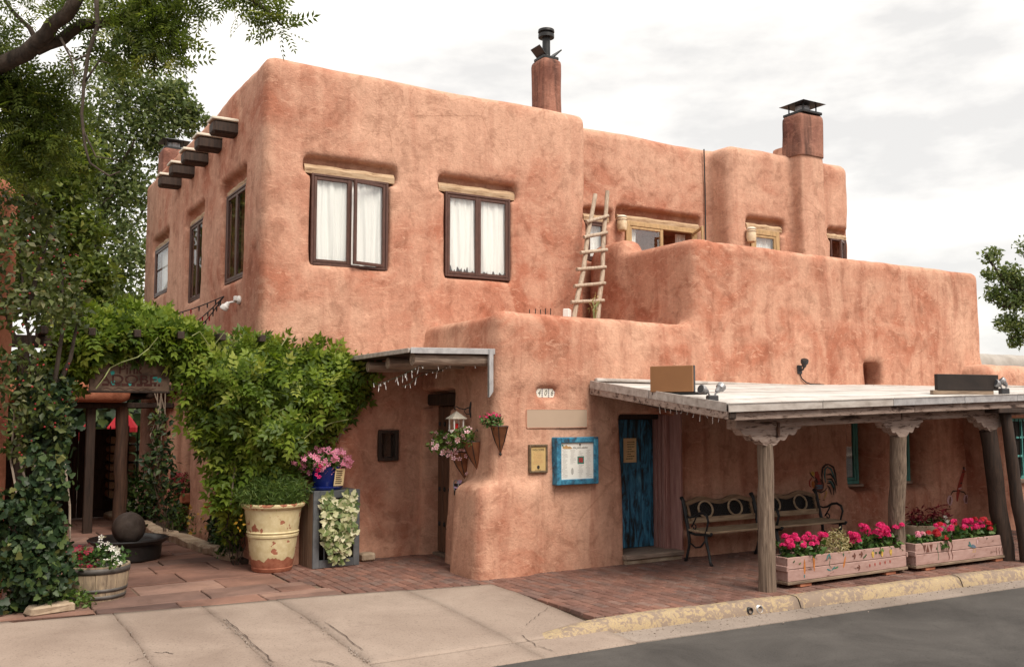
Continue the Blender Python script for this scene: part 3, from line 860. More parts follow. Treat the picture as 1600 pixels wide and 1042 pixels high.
# ---- concrete apron in front of the entrance
apron = bpy.data.objects.new('driveway_apron', None); COL.objects.link(apron); apron['kind'] = 'structure'
def apron_z(y):
    return -0.118 * min(1, max(0, (9.2 - y) / 2.15)) ** 1.2
def apron_top(x):
    return 10.36 - 0.115 * (x - 0.84) if x < 3.1 else 10.1 - 0.14 * (x - 3.1)
jx = [-9, -6.4, -4.0, -1.9, -0.1, 1.55, 2.385, 3.13, 4.52, 5.55]
for k in range(len(jx) - 1):
    a, bx = jx[k] + 0.006, jx[k + 1] - 0.006
    segs = [(7.52, None), (7.06, 7.505)] if k >= 7 else [(7.06, None)]
    for lo, hi in segs:
        nx, ny = 8, 26
        V = []; F = []
        for i in range(nx + 1):
            x = a + (bx - a) * i / nx
            yt = apron_top(x) if hi is None else hi
            for j in range(ny + 1):
                y = lo + (yt - lo) * j / ny
                e = (0.008 * math.sin(y * 9 + k) + 0.006 * math.sin(y * 23 + 2 * k)) if i in (0, nx) else 0
                V.append((x + e * 0.6, y, apron_z(y) + 0.004 * math.sin(x * 2.1 + y * 1.3) + (0.004 if k % 2 else 0)))
        for i in range(nx):
            for j in range(ny):
                q = i * (ny + 1) + j
                F.append((q, q + ny + 1, q + ny + 2, q + 1))
        # skirt
        n0 = len(V)
        loop = [i * (ny + 1) for i in range(nx + 1)] + [nx * (ny + 1) + j for j in range(1, ny + 1)] + [i * (ny + 1) + ny for i in range(nx - 1, -1, -1)] + [j for j in range(ny - 1, 0, -1)]
        for q in loop: V.append((V[q][0], V[q][1], V[q][2] - 0.09))
        m_ = len(loop)
        for q in range(m_): F.append((loop[q], n0 + q, n0 + (q + 1) % m_, loop[(q + 1) % m_]))
        put('concrete_slab', V, F, 'concrete', apron, True)
def crack(name, pts_px, w, parent):
    P_ = []
    w *= 0.45
    for (px, py) in pts_px:
        z = 0.0
        for _ in range(5):
            q = at(px, py, z=z); z = apron_z(q[1])
        P_.append(q)
    L = []
    for i in range(len(P_) - 1):
        for s_ in np.linspace(0, 1, 7)[:-1]:
            p = P_[i] + (P_[i + 1] - P_[i]) * s_
            L.append(p + np.array([random.uniform(-.012, .012), random.uniform(-.02, .02), 0]))
    L.append(P_[-1])
    V = []; F = []
    for i, p in enumerate(L):
        ww = w * (0.4 + random.random()) * (0.3 if i in (0, len(L) - 1) else 1)
        V += [(p[0] - ww / 2, p[1], apron_z(p[1]) + 0.010), (p[0] + ww / 2, p[1] + ww * .3, apron_z(p[1]) + 0.010)]
    for i in range(len(L) - 1): F.append((2 * i, 2 * i + 1, 2 * i + 3, 2 * i + 2))
    put(name, V, F, 'crack_dirt', parent)
crack('crack', [(868, 942), (846, 958), (828, 972), (822, 978)], 0.020, apron)
crack('crack', [(240, 1026), (215, 1030), (195, 1040)], 0.018, apron)
crack('crack', [(352, 968), (378, 990), (398, 1008), (428, 1036)], 0.022, apron)
crack('crack', [(505, 972), (540, 995), (568, 1017)], 0.018, apron)
crack('crack', [(236, 1022), (260, 1020), (270, 1023)], 0.03, apron)
crack('crack', [(480, 1030), (510, 1036), (530, 1042)], 0.022, apron)
crack('crack', [(815, 992), (838, 1010), (868, 1018)], 0.018, apron)
# ---- gutter pan and kerb
gut = bpy.data.objects.new('gutter', None); COL.objects.link(gut); gut['kind'] = 'structure'
gx = [5.56, 7.9, 10.9, 13.9, 16.9, 22, 28, 40]
for a, bx in zip(gx[:-1], gx[1:]):
    MB().slab([(a + .006, 7.12 - 0.035 * (a - 5) - 0.03), (bx - .006, 7.12 - 0.035 * (bx - 5) - 0.03), (bx - .006, kerb_y(bx) - 0.1), (a + .006, kerb_y(a) - 0.1)], -0.2, -0.118, 0.004).build('gutter_slab', 'gutter_concrete', gut)
kerb = bpy.data.objects.new('kerb', None); COL.objects.link(kerb); kerb['kind'] = 'structure'
kx = [4.55, 8.0, 10.62, 13.6, 16.6, 19.6, 24, 30, 40]
for a, bx in zip(kx[:-1], kx[1:]):
    V = []; F = []; n = 24
    prof = [(0.02, -0.16), (0.02, -0.004), (0.0, 0.004), (-0.06, 0.006), (-0.105, 0.0), (-0.135, -0.02), (-0.155, -0.06), (-0.175, -0.11), (-0.18, -0.16)]
    for i in range(n + 1):
        x = a + 0.008 + (bx - a - 0.016) * i / n
        k_ = min(1.0, max(0.0, (x - 4.5) / 1.15)); k_ = k_ * k_ * (3 - 2 * k_)
        for (dy, z) in prof:
            zz = z if z < -0.15 else -0.112 + (z + 0.112) * k_
            zz = max(zz, -0.16)
            V.append((x, kerb_y(x) + dy * (1 + 0.35 * (1 - k_)) + 0.008 * math.sin(x * 3.1) - 0.06 * (1 - k_), zz + 0.004 * math.sin(x * 5.3)))
    k = len(prof)
    for i in range(n):
        for j in range(k - 1): F.append((i * k + j, i * k + j + 1, (i + 1) * k + j + 1, (i + 1) * k + j))
    F.append(tuple(range(k))); F.append(tuple(reversed(range(n * k, n * k + k))))
    put('kerb_stone', V, F, 'kerb_paint', kerb, True)
# drain pipe mouths through the kerb face
dp = at(1172, 950, z=-0.07)
pipe = thing('drain_pipe', 'pair of small drain pipe mouths poking through the yellow kerb', 'pipe', (dp[0], kerb_y(dp[0]) - 0.12, -0.072))
for dx in (-0.075, 0.06):
    r_ = 0.042 if dx > 0 else 0.034
    mb = MB()
    prof = [(r_ * 0.8, -0.11), (r_ * 0.8, 0.035), (r_, 0.035), (r_, -0.11)]
    n = 18; V = []; F = []
    for rr, yy in prof:
        for j in range(n):
            an = 2 * PI * j / n
            V.append((dx + rr * math.cos(an), -yy - 0.03, rr * math.sin(an)))
    for i in range(3):
        for j in range(n): F.append((i * n + j, i * n + (j + 1) % n, (i + 1) * n + (j + 1) % n, (i + 1) * n + j))
    put('pipe_mouth', V, F, 'galvanised' if dx > 0 else 'iron', pipe, True)
    put('pipe_hollow', [(dx + r_ * .8 * math.cos(2 * PI * j / n), 0.02, r_ * .8 * math.sin(2 * PI * j / n)) for j in range(n)], [tuple(range(n))], 'black_panel', pipe)

# ---- brick pavement: running bond with the long joints square to the street
brickp = bpy.data.objects.new('brick_pavement', None); COL.objects.link(brickp); brickp['kind'] = 'structure'
def brick_left(y):
    return 3.92 - (y - 10.1) * 0.25 if y < 11.4 else 3.6
BR = []
col = 0; x = 3.5
while x < 17.5:
    cx_ = x + 0.05
    ylo = kerb_y(cx_) + 0.03 if cx_ > 5.56 else apron_top(cx_) + 0.012
    yhi = 12.4 if cx_ < 6.3 else 10.75
    y = 7.0 + (0.105 if col % 2 else 0) + random.uniform(-.015, .015)
    while y < yhi:
        a, bb_ = max(y, ylo), min(y + 0.2, yhi)
        if bb_ - a > 0.03 and x > brick_left((a + bb_) / 2) - 0.05:
            BR.append((cx_, (a + bb_) / 2, bb_ - a))
        y += 0.209
    x += 0.108; col += 1
BR.sort(key=lambda q: math.hypot(q[0], q[1]))
hid = lambda q: (q[0] > 7.8 and q[1] > 9.9) or (q[0] > 6.0 and q[1] > 10.12) or q[0] > 15
vis = [q for q in BR if not hid(q)]
mats_ = {}
n_ind = 290
for i, (cx_, cy_, L) in enumerate(vis[:n_ind]):
    key = round(L, 2)
    if key not in mats_:
        ob = MB().box((0, 0, -0.025), (0.1, L - 0.006, 0.05), 0.006).build('brick', 'paver_brick', brickp, loc=(cx_, cy_, random.uniform(-.004, .002)), rot=(random.uniform(-.012, .012), random.uniform(-.014, .014), random.uniform(-.012, .012)))
        mats_[key] = ob.data
    else:
        link('brick', mats_[key], brickp, (cx_, cy_, random.uniform(-.004, .002)), (random.uniform(-.012, .012), random.uniform(-.014, .014), random.uniform(-.012, .012)))
mb = MB()
for (cx_, cy_, L) in vis[n_ind:] + [q for q in BR if hid(q) and q[0] < 15.5 and not (q[0] > 6.2 and q[1] > 10.4)]:
    mb.box((cx_, cy_, -0.025 + random.uniform(-.004, .002)), (0.1, L - 0.006, 0.05), 0.006, rotm(random.uniform(-.012, .012), random.uniform(-.014, .014), random.uniform(-.012, .012)), tint=random.random() + 0.001)
mb.build('brick_paving', 'paver_brick', brickp, kind='stuff')

# ---- flagstone pavement through the courtyard entrance
flag = bpy.data.objects.new('flagstone_pavement', None); COL.objects.link(flag); flag['kind'] = 'structure'
def flag_right(y):
    pts = [(10.0, 3.95), (11.4, 3.58), (13.4, 3.62), (14.9, 3.4), (16.8, 3.1), (19.7, 2.85), (26, 2.8)]
    for (y0, x0), (y1, x1) in zip(pts[:-1], pts[1:]):
        if y <= y1: return x0 + (x1 - x0) * (y - y0) / (y1 - y0)
    return pts[-1][1]
random.seed(21)
y = 10.05; row = 0
while y < 22:
    hgt = random.uniform(0.42, 0.72)
    x = -0.9 - random.random()
    while True:
        w_ = random.uniform(0.55, 1.25)
        xr = flag_right(y + hgt / 2)
        x2 = x + w_
        last = x2 > xr - 0.35
        if last: x2 = xr
        g = 0.009
        def clampy(px_, py_):
            return max(py_, apron_top(px_) + 0.014) if row < 2 else py_
        j = lambda s_=0.025: random.uniform(-s_, s_)
        sub = [(y, y + hgt)] if random.random() < 0.7 else [(y, y + hgt * 0.5), (y + hgt * 0.5, y + hgt)]
        for (ya, yb) in sub:
            poly = [(x + g, clampy(x, ya + g)), ((x + x2) / 2, clampy((x + x2) / 2, ya + g + j(.01))), (x2 - g, clampy(x2, ya + g)), (x2 - g + j(.012), (ya + yb) / 2), (x2 - g, yb - g), ((x + x2) / 2, yb - g + j(.008)), (x + g, yb - g), (x + g + j(.012), (ya + yb) / 2)]
            if max(p[1] for p in poly) - min(p[1] for p in poly) < 0.1 or poly[4][1] < clampy(x2, 0) + 0.05: continue
            cxm = sum(p[0] for p in poly) / 8; cym = sum(p[1] for p in poly) / 8
            if cxm < 0.2 and cym < 14: continue
            MB().slab([(p[0] - cxm, p[1] - cym) for p in poly], -0.05, 0.0, 0.008).build('flagstone', 'flagstone', flag, loc=(cxm, cym, random.uniform(-.008, .006)), rot=(random.uniform(-.006, .006), random.uniform(-.006, .006), 0))
        if last: break
        x = x2
    y += hgt; row += 1

# ================================================================== THE ADOBE BUILDING
bld = thing('adobe_building', 'large terracotta adobe house with flat roofs, rounded parapets and outdoor ladder', 'building', (3.54, 12.25, 0))
Y2, X0, X1, ZT = 12.25, 3.54, 8.72, 6.71
FW = [(4.19, 5.31, 3.94, 5.19), (6.21, 7.31, 3.93, 5.18)]                   # upper front windows (x0, x1, z0, z1)
LW = [(13.28, 14.4, 3.86, 5.2), (15.74, 16.85, 3.82, 5.16), (18.4, 19.8, 4.2, 5.15)]   # upper side windows (y0, y1, z0, z1)
LOWW = [(14.15, 14.55, 0.75, 2.15), (15.95, 16.8, 0.5, 2.2), (18.2, 19.3, 0.4, 2.2)]    # openings of the ground floor along the passage
def main_fn(P):
    X, Y, Z = P
    D = sd_box(P, X0, X1, Y2, 20.92, -0.4, ZT, 0.14)
    for x0, x1, z0, z1 in FW:
        D = scut(D, sd_box(P, x0 - 0.01, x1 + 0.01, Y2 - 0.5, Y2 + 0.55, z0 - 0.01, z1 + 0.02, 0.02), 0.07)
        D = scut(D, sd_box(P, x0 - 0.11, x1 + 0.13, Y2 - 0.5, Y2 + 0.17, z1 - 0.02, z1 + 0.235, 0.06), 0.06)
    for y0, y1, z0, z1 in LW:
        D = scut(D, sd_box(P, X0 - 0.5, X0 + 0.55, y0, y1, z0, z1 + 0.02, 0.02), 0.07)
        D = scut(D, sd_box(P, X0 - 0.5, X0 + 0.16, y0 - 0.1, y1 + 0.14, z1 - 0.02, z1 + 0.23, 0.06), 0.06)
    for y0, y1, z0, z1 in LOWW:
        D = scut(D, sd_box(P, X0 - 0.5, X0 + 0.4, y0, y1, z0, z1, 0.05), 0.12)
    # small recessed window beside the entrance
    D = scut(D, sd_box(P, 5.21, 5.46, Y2 - 0.3, Y2 + 0.2, 1.32, 1.70, 0.02), 0.03)
    # plinth swelling at the foot of the alcove wall
    D = smin(D, sd_box(P, 4.4, 6.4, Y2 - 0.02, Y2 + 0.5, -0.4, 0.12, 0.05), 0.12)
    # buttressing piers along the passage
    D = smin(D, sd_box(P, 3.40, 3.9, 14.75, 15.5, -0.3, 2.3, 0.1), 0.15)
    D = smin(D, sd_box(P, 3.36, 3.9, 17.1, 17.8, -0.3, 2.3, 0.1), 0.15)
    return D
adobe('upper_storey_wall', ((3.1, 8.95), (11.9, 21.2), (-0.15, 7.0)), 0.055, main_fn, 'adobe', bld, key='main')
# rear wing stepping back behind the terrace
YR, YF = 12.70, 12.15
RWIN = (9.87, 11.46, 4.0, 5.2)
def rear_fn(P):
    D = sd_box(P, 8.5, 12.2, YR, 15.5, 2.6, 6.70, 0.13)
    D = smin(D, sd_box(P, 11.72, 14.82, YF, 15.5, 2.6, 6.68, 0.17), 0.06)
    D = smin(D, sd_box(P, 13.22, 13.84, YF - 0.28, YF + 0.5, 2.6, 6.9, 0.09), 0.07)
    D = scut(D, sd_box(P, RWIN[0], RWIN[1], YR - 0.5, YR + 0.9, RWIN[2], RWIN[3] + 0.02, 0.02), 0.06)
    D = scut(D, sd_box(P, RWIN[0] - 0.2, RWIN[1] + 0.08, YR - 0.5, YR + 0.18, RWIN[3] - 0.02, RWIN[3] + 0.22, 0.06), 0.06)
    D = scut(D, sd_box(P, 9.05, 9.44, YR - 0.5, YR + 0.5, 4.45, 5.12, 0.02), 0.05)
    D = scut(D, sd_box(P, 8.98, 9.56, YR - 0.5, YR + 0.18, 5.10, 5.34, 0.06), 0.05)
    D = scut(D, sd_box(P, 12.22, 12.93, YF - 0.5, YF + 0.5, 4.1, 5.2, 0.02), 0.05)
    D = scut(D, sd_box(P, 12.12, 13.06, YF - 0.5, YF + 0.18, 5.17, 5.40, 0.06), 0.06)
    D = scut(D, sd_box(P, 14.28, 14.72, YF - 0.5, YF + 0.5, 4.3, 5.22, 0.02), 0.05)
    D = scut(D, sd_box(P, 14.2, 14.76, YF - 0.5, YF + 0.18, 5.2, 5.42, 0.06), 0.05)
    return D
adobe('rear_wing_wall', ((8.4, 15.1), (11.5, 14.4), (2.9, 7.0)), 0.05, rear_fn, 'adobe', bld, key='rear', seed=7)
# lower storey: entrance block with its buttress, and the terrace block beside it
YL = 10.1
PW = [(12.13, 12.70, 0.80, 1.9), (13.30, 13.92, 0.80, 1.9)]
def low_fn(P):
    X, Y, Z = P
    lean = 0.035 * np.maximum(0, 3.2 - Z)          # battered foot
    Q = (X, Y + lean * 0.35, Z)
    D = sd_box((X + lean * 0.9, Y + lean * 0.35, Z), 5.88, 9.3, YL + 0.03, 12.6, -0.4, 3.02, 0.16)
    par = sd_box(Q, 5.88, 9.2, YL + 0.03, YL + 0.36, 2.2, 3.21, 0.13)
    par = smin(par, sd_box(Q, 5.88, 6.22, YL + 0.03, 12.6, 2.2, 3.19, 0.13), 0.08)
    D = smin(D, par, 0.06)
    T = sd_box(Q, 9.04, 15.66 , YL + 0.02, 13.2, -0.4, 3.4, 0.12)
    T = smin(T, sd_box(Q, 9.04, 15.66, YL + 0.02, YL + 0.42, 2.0, 4.41, 0.12), 0.05)
    T = smin(T, sd_box(Q, 9.04, 9.45, YL + 0.02, 12.6, 2.0, 4.43, 0.12), 0.05)
    T = smin(T, sd_box(Q, 9.02, 9.46, 11.72, 12.6, 2.0, 4.65, 0.16), 0.18)
    T = smin(T, sd_box(Q, 15.26, 15.66, YL + 0.02, 13.0, 2.0, 4.39, 0.12), 0.05)
    T = smin(T, sd_box((X - 0.12 * np.maximum(0, 2.6 - Z), Y, Z), 15.2, 15.66, YL + 0.03, 11.5, -0.4, 2.8, 0.1), 0.2)
    D = smin(D, T, 0.16)
    # buttress at the corner of the entrance
    ba = np.clip(1.15 - Z, 0, 2)
    B = sd_box((X + 0.075 * ba, Y + 0.03 * ba, Z), 5.585, 6.42, YL - 0.07, 10.84, -0.4, 1.10, 0.15)
    D = smin(D, B, 0.15)
    # entrance door recess on the side, blue door recess, porch windows, roof drain opening
    D = scut(D, sd_box(P, 5.2, 6.16, 11.42, 12.16, -0.4, 2.22, 0.03), 0.05)
    D = scut(D, sd_box(P, 5.2, 6.02, 11.3, 12.4, 2.02, 2.26, 0.03), 0.04)
    D = scut(D, sd_box(P, 7.74, 8.66, 9.5, 10.60, -0.4, 1.93, 0.03), 0.05)
    for x0, x1, z0, z1 in PW:
        D = scut(D, sd_box(P, x0, x1, 9.5, YL + 0.62, z0, z1, 0.05), 0.10)
        D = scut(D, sd_box((X - 0.75 * (YL + 0.30 - Y), Y, Z + 0.15 * (YL + 0.30 - Y)), x0, x1, 9.5, YL + 0.30, z0, z1, 0.05), 0.16)
    D = scut(D, sd_box(P, 12.57, 12.99, 9.5, YL + 1.6, 2.38, 2.75, 0.03), 0.04)
    # shallow niches for the tiles and the blank plate
    D = scut(D, sd_box(P, 6.42, 6.73, 9.5, YL + 0.075, 2.14, 2.285, 0.01), 0.02)
    return D
adobe('lower_wall', ((5.2, 16.2), (9.7, 13.3), (-0.15, 4.9)), 0.05, low_fn, 'adobe_streaked', bld, key='low', seed=13)
# chimneys
def chimney(name, x0, x1, y0, y1, z0, z1, sd):
    def fn(P):
        return sd_box((P[0] , P[1], P[2]), x0, x1, y0, y1, z0, z1, 0.09)
    return adobe(name, ((x0 - .2, x1 + .2), (y0 - .2, y1 + .2), (z0 + 0.1, z1 + .2)), 0.04, fn, 'adobe_sooty', bld, 0.8, seed=sd)
yc1 = 14.3
a, b_ = at(829, 130, y=yc1 + 0.45), at(880, 130, y=yc1)
ztop1 = at(850, 87, y=yc1)[2]
ch1 = chimney('chimney', a[0], b_[0], yc1, yc1 + 0.48, 6.0, ztop1, 3)
cpx, cpy = (a[0] + b_[0]) / 2, yc1 + 0.24
mb = MB()
mb.box((cpx, cpy, ztop1 + 0.03), (0.34, 0.34, 0.06), 0.01)
for sg in (-1, 1):
    mb.box((cpx + sg * 0.17, cpy, ztop1 + 0.15), (0.025, 0.30, 0.22), 0.005, rotm(0, sg * 0.8, 0))
mb.tube([(cpx, cpy, ztop1 + 0.02), (cpx, cpy, ztop1 + 0.10)], [0.11, 0.085], 16)
mb.tube([(cpx, cpy, ztop1 + 0.10), (cpx, cpy, ztop1 + 0.47)], 0.075, 16)
mb.lathe([(0.0, 0.44), (0.15, 0.45), (0.15, 0.51), (0.11, 0.52), (0.11, 0.55), (0.155, 0.555), (0.15, 0.60), (0.05, 0.63), (0.0, 0.635)], 20, (cpx, cpy, ztop1))
autosmooth(mb.build('chimney_pot', 'black_metal', ch1, world=True), 35)
def capped(chm, cx_, cy_, zt, s_=1.0):
    mb = MB()
    mb.box((cx_, cy_, zt + 0.025), (0.5 * s_, 0.5 * s_, 0.05), 0.008)
    for sx in (-1, 1):
        for sy in (-1, 1): mb.box((cx_ + sx * .17 * s_, cy_ + sy * .17 * s_, zt + 0.12), (0.02, 0.02, 0.18), 0.002)
    h_ = 0.3 * s_
    v = [(cx_ - h_, cy_ - h_, zt + .2), (cx_ + h_, cy_ - h_, zt + .2), (cx_ + h_, cy_ + h_, zt + .2), (cx_ - h_, cy_ + h_, zt + .2), (cx_, cy_, zt + .30)]
    mb.add(v, [(3, 2, 1, 0), (0, 1, 4), (1, 2, 4), (2, 3, 4), (3, 0, 4)])
    mb.build('chimney_cap', 'black_metal', chm, world=True)
    MB().tube([(cx_, cy_, zt + .05), (cx_, cy_, zt + .18)], 0.13 * s_, 16).build('spark_screen', 'grey_metal', chm, world=True)
zc2 = at(1255, 180, y=YF - 0.1)[2]
ch2 = chimney('chimney', 13.21, 13.85, YF - 0.29, YF + 0.22, 6.5, zc2, 5)
capped(ch2, 13.53, YF - 0.04, zc2 - 0.01)
yc3 = 21.3
a, b_ = at(247, 250, y=yc3 + 0.5), at(284, 250, y=yc3)
zc3 = at(262, 229, y=yc3)[2]
ch3 = chimney('chimney', a[0], b_[0] + 0.2, yc3, yc3 + 0.6, 4.0, zc3, 8)
capped(ch3, (a[0] + b_[0] + .2) / 2, yc3 + .35, zc3 - 0.01)
# downspout crease cable on the rear wing
yw = 12.68
MB().tube([(11.60, YR - 0.01 - 0.02, 6.66), (11.61, YR - 0.03, 5.9), (11.60, YR - 0.035, 5.0), (11.61, YR - 0.03, 4.2)], 0.012, 6).build('cable', 'iron', bld, world=True)

# ---- windows
def sash_mesh(w, h, d, t=0.045):
    """rails and stiles of a sash, in its own plane: x 0..w, z 0..h, y 0..d"""
    mb = MB()
    mb.bb(0, t, 0, d, 0, h, 0.006); mb.bb(w - t, w, 0, d, 0, h, 0.006)
    mb.bb(t - .002, w - t + .002, 0.002, d - .002, 0.001, t, 0.006); mb.bb(t - .002, w - t + .002, 0.002, d - .002, h - t, h - .001, 0.006)
    return mb
def place(o, loc, rot=(0, 0, 0)):
    o.location = loc; o.rotation_euler = rot
    return o
def window(x0, x1, z0, z1, y, mat, side=False, open_a=0.0, lint=None, n=2, lintd=(0.0, 0.11), frame_t=0.035):
    """casement window in a wall; local frame: x along the wall, y into it"""
    w = x1 - x0; h = z1 - z0
    mb = MB()
    t = frame_t
    mb.bb(0, t, 0, 0.09, 0, h, 0.006); mb.bb(w - t, w, 0, 0.09, 0, h, 0.006)
    mb.bb(t - .003, w - t + .003, 0.002, 0.088, 0, t, 0.006); mb.bb(t - .003, w - t + .003, 0.002, 0.088, h - t, h, 0.006)
    if n == 2: mb.bb(w / 2 - 0.02, w / 2 + 0.02, 0.012, 0.086, t, h - t, 0.004)
    wo = mb.build('window', mat, bld)
    base = bld.location
    if side: place(wo, (y - base.x, x1 - base.y, z0 - base.z), (0, 0, -PI / 2))
    else: place(wo, (x0 - base.x, y - base.y, z0 - base.z))
    sw = (w - 2 * t) / n
    for k in range(n):
        so = sash_mesh(sw - 0.004, h - 2 * t - 0.006, 0.04).build('sash', mat, wo)
        px = t + k * sw + 0.002
        if open_a and k == n - 1:
            # hinged on its right-hand stile, swung outwards
            place(so, (px + (sw - 0.004) * (1 - math.cos(open_a)), 0.008 - (sw - 0.004) * math.sin(open_a), t + 0.003), (0, 0, open_a))
        else: place(so, (px, 0.008, t + 0.003))
        po = MB().bb(0.05, sw - 0.054, 0.018, 0.022, 0.05, h - 2 * t - 0.056, 0).build('pane', 'glass', wo)
        place(po, so.location, so.rotation_euler)
    if lint:
        l0, l1, lh = lint
        mb = MB()
        nseg = 9
        L = w + l0 + l1
        V = []; F = []
        for i in range(nseg + 1):
            xx = -l0 + L * i / nseg
            dz = 0.005 * math.sin(i * 1.7 + x0) ; dy = 0.01 * math.sin(i * 2.3 + x0)
            V += [(xx, lintd[0] + dy, h + 0.004), (xx, lintd[0] + dy - .004, h + lh * .6 + dz), (xx, lintd[0] + 0.03 + dy, h + lh + dz), (xx, lintd[1] + .1, h + lh), (xx, lintd[1] + .1, h + 0.004)]
        for i in range(nseg):
            for j in range(5): F.append((i * 5 + j, (i + 1) * 5 + j, (i + 1) * 5 + (j + 1) % 5, i * 5 + (j + 1) % 5))
        F += [tuple(range(5)), tuple(reversed(range(nseg * 5, nseg * 5 + 5)))]
        put('lintel', V, F, 'lintel_wood', wo)
    return wo
def curtain(x0, x1, z0, z1, y, label, side=False, hem=0.0, gather=1.0, grp=None):
    n, k = 60, 12
    V = []; F = []
    ph = random.random() * 6
    for i in range(n + 1):
        s_ = i / n
        for j in range(k + 1):
            u = j / k
            xx = (x1 - x0) * s_
            fold = 0.016 * math.sin(s_ * 17 + ph + 0.9 * math.sin(u * 2.2 + ph)) * (0.4 + 0.6 * u) + 0.010 * math.sin(s_ * 29 + 2 * ph - u * 1.5) + 0.004 * math.sin(s_ * 63 + ph)
            zz = z1 - (z1 - z0 - hem * (0.5 + 0.5 * math.sin(s_ * 15 + ph) * math.sin(s_ * 37))) * u
            V.append((xx + 0.01 * math.sin(u * 5 + s_ * 9), fold, zz - z0))
    for i in range(n):
        for j in range(k):
            a = i * (k + 1) + j
            F.append((a, a + 1, a + k + 2, a + k + 1))
    o = put('curtain', V, F, 'curtain_cloth', smooth=True)
    if side: place(o, (y, x1, z0), (0, 0, -PI / 2))
    else: place(o, (x0, y, z0))
    return tag(o, label, 'curtain', grp)
window(*FW[0][:2], *FW[0][2:], Y2 + 0.012, 'brown_frame', open_a=R(13), lint=(0.09, 0.11, 0.135), lintd=(0.055, 0.16))
window(*FW[1][:2], *FW[1][2:], Y2 + 0.012, 'brown_frame', lint=(0.09, 0.11, 0.135), lintd=(0.055, 0.16))
curtain(4.24, 4.76, 3.99, 5.16, Y2 + 0.085, 'white curtain behind the left casement of the window with one sash ajar')
curtain(4.78, 5.28, 3.99, 5.16, Y2 + 0.085, 'white curtain behind the casement standing ajar above the entrance')
curtain(6.26, 6.76, 3.98, 5.15, Y2 + 0.085, 'white curtain with ragged hem, in the shut window, half away from the ladder', hem=0.13)
curtain(6.78, 7.28, 3.98, 5.15, Y2 + 0.085, 'white curtain with ragged hem, in the shut window, half beside the ladder', hem=0.09)
window(*LW[0], X0 + 0.05, 'brown_frame', side=True, lint=(0.08, 0.08, 0.11), lintd=(0.03, 0.13))
window(*LW[1], X0 + 0.05, 'brown_frame', side=True, lint=(0.08, 0.08, 0.11), lintd=(0.03, 0.13))
window(*LW[2], X0 + 0.02, 'brown_frame', side=True, n=1, lint=(0.08, 0.08, 0.11), lintd=(0.03, 0.13))
curtain(LW[2][0] + .05, LW[2][1] - .05, LW[2][2] + .05, LW[2][3] - .04, X0 + 0.16, 'pale curtain behind the farthest single-pane window of the side wall', side=True)
# rear wing: pine window with one leaf swung open
rw = window(RWIN[0], RWIN[1], RWIN[2], RWIN[3], YR + 0.02, 'pine_frame', open_a=R(62), lint=(0.16, 0.06, 0.10), lintd=(0.03, 0.14), frame_t=0.08)
curtain(9.95, 10.15, 4.2, 5.12, YR + 0.13, 'narrow white curtain at the shut side of the pine terrace window', hem=0.05)
curtain(11.15, 11.36, 4.2, 5.12, YR + 0.25, 'narrow white curtain drawn beside the open pine casement', hem=0.05)
window(9.05, 9.44, 4.45, 5.12, YR + 0.02, 'brown_frame', n=1, lint=(0.04, 0.08, 0.12), lintd=(0.03, 0.14), frame_t=0.03)
curtain(9.08, 9.41, 4.5, 5.1, YR + 0.13, 'white curtain in the tiny window behind the ladder')
window(12.22, 12.93, 4.1, 5.2, YF + 0.02, 'pine_frame', n=1, lint=(0.08, 0.1, 0.11), lintd=(0.03, 0.14), frame_t=0.09)
curtain(12.3, 12.85, 4.2, 5.1, YF + 0.13, 'white curtain in the single pine window left of the chimney breast')
window(14.28, 14.72, 4.3, 5.22, YF + 0.02, 'brown_frame', n=1, open_a=R(30), lint=(0.06, 0.02, 0.10), lintd=(0.03, 0.14), frame_t=0.035)
# small barred window by the entrance
mb = MB()
for (a, b2, c, d) in ((5.185, 5.235, 1.30, 1.72), (5.435, 5.485, 1.30, 1.72), (5.23, 5.44, 1.30, 1.345), (5.23, 5.44, 1.675, 1.72)):
    mb.bb(a, b2, Y2 - 0.035, Y2 + 0.09, c, d, 0.006)
nw = mb.build('window', 'dark_wood', bld, world=True)
MB().bb(5.23, 5.44, Y2 + 0.05, Y2 + 0.056, 1.34, 1.68, 0).build('pane', 'glass', nw, world=True)
MB().bb(5.22, 5.45, Y2 + 0.12, Y2 + 0.126, 1.33, 1.69, 0).build('backing_panel', 'black_panel', nw, world=True)
# ground-floor windows under the porch: teal frames set deep
for k, (x0, x1, z0, z1) in enumerate(PW):
    wo = window(x0 + 0.01, x1 - 0.03, z0 + 0.02, z1, YL + 0.26 if k == 0 else YL + 0.22, 'teal_paint', n=1, frame_t=0.06)
    MB().bb(x0 - .0, x1 - .02, YL + 0.50, YL + 0.52, z0, z1, 0).build('dark_room_sheet', 'black_panel', wo, world=True)  # black sheet across the recess, standing for the dark room behind the glass
    MB().bb(x0 - 0.0, x1 + 0.0, YL + 0.2, YL + 0.36, z0 - 0.02, z0 + 0.025, 0.006).build('sill', 'weathered_wood_x', wo, world=True)
# windows and dark openings of the ground floor along the passage
for k, (y0, y1, z0, z1) in enumerate(LOWW):
    window(y0 + .05, y1 - .05, z0 + .05, z1 - .05, X0 + 0.26, 'dark_wood', side=True, n=1)

# ---- beam ends on the side wall
for k in range(5):
    yy = 13.72 + k * 0.945
    o = MB().bb(X0 - 0.36, X0 + 0.2, yy - 0.14, yy + 0.14, 5.94, 6.12, 0.03).build('beam_end', 'dark_wood', bld, world=True)
    MB().bb(X0 - 0.385, X0 + 0.1, yy - 0.16, yy + 0.16, 6.122, 6.165, 0.012).build('beam_cap', 'cream_paint', o, world=True)

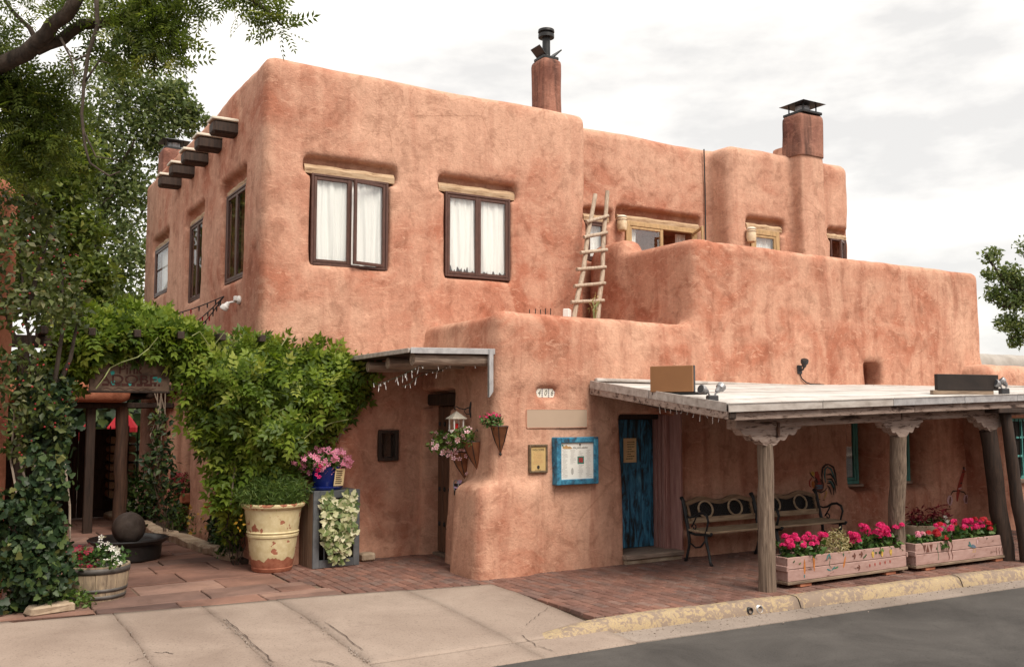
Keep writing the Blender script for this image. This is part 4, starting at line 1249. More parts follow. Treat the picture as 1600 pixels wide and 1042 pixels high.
# ---- doors
# studded plank door in the side of the entrance block
dr = MB().bb(6.085, 6.115, 11.42, 12.16, 0.03, 2.06, 0.004).build('entrance_door', 'door_wood', bld, world=True)
for k in range(5):
    y0 = 11.425 + k * 0.146
    MB().bb(6.055 + 0.004 * (k % 2), 6.086, y0 + .003, y0 + 0.143, 0.04, 2.05, 0.008).build('plank', 'door_wood', dr, world=True)
for zz in (0.42, 0.9, 1.38, 1.8):
    for k in range(5):
        y0 = 11.425 + k * 0.146 + 0.073
        c = np.array([6.05, y0, zz])
        mb = MB(); mb.lathe([(0.0, 0.0), (0.014, 0.006), (0.022, 0.016), (0.022, 0.024)], 10)
        v = np.array(mb.v); v = np.stack([v[:, 2] - 0.02, v[:, 0], v[:, 1] * 1.6], 1) + c
        put('stud', v, mb.f, 'black_metal', dr, True, world=True)
MB().bb(5.93, 6.2, 11.28, 12.42, 2.06, 2.22, 0.02).build('door_lintel', 'dark_wood', bld, world=True)
MB().bb(5.98, 6.14, 11.40, 12.18, -0.01, 0.03, 0.008).build('threshold', 'weathered_wood', bld, world=True)
# worn blue plank door under the porch
yd = 10.50
bd = MB().bb(7.74, 8.58, yd + 0.03, yd + 0.06, 0.12, 1.87, 0.004).build('blue_door', 'dark_wood', bld, world=True, label='blue plank door with worn paint')
pw_ = 0.84 / 4
for k in range(4):
    MB().bb(7.742 + k * pw_ + .003, 7.742 + (k + 1) * pw_ - .003, yd + 0.003 * (k % 2), yd + 0.031, 0.125, 1.865, 0.008).build('plank', 'blue_door_paint', bd, world=True)
fr_ = MB()
fr_.bb(8.585, 8.655, yd - 0.27, yd + 0.08, 0.10, 1.95, 0.008)
df = fr_.build('door_jamb', 'pink_trim', bld, world=True)
for k in range(3):
    MB().bb(8.560, 8.588, yd - 0.26 + k * 0.085, yd - 0.215 + k * 0.085, 0.105, 1.93, 0.010).build('moulding', 'pink_trim', df, world=True)
MB().bb(8.655, 8.70, 10.02, 10.26, 0.0, 2.15, 0.01).build('corner_trim', 'pink_trim', bld, world=True)
MB().bb(7.72, 8.60, yd - 0.12, yd + 0.08, 1.87, 1.95, 0.01).build('door_head', 'dark_wood', bld, world=True)
st = MB().bb(7.70, 8.68, 9.98, yd + 0.1, 0.055, 0.118, 0.012).build('door_step', 'weathered_wood_x', bld, world=True)
MB().bb(7.72, 8.67, 10.02, yd, -0.01, 0.053, 0.012).build('step_riser', 'stone_buff', st, world=True)

# ================================================================== THE PORCH OVER THE PAVEMENT
porch = thing('porch', 'long pavement porch with white membrane roof on weathered log posts and scalloped corbels', 'porch', (8.0, 7.8, 0))
def eave(x): return 0.028 * (x - 7.2)
def quad_sheet(p, th=0.012, n=(24, 4), wob=0.006):
    """thin sheet between four corners, slightly uneven"""
    p = [np.array(q, float) for q in p]
    V = []; F = []
    nx, ny = n
    for i in range(nx + 1):
        for j in range(ny + 1):
            a, b2 = i / nx, j / ny
            q = (p[0] * (1 - a) + p[1] * a) * (1 - b2) + (p[3] * (1 - a) + p[2] * a) * b2
            V.append(q + np.array([0, 0, wob * math.sin(q[0] * 2.7 + q[1] * 1.9)]))
    for i in range(nx):
        for j in range(ny):
            k = i * (ny + 1) + j
            F.append((k, k + ny + 1, k + ny + 2, k + 1))
    m_ = len(V); V += [v - np.array([0, 0, th]) for v in V]
    F += [tuple(reversed([i + m_ for i in f])) for f in list(F)]
    rim = [i * (ny + 1) for i in range(nx + 1)] + [nx * (ny + 1) + j for j in range(1, ny + 1)] + [i * (ny + 1) + ny for i in range(nx - 1, -1, -1)] + [j for j in range(ny - 1, 0, -1)]
    for q in range(len(rim)):
        a, b2 = rim[q], rim[(q + 1) % len(rim)]
        F.append((a, a + m_, b2 + m_, b2))
    return V, F
XE = 16.2
FLc, FRc = np.array([7.16, 7.50, 2.045]), np.array([XE, 7.36, 2.045 + eave(XE)])
BLc, BRc = np.array([7.24, 10.16, 2.345]), np.array([XE, 10.16, 2.40])
for k in range(4):
    a, b2 = k / 4 - (0.02 if k else 0), (k + 1) / 4 + 0.0
    off = np.array([0, 0, 0.005 * (k % 2)])
    v, f = quad_sheet([FLc + (BLc - FLc) * a + off, FRc + (BRc - FRc) * a + off, FRc + (BRc - FRc) * b2 + off, FLc + (BLc - FLc) * b2 + off], 0.012, (40, 4))
    put('roof_sheet', v, f, 'roof_membrane', porch, True, world=True)
v, f = quad_sheet([FLc - (0, -0.04, 0.03), FRc - (0, -0.04, 0.03), BRc - (0, 0, 0.03), BLc - (0, 0, 0.03)], 0.05, (30, 4), 0.003)
put('roof_deck', v, f, 'dark_wood', porch, world=True)
# metal flashing of the eave and of the left rake, in lengths
cuts = [7.14, 8.55, 9.75, 11.1, 12.2, 13.6, 15.0, XE]
for a, b2 in zip(cuts[:-1], cuts[1:]):
    ya, yb = 7.49 - 0.0155 * (a - 7.16), 7.49 - 0.0155 * (b2 - 7.16)
    za, zb = 2.045 + eave(a), 2.045 + eave(b2)
    MB().beam((a + .004, ya, za - 0.028), (b2 - .004, yb, zb - 0.028), 0.018, 0.085, 0.003).build('eave_flashing', 'galvanised' if a > 9 else 'flashing', porch, world=True)
    MB().beam((a + .004, ya + 0.02, za + 0.021), (b2 - .004, yb + 0.02, zb + 0.021), 0.08, 0.01, 0.002).build('eave_drip', 'flashing', porch, world=True)
rk = [(7.16, 7.52, 2.045), (7.195, 8.85, 2.20), (7.235, 10.1, 2.345)]
for p, q in zip(rk[:-1], rk[1:]):
    p, q = np.array(p), np.array(q)
    MB().beam(p + (-0.012, 0.005, -0.018), q + (-0.012, -0.005, -0.018), 0.02, 0.10, 0.003).build('rake_flashing', 'flashing', porch, world=True)
    MB().beam(p + (0.004, 0, -0.105), q + (0.004, 0, -0.105), 0.04, 0.085, 0.006).build('rake_board', 'grey_pink_wood', porch, world=True)
for k, (a, b2) in enumerate(((7.3, 9.2), (9.2, 11.0), (11.0, 12.7), (12.7, 15.6))):
    za, zb = 2.36 + 0.02 * math.sin(a), 2.36 + 0.02 * math.sin(b2)
    MB().beam((a, 10.085, za + .01), (b2, 10.085, zb + .01), 0.07, 0.045, 0.012).build('wall_flashing', 'flashing', porch, world=True)
# wooden fascia and the beam below it
def bz(x): return 1.93 + eave(x)
for a, b2 in ((7.20, 10.2), (10.2, 12.6), (12.6, XE)):
    a2 = 7.44 if a < 7.3 else a
    MB().beam((a + .003, 7.56 - 0.0155 * (a - 7.16), bz(a)), (b2 - .003, 7.56 - 0.0155 * (b2 - 7.16), bz(b2)), 0.05, 0.10, 0.008).build('fascia_board', 'grey_pink_wood', porch, world=True)
    MB().beam((a2 + .02, 7.80 - 0.0155 * (a2 - 7.16), bz(a2) - 0.095), (b2 - .003, 7.80 - 0.0155 * (b2 - 7.16), bz(b2) - 0.095), 0.16, 0.115, 0.015).build('beam', 'grey_pink_wood', porch, world=True)
for k in range(11):
    xx = 7.5 + k * 0.8
    MB().tube([(xx, 7.66, bz(xx) + 0.03), (xx + .02, 8.9, bz(xx) + 0.10), (xx, 10.2, 2.25)], 0.055, 10).build('rafter', 'dark_wood', porch, True, world=True)
def corbel(x, y, ztop, hw, mat='grey_pink_wood', hgt=0.215, th=0.13):
    half = [(0.0, hgt), (0.10, hgt), (0.20, hgt * 0.93), (0.30, hgt * 0.74), (0.34, hgt * 0.68), (0.40, hgt * 0.74), (0.47, hgt * 0.72), (0.53, hgt * 0.60), (0.58, hgt * 0.44), (0.62, hgt * 0.40), (0.70, hgt * 0.46), (0.78, hgt * 0.44), (0.85, hgt * 0.30), (0.88, hgt * 0.16), (0.95, hgt * 0.15), (1.0, hgt * 0.1), (1.0, 0.0)]
    poly = [(-u * hw, -d) for u, d in reversed(half)] + [(u * hw, -d) for u, d in half[1:]]
    mb = MB(); mb.prism([(x + a, ztop + b2) for a, b2 in poly], y - th / 2, y + th / 2)
    return mb.build('corbel', mat, porch, world=True)
PY = 7.80
c1 = corbel(7.98, PY - .012, bz(7.98) - 0.14, 0.50)
corbel(10.22, PY - .05, bz(10.2) - 0.14, 0.40)
corbel(12.02, PY - .08, bz(12.0) - 0.14, 0.40)
MB().bb(8.075, 8.105, PY - 0.115, PY - 0.08, bz(8.08) - 0.26, bz(8.08) - 0.10, 0.004).build('iron_strap', 'rusty_iron', c1, world=True)
def log(p, q, r0, r1, n=14, k=9, wob=0.012):
    P_ = []; rr = []
    for i in range(k):
        s_ = i / (k - 1)
        c = np.array(p) * (1 - s_) + np.array(q) * s_
        w_ = wob * (0.3 + math.sin(PI * s_))
        P_.append(c + np.array([math.sin(i * 1.9 + p[0]) * w_, math.cos(i * 1.3 + p[1]) * w_, 0])); rr.append((r0 * (1 - s_) + r1 * s_) * (1 + 0.03 * math.sin(i * 2.6 + p[0])))
    return MB().tube(P_, rr, n)
autosmooth(log((7.97, 7.80, -0.01), (7.98, PY, bz(8) - 0.34), 0.098, 0.088, wob=0.006).build('post', 'weathered_wood', porch, world=True), 50)
autosmooth(log((10.33, 7.93, -0.01), (10.22, PY - .05, bz(10.2) - 0.34), 0.10, 0.10, wob=0.005).build('post', 'weathered_wood', porch, world=True), 50)
autosmooth(log((12.34, 7.74, -0.01), (12.02, PY - .08, bz(12) - 0.34), 0.115, 0.105).build('post', 'dark_wood', porch, world=True), 50)
autosmooth(log((12.42, 7.50, -0.01), (12.18, 7.58, bz(12.2) - 0.05), 0.085, 0.07).build('post', 'dark_wood', porch, world=True), 50)
MB().bb(11.85, 13.2, 7.44, 7.70, bz(12.4) - 0.12, bz(12.4) - 0.055, 0.01).build('cross_beam', 'dark_wood', porch, world=True)

MB().bb(7.17, 7.27, 7.50, 7.62, 1.90, 1.995, 0.012).build('rafter_end', 'dark_wood', porch, world=True)
# signs and floodlights on the porch roof
def roof_z(x, y):
    t_ = (y - 7.5) / 2.66
    return (2.045 + eave(x)) * (1 - t_) + 2.36 * t_
sg_ = thing('blank_sign', 'plain brown signboard standing on the left edge of the porch roof', 'sign', (7.28, 8.55, roof_z(7.28, 8.55)), R(-64))
MB().bb(-0.265, 0.265, -0.03, 0.0, 0.035, 0.335, 0.004).build('panel', 'brown_panel', sg_)
MB().bb(-0.268, 0.268, 0.001, 0.045, 0.032, 0.338, 0.004).build('case', 'lamp_dark', sg_)
MB().bb(-0.26, 0.40, 0.0, 0.07, 0.0, 0.033, 0.004).build('bracket', 'black_metal', sg_)
sg2 = thing('blank_sign', 'black signboard standing on the right end of the porch roof', 'sign', (11.72, 7.80, roof_z(11.9, 7.8)), R(-10))
MB().bb(-0.53, 0.53, -0.03, 0.03, 0.06, 0.27, 0.005).build('panel', 'black_panel', sg2)
MB().bb(-0.60, 0.45, -0.02, 0.04, 0.0, 0.059, 0.005).build('bracket', 'planter_base_wood', sg2)
def lamp_head(parent, base, aim, s_=1.0, mat='grey_metal', face='lamp_dark', elbow=True):
    base = np.array(base, float); d = np.array(aim, float); d /= np.linalg.norm(d)
    mb = MB()
    prof = [(0.0, 0.018), (0.025, 0.030), (0.05, 0.034), (0.065, 0.05), (0.105, 0.054), (0.115, 0.050)]
    pts = [base + d * (a * s_) for a, _ in prof]
    mb.tube(pts, [r_ * s_ for _, r_ in prof], 16)
    o = autosmooth(mb.build('lamp_head', mat, parent), 40)
    e = base + d * 0.116 * s_
    MB().tube([e, e + d * 0.003], 0.044 * s_, 16).build('lens', face, o)
    return o
def floodlight(loc, label, rz=0, mat='grey_metal', aims=((-0.8, -0.35, 0.25), (0.55, 0.2, 0.45))):
    r_ = thing('floodlight', label, 'floodlight', loc, rz)
    MB().box((0, 0, 0.045), (0.12, 0.09, 0.09), 0.012).build('junction_box', 'lamp_dark', r_)
    for k, a in enumerate(aims):
        sx = -0.03 if k == 0 else 0.03
        b0 = (sx * 1.6, 0, 0.125)
        MB().tube([(sx, 0, 0.085), (sx * 1.3, 0, 0.105), b0], 0.011, 8).build('arm', 'grey_metal', r_)
        lamp_head(r_, b0, a, 1.0, mat)
    return r_
floodlight((7.22, 7.82, roof_z(7.2, 7.82) - 0.015), 'double floodlight beside the brown signboard at the roof corner', R(-20))
floodlight((12.32, 7.66, roof_z(12.3, 7.66)), 'double floodlight beside the black signboard on the porch roof', R(-20), aims=((-0.9, -0.2, 0.35), (-0.5, 0.2, 0.6)))
# black wall lamp above the porch roof
ly = wall_y('low', 11.07, 2.62)
wl = thing('wall_lamp', 'black spotlight on the adobe wall above the porch roof with its cable', 'lamp', (11.07, ly, 2.60))
MB().box((0, -0.012, 0), (0.09, 0.03, 0.13), 0.01).build('back_plate', 'lamp_dark', wl)
MB().tube([(0, -0.02, -0.02), (0.01, -0.07, 0.0), (0.02, -0.08, 0.04)], 0.014, 8).build('arm', 'lamp_dark', wl)
lamp_head(wl, (0.02, -0.08, 0.03), (-0.25, -0.35, 0.8), 1.1, 'lamp_dark', 'black_panel')
MB().tube([(0.0, -0.02, -0.06), (0.02, -0.03, -0.13), (0.11, -0.035, -0.19), (0.22, -0.03, -0.215), (0.5, -0.03, -0.22)], 0.009, 6).build('cable', 'iron', wl)

# ================================================================== ENTRANCE CANOPY
can = thing('entrance_canopy', 'small log-beamed canopy with metal edge over the entrance door', 'canopy', (4.8, 11.2, 0))
v, f = quad_sheet([(4.72, 10.22, 2.715), (5.87, 10.22, 2.735), (5.95, 12.3, 2.78), (4.70, 12.3, 2.70)], 0.03, (10, 10), 0.004)
put('roof', v, f, 'roof_membrane', can, True, world=True)
v, f = quad_sheet([(4.75, 10.27, 2.68), (5.85, 10.27, 2.70), (5.92, 12.3, 2.745), (4.73, 12.3, 2.665)], 0.02, (10, 10), 0.003)
put('roof_deck', v, f, 'dark_wood', can, world=True)
MB().beam((4.72, 10.205, 2.695), (5.88, 10.205, 2.715), 0.014, 0.07, 0.003).build('eave_flashing', 'galvanised', can, world=True)
v = []
MB().beam((4.70, 10.21, 2.695), (4.69, 12.28, 2.68), 0.014, 0.055, 0.003).build('rake_flashing', 'flashing', can, world=True)
for k, (yy, r_) in enumerate(((10.33, 0.078), (11.05, 0.07), (11.70, 0.07))):
    x0 = 4.80
    lo = log((x0, yy, 2.60 - 0.02 * k), (6.05, yy, 2.615 - 0.02 * k), r_, r_ * 0.95, 14, 6, 0.006)
    autosmooth(lo.build('log', 'weathered_wood_x', can, world=True), 45)
# downspout at the corner
dsx = 5.795
ds = MB()
for i in range(3): pass
V = []; F = []
w_, d_ = 0.028, 0.022
zt, zb = 2.74, 2.15
ring = [(-w_, -d_), (w_, -d_), (w_, d_), (-w_, d_)]
for (zz, tw) in ((zt, 1.0), (2.3, 1.0), (zb, 1.0)):
    for (a, b2) in ring: V.append((dsx + a, 10.2 + b2, zz + (0.07 if zz == zb and a > 0 else 0)))
for i in range(2):
    for j in range(4): F.append((i * 4 + j, i * 4 + (j + 1) % 4, (i + 1) * 4 + (j + 1) % 4, (i + 1) * 4 + j))
put('downspout', V, F, 'galvanised', can, world=True)
# icicle light string along the log
lights = thing('string_lights', 'white icicle fairy lights on green wire hanging under the entrance canopy', 'string lights', (5.2, 10.34, 2.55))
pathp = [at(px, py, y=10.33) for px, py in ((757, 566), (735, 563), (712, 556), (700, 562), (685, 566), (670, 570), (655, 572), (640, 580), (625, 588), (608, 594), (592, 600), (582, 598))]
mb = MB(); mb.tube(pathp, 0.0035, 5)
path2 = [at(px, py, y=10.40) for px, py in ((700, 560), (705, 566), (690, 578), (668, 582), (650, 590), (640, 600), (628, 604))]
mb.tube(path2, 0.003, 5)
mb.build('wire', 'leaf_ivy', lights, world=True)
for k in range(46):
    P_ = pathp if k % 3 else path2
    i = random.randrange(len(P_) - 1); s_ = random.random()
    p = np.array(P_[i]) * (1 - s_) + np.array(P_[i + 1]) * s_
    drop = random.choice((0.02, 0.03, 0.05, 0.09))
    q = p + np.array([random.uniform(-.02, .02), random.uniform(-.02, .02), -drop])
    MB().tube([p, p * 0.4 + q * 0.6], 0.002, 4).tube([p * .4 + q * .6, q], [0.0045, 0.003], 5).build('bulb', 'bulb_glass', lights, world=True)
lights2 = thing('string_lights', 'white icicle fairy lights hanging under the porch edge near the blue door', 'string lights', (7.25, 8.2, 1.9))
for k in range(11):
    yy = 8.75 - k * 0.10
    zz = roof_z(7.22, yy) - 0.16
    MB().tube([(7.25, yy, zz), (7.25 + random.uniform(-.02, .02), yy, zz - random.choice((.03, .05, .08)))], 0.004, 5).build('bulb', 'bulb_glass', lights2, world=True)
MB().tube([(7.25, 8.8 - k * 0.1, roof_z(7.22, 8.8 - k * .1) - 0.157) for k in range(12)], 0.0035, 5).build('wire', 'leaf_ivy', lights2, world=True)

# ================================================================== WALL FITTINGS OF THE ENTRANCE BLOCK
def wl_y(x, z): return wall_y('low', x, z, 5.0, YL)
yy = wl_y(6.575, 2.21)
nt_ = thing('house_number', 'three glazed number tiles set into the adobe above the taupe plate', 'house number', (6.575, yy, 2.21))
for k, ch in enumerate('406'):
    tl = MB().box(((k - 1) * 0.096, -0.006, 0), (0.092, 0.014, 0.115), 0.003).build('tile', 'glazed_tile', nt_)
    lettering(ch, 0.10, 'numeral', 'ink', tl, ((k - 1) * 0.096, -0.014, 0), depth=0.001, sx=0.8, shear=0.25)
    for kk in range(5):
        for sx in (-1, 1):
            MB().box(((k - 1) * 0.096 + sx * 0.041, -0.0135, -0.046 + kk * 0.023), (0.007, 0.002, 0.010), 0).build('border_mark', 'ink_blue', tl)
yy = min(wl_y(6.3, 1.9), wl_y(7.1, 1.9), wl_y(6.7, 1.9))
pl = thing('wall_plate', 'plain taupe plate set flat in the adobe wall below the number tiles', 'plate', (6.715, yy, 1.89))
mb = MB()
n = 6; poly = []
for cx_, cz_, a0 in ((0.44, 0.095, 0), (-0.44, 0.095, 90), (-0.44, -0.095, 180), (0.44, -0.095, 270)):
    for i in range(n + 1):
        an = R(a0 + 90 * i / n); poly.append((cx_ + 0.015 * math.cos(an), cz_ + 0.015 * math.sin(an)))
mb.prism(poly, -0.012, 0.03); mb.build('panel', 'taupe_panel', pl)
mb = MB(); mb.tube([(a * 1.012, -0.006, b2 * 1.05) for a, b2 in poly], 0.008, 6, closed=True); mb.build('plaster_rim', 'adobe', pl)
# framed welcome notice
yy = min(wl_y(6.32, 1.4), wl_y(6.5, 1.4)) - 0.01
wn = thing('framed_notice', 'small bronze-framed aged welcome notice beside the blue menu case', 'notice', (6.41, yy, 1.395))
mb = MB()
for (a, b2, c, d) in ((-0.135, -0.108, -0.175, 0.175), (0.108, 0.135, -0.175, 0.175), (-0.11, 0.11, 0.148, 0.175), (-0.11, 0.11, -0.175, -0.148)): mb.bb(a, b2, -0.03, 0.02, c, d, 0.006)
mb.build('frame', 'bronze_frame', wn)
pp = MB().bb(-0.112, 0.112, -0.014, -0.008, -0.152, 0.152, 0).build('paper', 'paper_aged', wn)
lettering('WELCOME', 0.036, 'lettering', 'ink', pp, (0, -0.0155, 0.108), depth=0.0006)
def text_lines(parent, x0, x1, z0, z1, n, y, mat, jag=0.3, th=0.45):
    mb = MB()
    for i in range(n):
        z = z1 - (z1 - z0) * (i + 0.5) / n
        h_ = (z1 - z0) / n * th
        a = x0 + (x1 - x0) * random.random() * jag * 0.5; b2 = x1 - (x1 - x0) * random.random() * jag
        x = a
        while x < b2:
            w_ = min(random.uniform(0.5, 2.2) * h_ * 1.6, b2 - x)
            mb.bb(x, x + w_, y - 0.0008, y, z - h_ / 2, z + h_ / 2, 0)
            x += w_ + h_ * 0.55
    return mb.build('print', mat, parent, kind='stuff')
text_lines(pp, -0.085, 0.085, -0.07, 0.085, 9, -0.0142, 'print_tan', 0.4)
MB().prism([(0.02 * math.cos(i * PI / 6) - 0.0, -0.105 + 0.024 * math.sin(i * PI / 6)) for i in range(12)], -0.0155, -0.0145).build('emblem', 'ink', pp)
text_lines(pp, -0.05, 0.05, -0.143, -0.132, 1, -0.0142, 'ink', 0.1)
# menu case
mx0, mx1, mz0, mz1 = 6.63, 7.27, 1.06, 1.655
yy = min(wl_y(mx0, 1.3), wl_y(mx1, 1.3), wl_y(6.95, 1.6)) - 0.005
mc = thing('menu_case', 'weathered bright blue wooden case displaying a printed white menu', 'menu case', ((mx0 + mx1) / 2, yy, (mz0 + mz1) / 2))
hw, hh = (mx1 - mx0) / 2, (mz1 - mz0) / 2
for (a, b2, c, d) in ((-hw, -hw + 0.07, -hh, hh), (hw - 0.07, hw, -hh, hh), (-hw + .071, hw - .071, hh - 0.07, hh - .002), (-hw + .071, hw - .071, -hh + .002, -hh + 0.07)):
    MB().bb(a, b2, -0.10, 0.03, c, d, 0.008).build('frame_board', 'blue_frame_paint', mc)
mp_ = MB().bb(-hw + 0.065, hw - 0.065, -0.075, -0.07, -hh + 0.065, hh - 0.065, 0).build('menu_sheet', 'paper_white', mc)
MB().add([(-hw + .068, -0.088, -hh + .068), (hw - .068, -0.088, -hh + .068), (hw - .068, -0.088, hh - .068), (-hw + .068, -0.088, hh - .068)], [(0, 1, 2, 3)]).build('glass_pane', 'glass', mc)
for k in range(4):
    x0 = -0.235 + k * 0.121
    if k == 2:
        text_lines(mp_, x0, x0 + 0.10, 0.06, 0.13, 5, -0.0755, 'ink_grey', 0.5, 0.35); text_lines(mp_, x0, x0 + 0.10, -0.21, -0.05, 11, -0.0755, 'ink_grey', 0.5, 0.35)
    elif k == 1:
        text_lines(mp_, x0, x0 + 0.10, -0.04, 0.14, 13, -0.0755, 'ink_grey', 0.5, 0.35)
    else: text_lines(mp_, x0, x0 + 0.10, -0.21, 0.14, 24, -0.0755, 'ink_grey', 0.5, 0.35)
lettering('the pink adobe', 0.038, 'lettering', 'ink', mp_, (0.045, -0.0765, 0.165), depth=0.0006, shear=0.3)
MB().prism([(0.045 + 0.012 * math.cos(i * PI / 5), 0.20 + 0.017 * math.sin(i * PI / 5)) for i in range(10)], -0.0765, -0.0755).build('emblem', 'ink', mp_)
mb = MB(); mb.prism([(-0.225, 0.165), (-0.215, 0.19), (-0.19, 0.185), (-0.165, 0.205), (-0.14, 0.18), (-0.11, 0.185), (-0.075, 0.16), (-0.09, 0.15), (-0.20, 0.152)], -0.0765, -0.0755); mb.build('printed_sketch', 'print_tan', mp_)
mb = MB(); mb.prism([(-0.22 + 0.012 * math.cos(i), 0.197 + 0.014 * math.sin(i)) for i in range(6)], -0.077, -0.0757); mb.build('printed_sketch', 'print_green', mp_)
MB().bb(0.005, 0.105, -0.0765, -0.0755, -0.04, 0.055, 0).build('printed_picture', 'print_green', mp_)
MB().bb(0.022, 0.088, -0.0778, -0.0768, -0.022, 0.04, 0).build('printed_picture', 'print_red', mp_)
MB().prism([(-0.075 + 0.02 * math.cos(i * .7), -0.13 + 0.045 * math.sin(i * .7)) for i in range(9)], -0.0765, -0.0757).build('printed_sketch', 'ink_grey', mp_)
# notice on the blue door
dn = thing('paper_notice', 'cream paper notice tacked on the blue plank door', 'notice', (8.165, yd - 0.004, 1.445))
nb_ = MB().bb(-0.11, 0.11, -0.006, 0.0, -0.165, 0.165, 0).build('paper', 'paper_cream', dn)
text_lines(nb_, -0.085, 0.085, -0.13, 0.13, 8, -0.0065, 'ink', 0.5, 0.3)

# lantern on its scroll bracket
lx, lyy, lz = 5.66, 10.84, 1.90
wbx = wall_x('low', 10.80, 2.0, 4.0, 5.85)
ln = thing('lantern', 'cream house-shaped candle lantern hanging from a scrolled iron bracket', 'lantern', (lx, lyy, lz - 0.16))
mb = MB()
mb.tube([(wbx + 0.01 - lx, -0.04, 0.30), (0.1, -0.02, 0.265), (0.04, 0, 0.28), (0.0, 0, 0.30), (-0.03, 0, 0.29), (-0.028, 0, 0.265), (-0.005, 0, 0.262)], 0.007, 8)
mb.tube([(wbx - lx, -0.04, 0.21), (0.13, -0.03, 0.20), (0.10, -0.025, 0.24), (0.12, -0.02, 0.265)], 0.006, 8)
mb.tube([(wbx - lx, -0.04, 0.16), (wbx - lx - 0.02, -0.04, 0.25), (wbx - lx, -0.04, 0.36)], 0.012, 8)
mb.build('bracket', 'iron', ln)
w_ = 0.105
mb = MB(); mb.add([(-w_, -w_, 0.145), (w_, -w_, 0.145), (w_, w_, 0.145), (-w_, w_, 0.145), (0, 0, 0.245)], [(3, 2, 1, 0), (0, 1, 4), (1, 2, 4), (2, 3, 4), (3, 0, 4)]); mb.build('roof', 'cream_paint', ln)
for sx in (-1, 1):
    for sy in (-1, 1): MB().box((sx * 0.065, sy * 0.065, 0.075), (0.016, 0.016, 0.14), 0.002).build('corner_post', 'white_paint', ln)
MB().box((0, 0, -0.004), (0.16, 0.16, 0.018), 0.003).build('base', 'white_paint', ln)
MB().tube([(-0.08, -0.06, -0.005), (-0.11, -0.07, -0.03), (-0.125, -0.07, -0.01), (-0.11, -0.07, 0.0)], 0.005, 6).build('scroll', 'white_paint', ln)
autosmooth(MB().lathe([(0, 0.006), (0.026, 0.008), (0.024, 0.05), (0.028, 0.085), (0.0, 0.09)], 14).build('candle_glass', 'red_glass', ln), 40)
# key ring box with cloth
kb = thing('wall_box', 'small black wall box holding a mauve cloth beside the buttress', 'box', (wall_x('low', 10.95, 1.0, 4.0, 5.8), 10.95, 0.98))
MB().box((-0.05, 0, 0.0), (0.11, 0.14, 0.15), 0.01).build('box', 'black_panel', kb)
mb = MB(); mb.tube([(-0.115, -0.02 + 0.065 * math.cos(i * PI / 8), 0.055 + 0.07 * math.sin(i * PI / 8)) for i in range(16)], 0.007, 6, closed=True); mb.build('ring', 'grey_metal', kb)
v, f = quad_sheet([(-0.105, -0.06, 0.0), (-0.105, 0.05, 0.0), (-0.10, 0.045, 0.01), (-0.10, -0.055, 0.01)], 0.004, (6, 2))
mb = MB()
for k in range(6):
    a, b2 = -0.055 + k * 0.018, -0.055 + (k + 1) * 0.018
    mb.add([(-0.112 - 0.01 * (k % 2), a, 0.02), (-0.112 - 0.01 * ((k + 1) % 2), b2, 0.02), (-0.05, b2, 0.13 - 0.01 * (k % 3)), (-0.05, a, 0.13 - 0.01 * ((k + 2) % 3))], [(0, 1, 2, 3)])
mb.build('cloth', 'mauve_cloth', kb)

# ---- cone-shaped wall planters and their flowers
def cone(loc, label, out=(-1, 0), s_=1.0):
    r_ = thing('wall_planter', label, 'planter', loc)
    mb = MB()
    V = []; n = 16
    ox, oy = out
    for (rr, z) in ((0.115, 0.0), (0.105, -0.02), (0.06, -0.18), (0.018, -0.30), (0.005, -0.32)):
        for j in range(n):
            a = 2 * PI * j / n
            cx_, cy_ = rr * math.cos(a), rr * math.sin(a)
            d = cx_ * ox + cy_ * oy
            V.append(((cx_ + ox * rr * 0.9) * s_, (cy_ + oy * rr * 0.9) * s_, z * s_))
    F = []
    for i in range(4):
        for j in range(n): F.append((i * n + j, (i + 1) * n + j, (i + 1) * n + (j + 1) % n, i * n + (j + 1) % n))
    F.append(tuple(range(4 * n, 5 * n)))
    put('cone', V, F, 'rust_cone', r_, True)
    put('soil', [(v_[0] * 0.93, v_[1] * 0.93, -0.02) for v_ in V[:n]], [tuple(range(n))], 'soil', r_)
    mb = MB(); mb.tube([((0.105 * math.cos(2 * PI * j / n) + ox * 0.1035) * s_, (0.105 * math.sin(2 * PI * j / n) + oy * 0.1035) * s_, 0.0) for j in range(n)], 0.007, 6, closed=True)
    for an in (-1.2, 0, 1.2):
        p0 = np.array([0.112 * math.cos(an + math.atan2(oy, ox)) + ox * .1035, 0.112 * math.sin(an + math.atan2(oy, ox)) + oy * .1035, 0])
        mb.tube([p0 * s_, (p0 * np.array([.6, .6, 1]) + (0, 0, -.17)) * s_, np.array([ox * .01, oy * .01, -.325]) * s_], 0.005, 6)
    mb.tube([(0, 0, 0), (0, 0, 0.12), (ox * 0.02, oy * 0.02, 0.15), (ox * .04, oy * .04, 0.13)], 0.006, 6)
    mb.lathe([(0, -0.36), (0.018, -0.345), (0.018, -0.335), (0, -0.32)], 10, (ox * 0.01, oy * 0.01, 0))
    mb.build('iron_holder', 'iron', r_)
    return r_
def plant(name, label, cat, loc, grp=None): return thing(name, label, cat, loc, 0, grp)
def florets(name, mat, parent, pos, size, up=0.25, out=None, jit=0.7, world=True):
    n = len(pos)
    nrm = rand_dirs(n) * jit + np.array([-0.25, -0.45, up])
    if out is not None: nrm = nrm + out
    fr_ = rot_frames(nrm, rng.random(n) * 6.28)
    v, f, t_ = scatter(FLOWER[0], FLOWER[1], pos, fr_, size * (0.75 + 0.5 * rng.random(n)), None, FLOWER[2])
    return put(name, v, f, mat, parent, tint=t_, world=world)
c1x = wall_x('low', 10.24, 1.85, 4.0, 5.8)
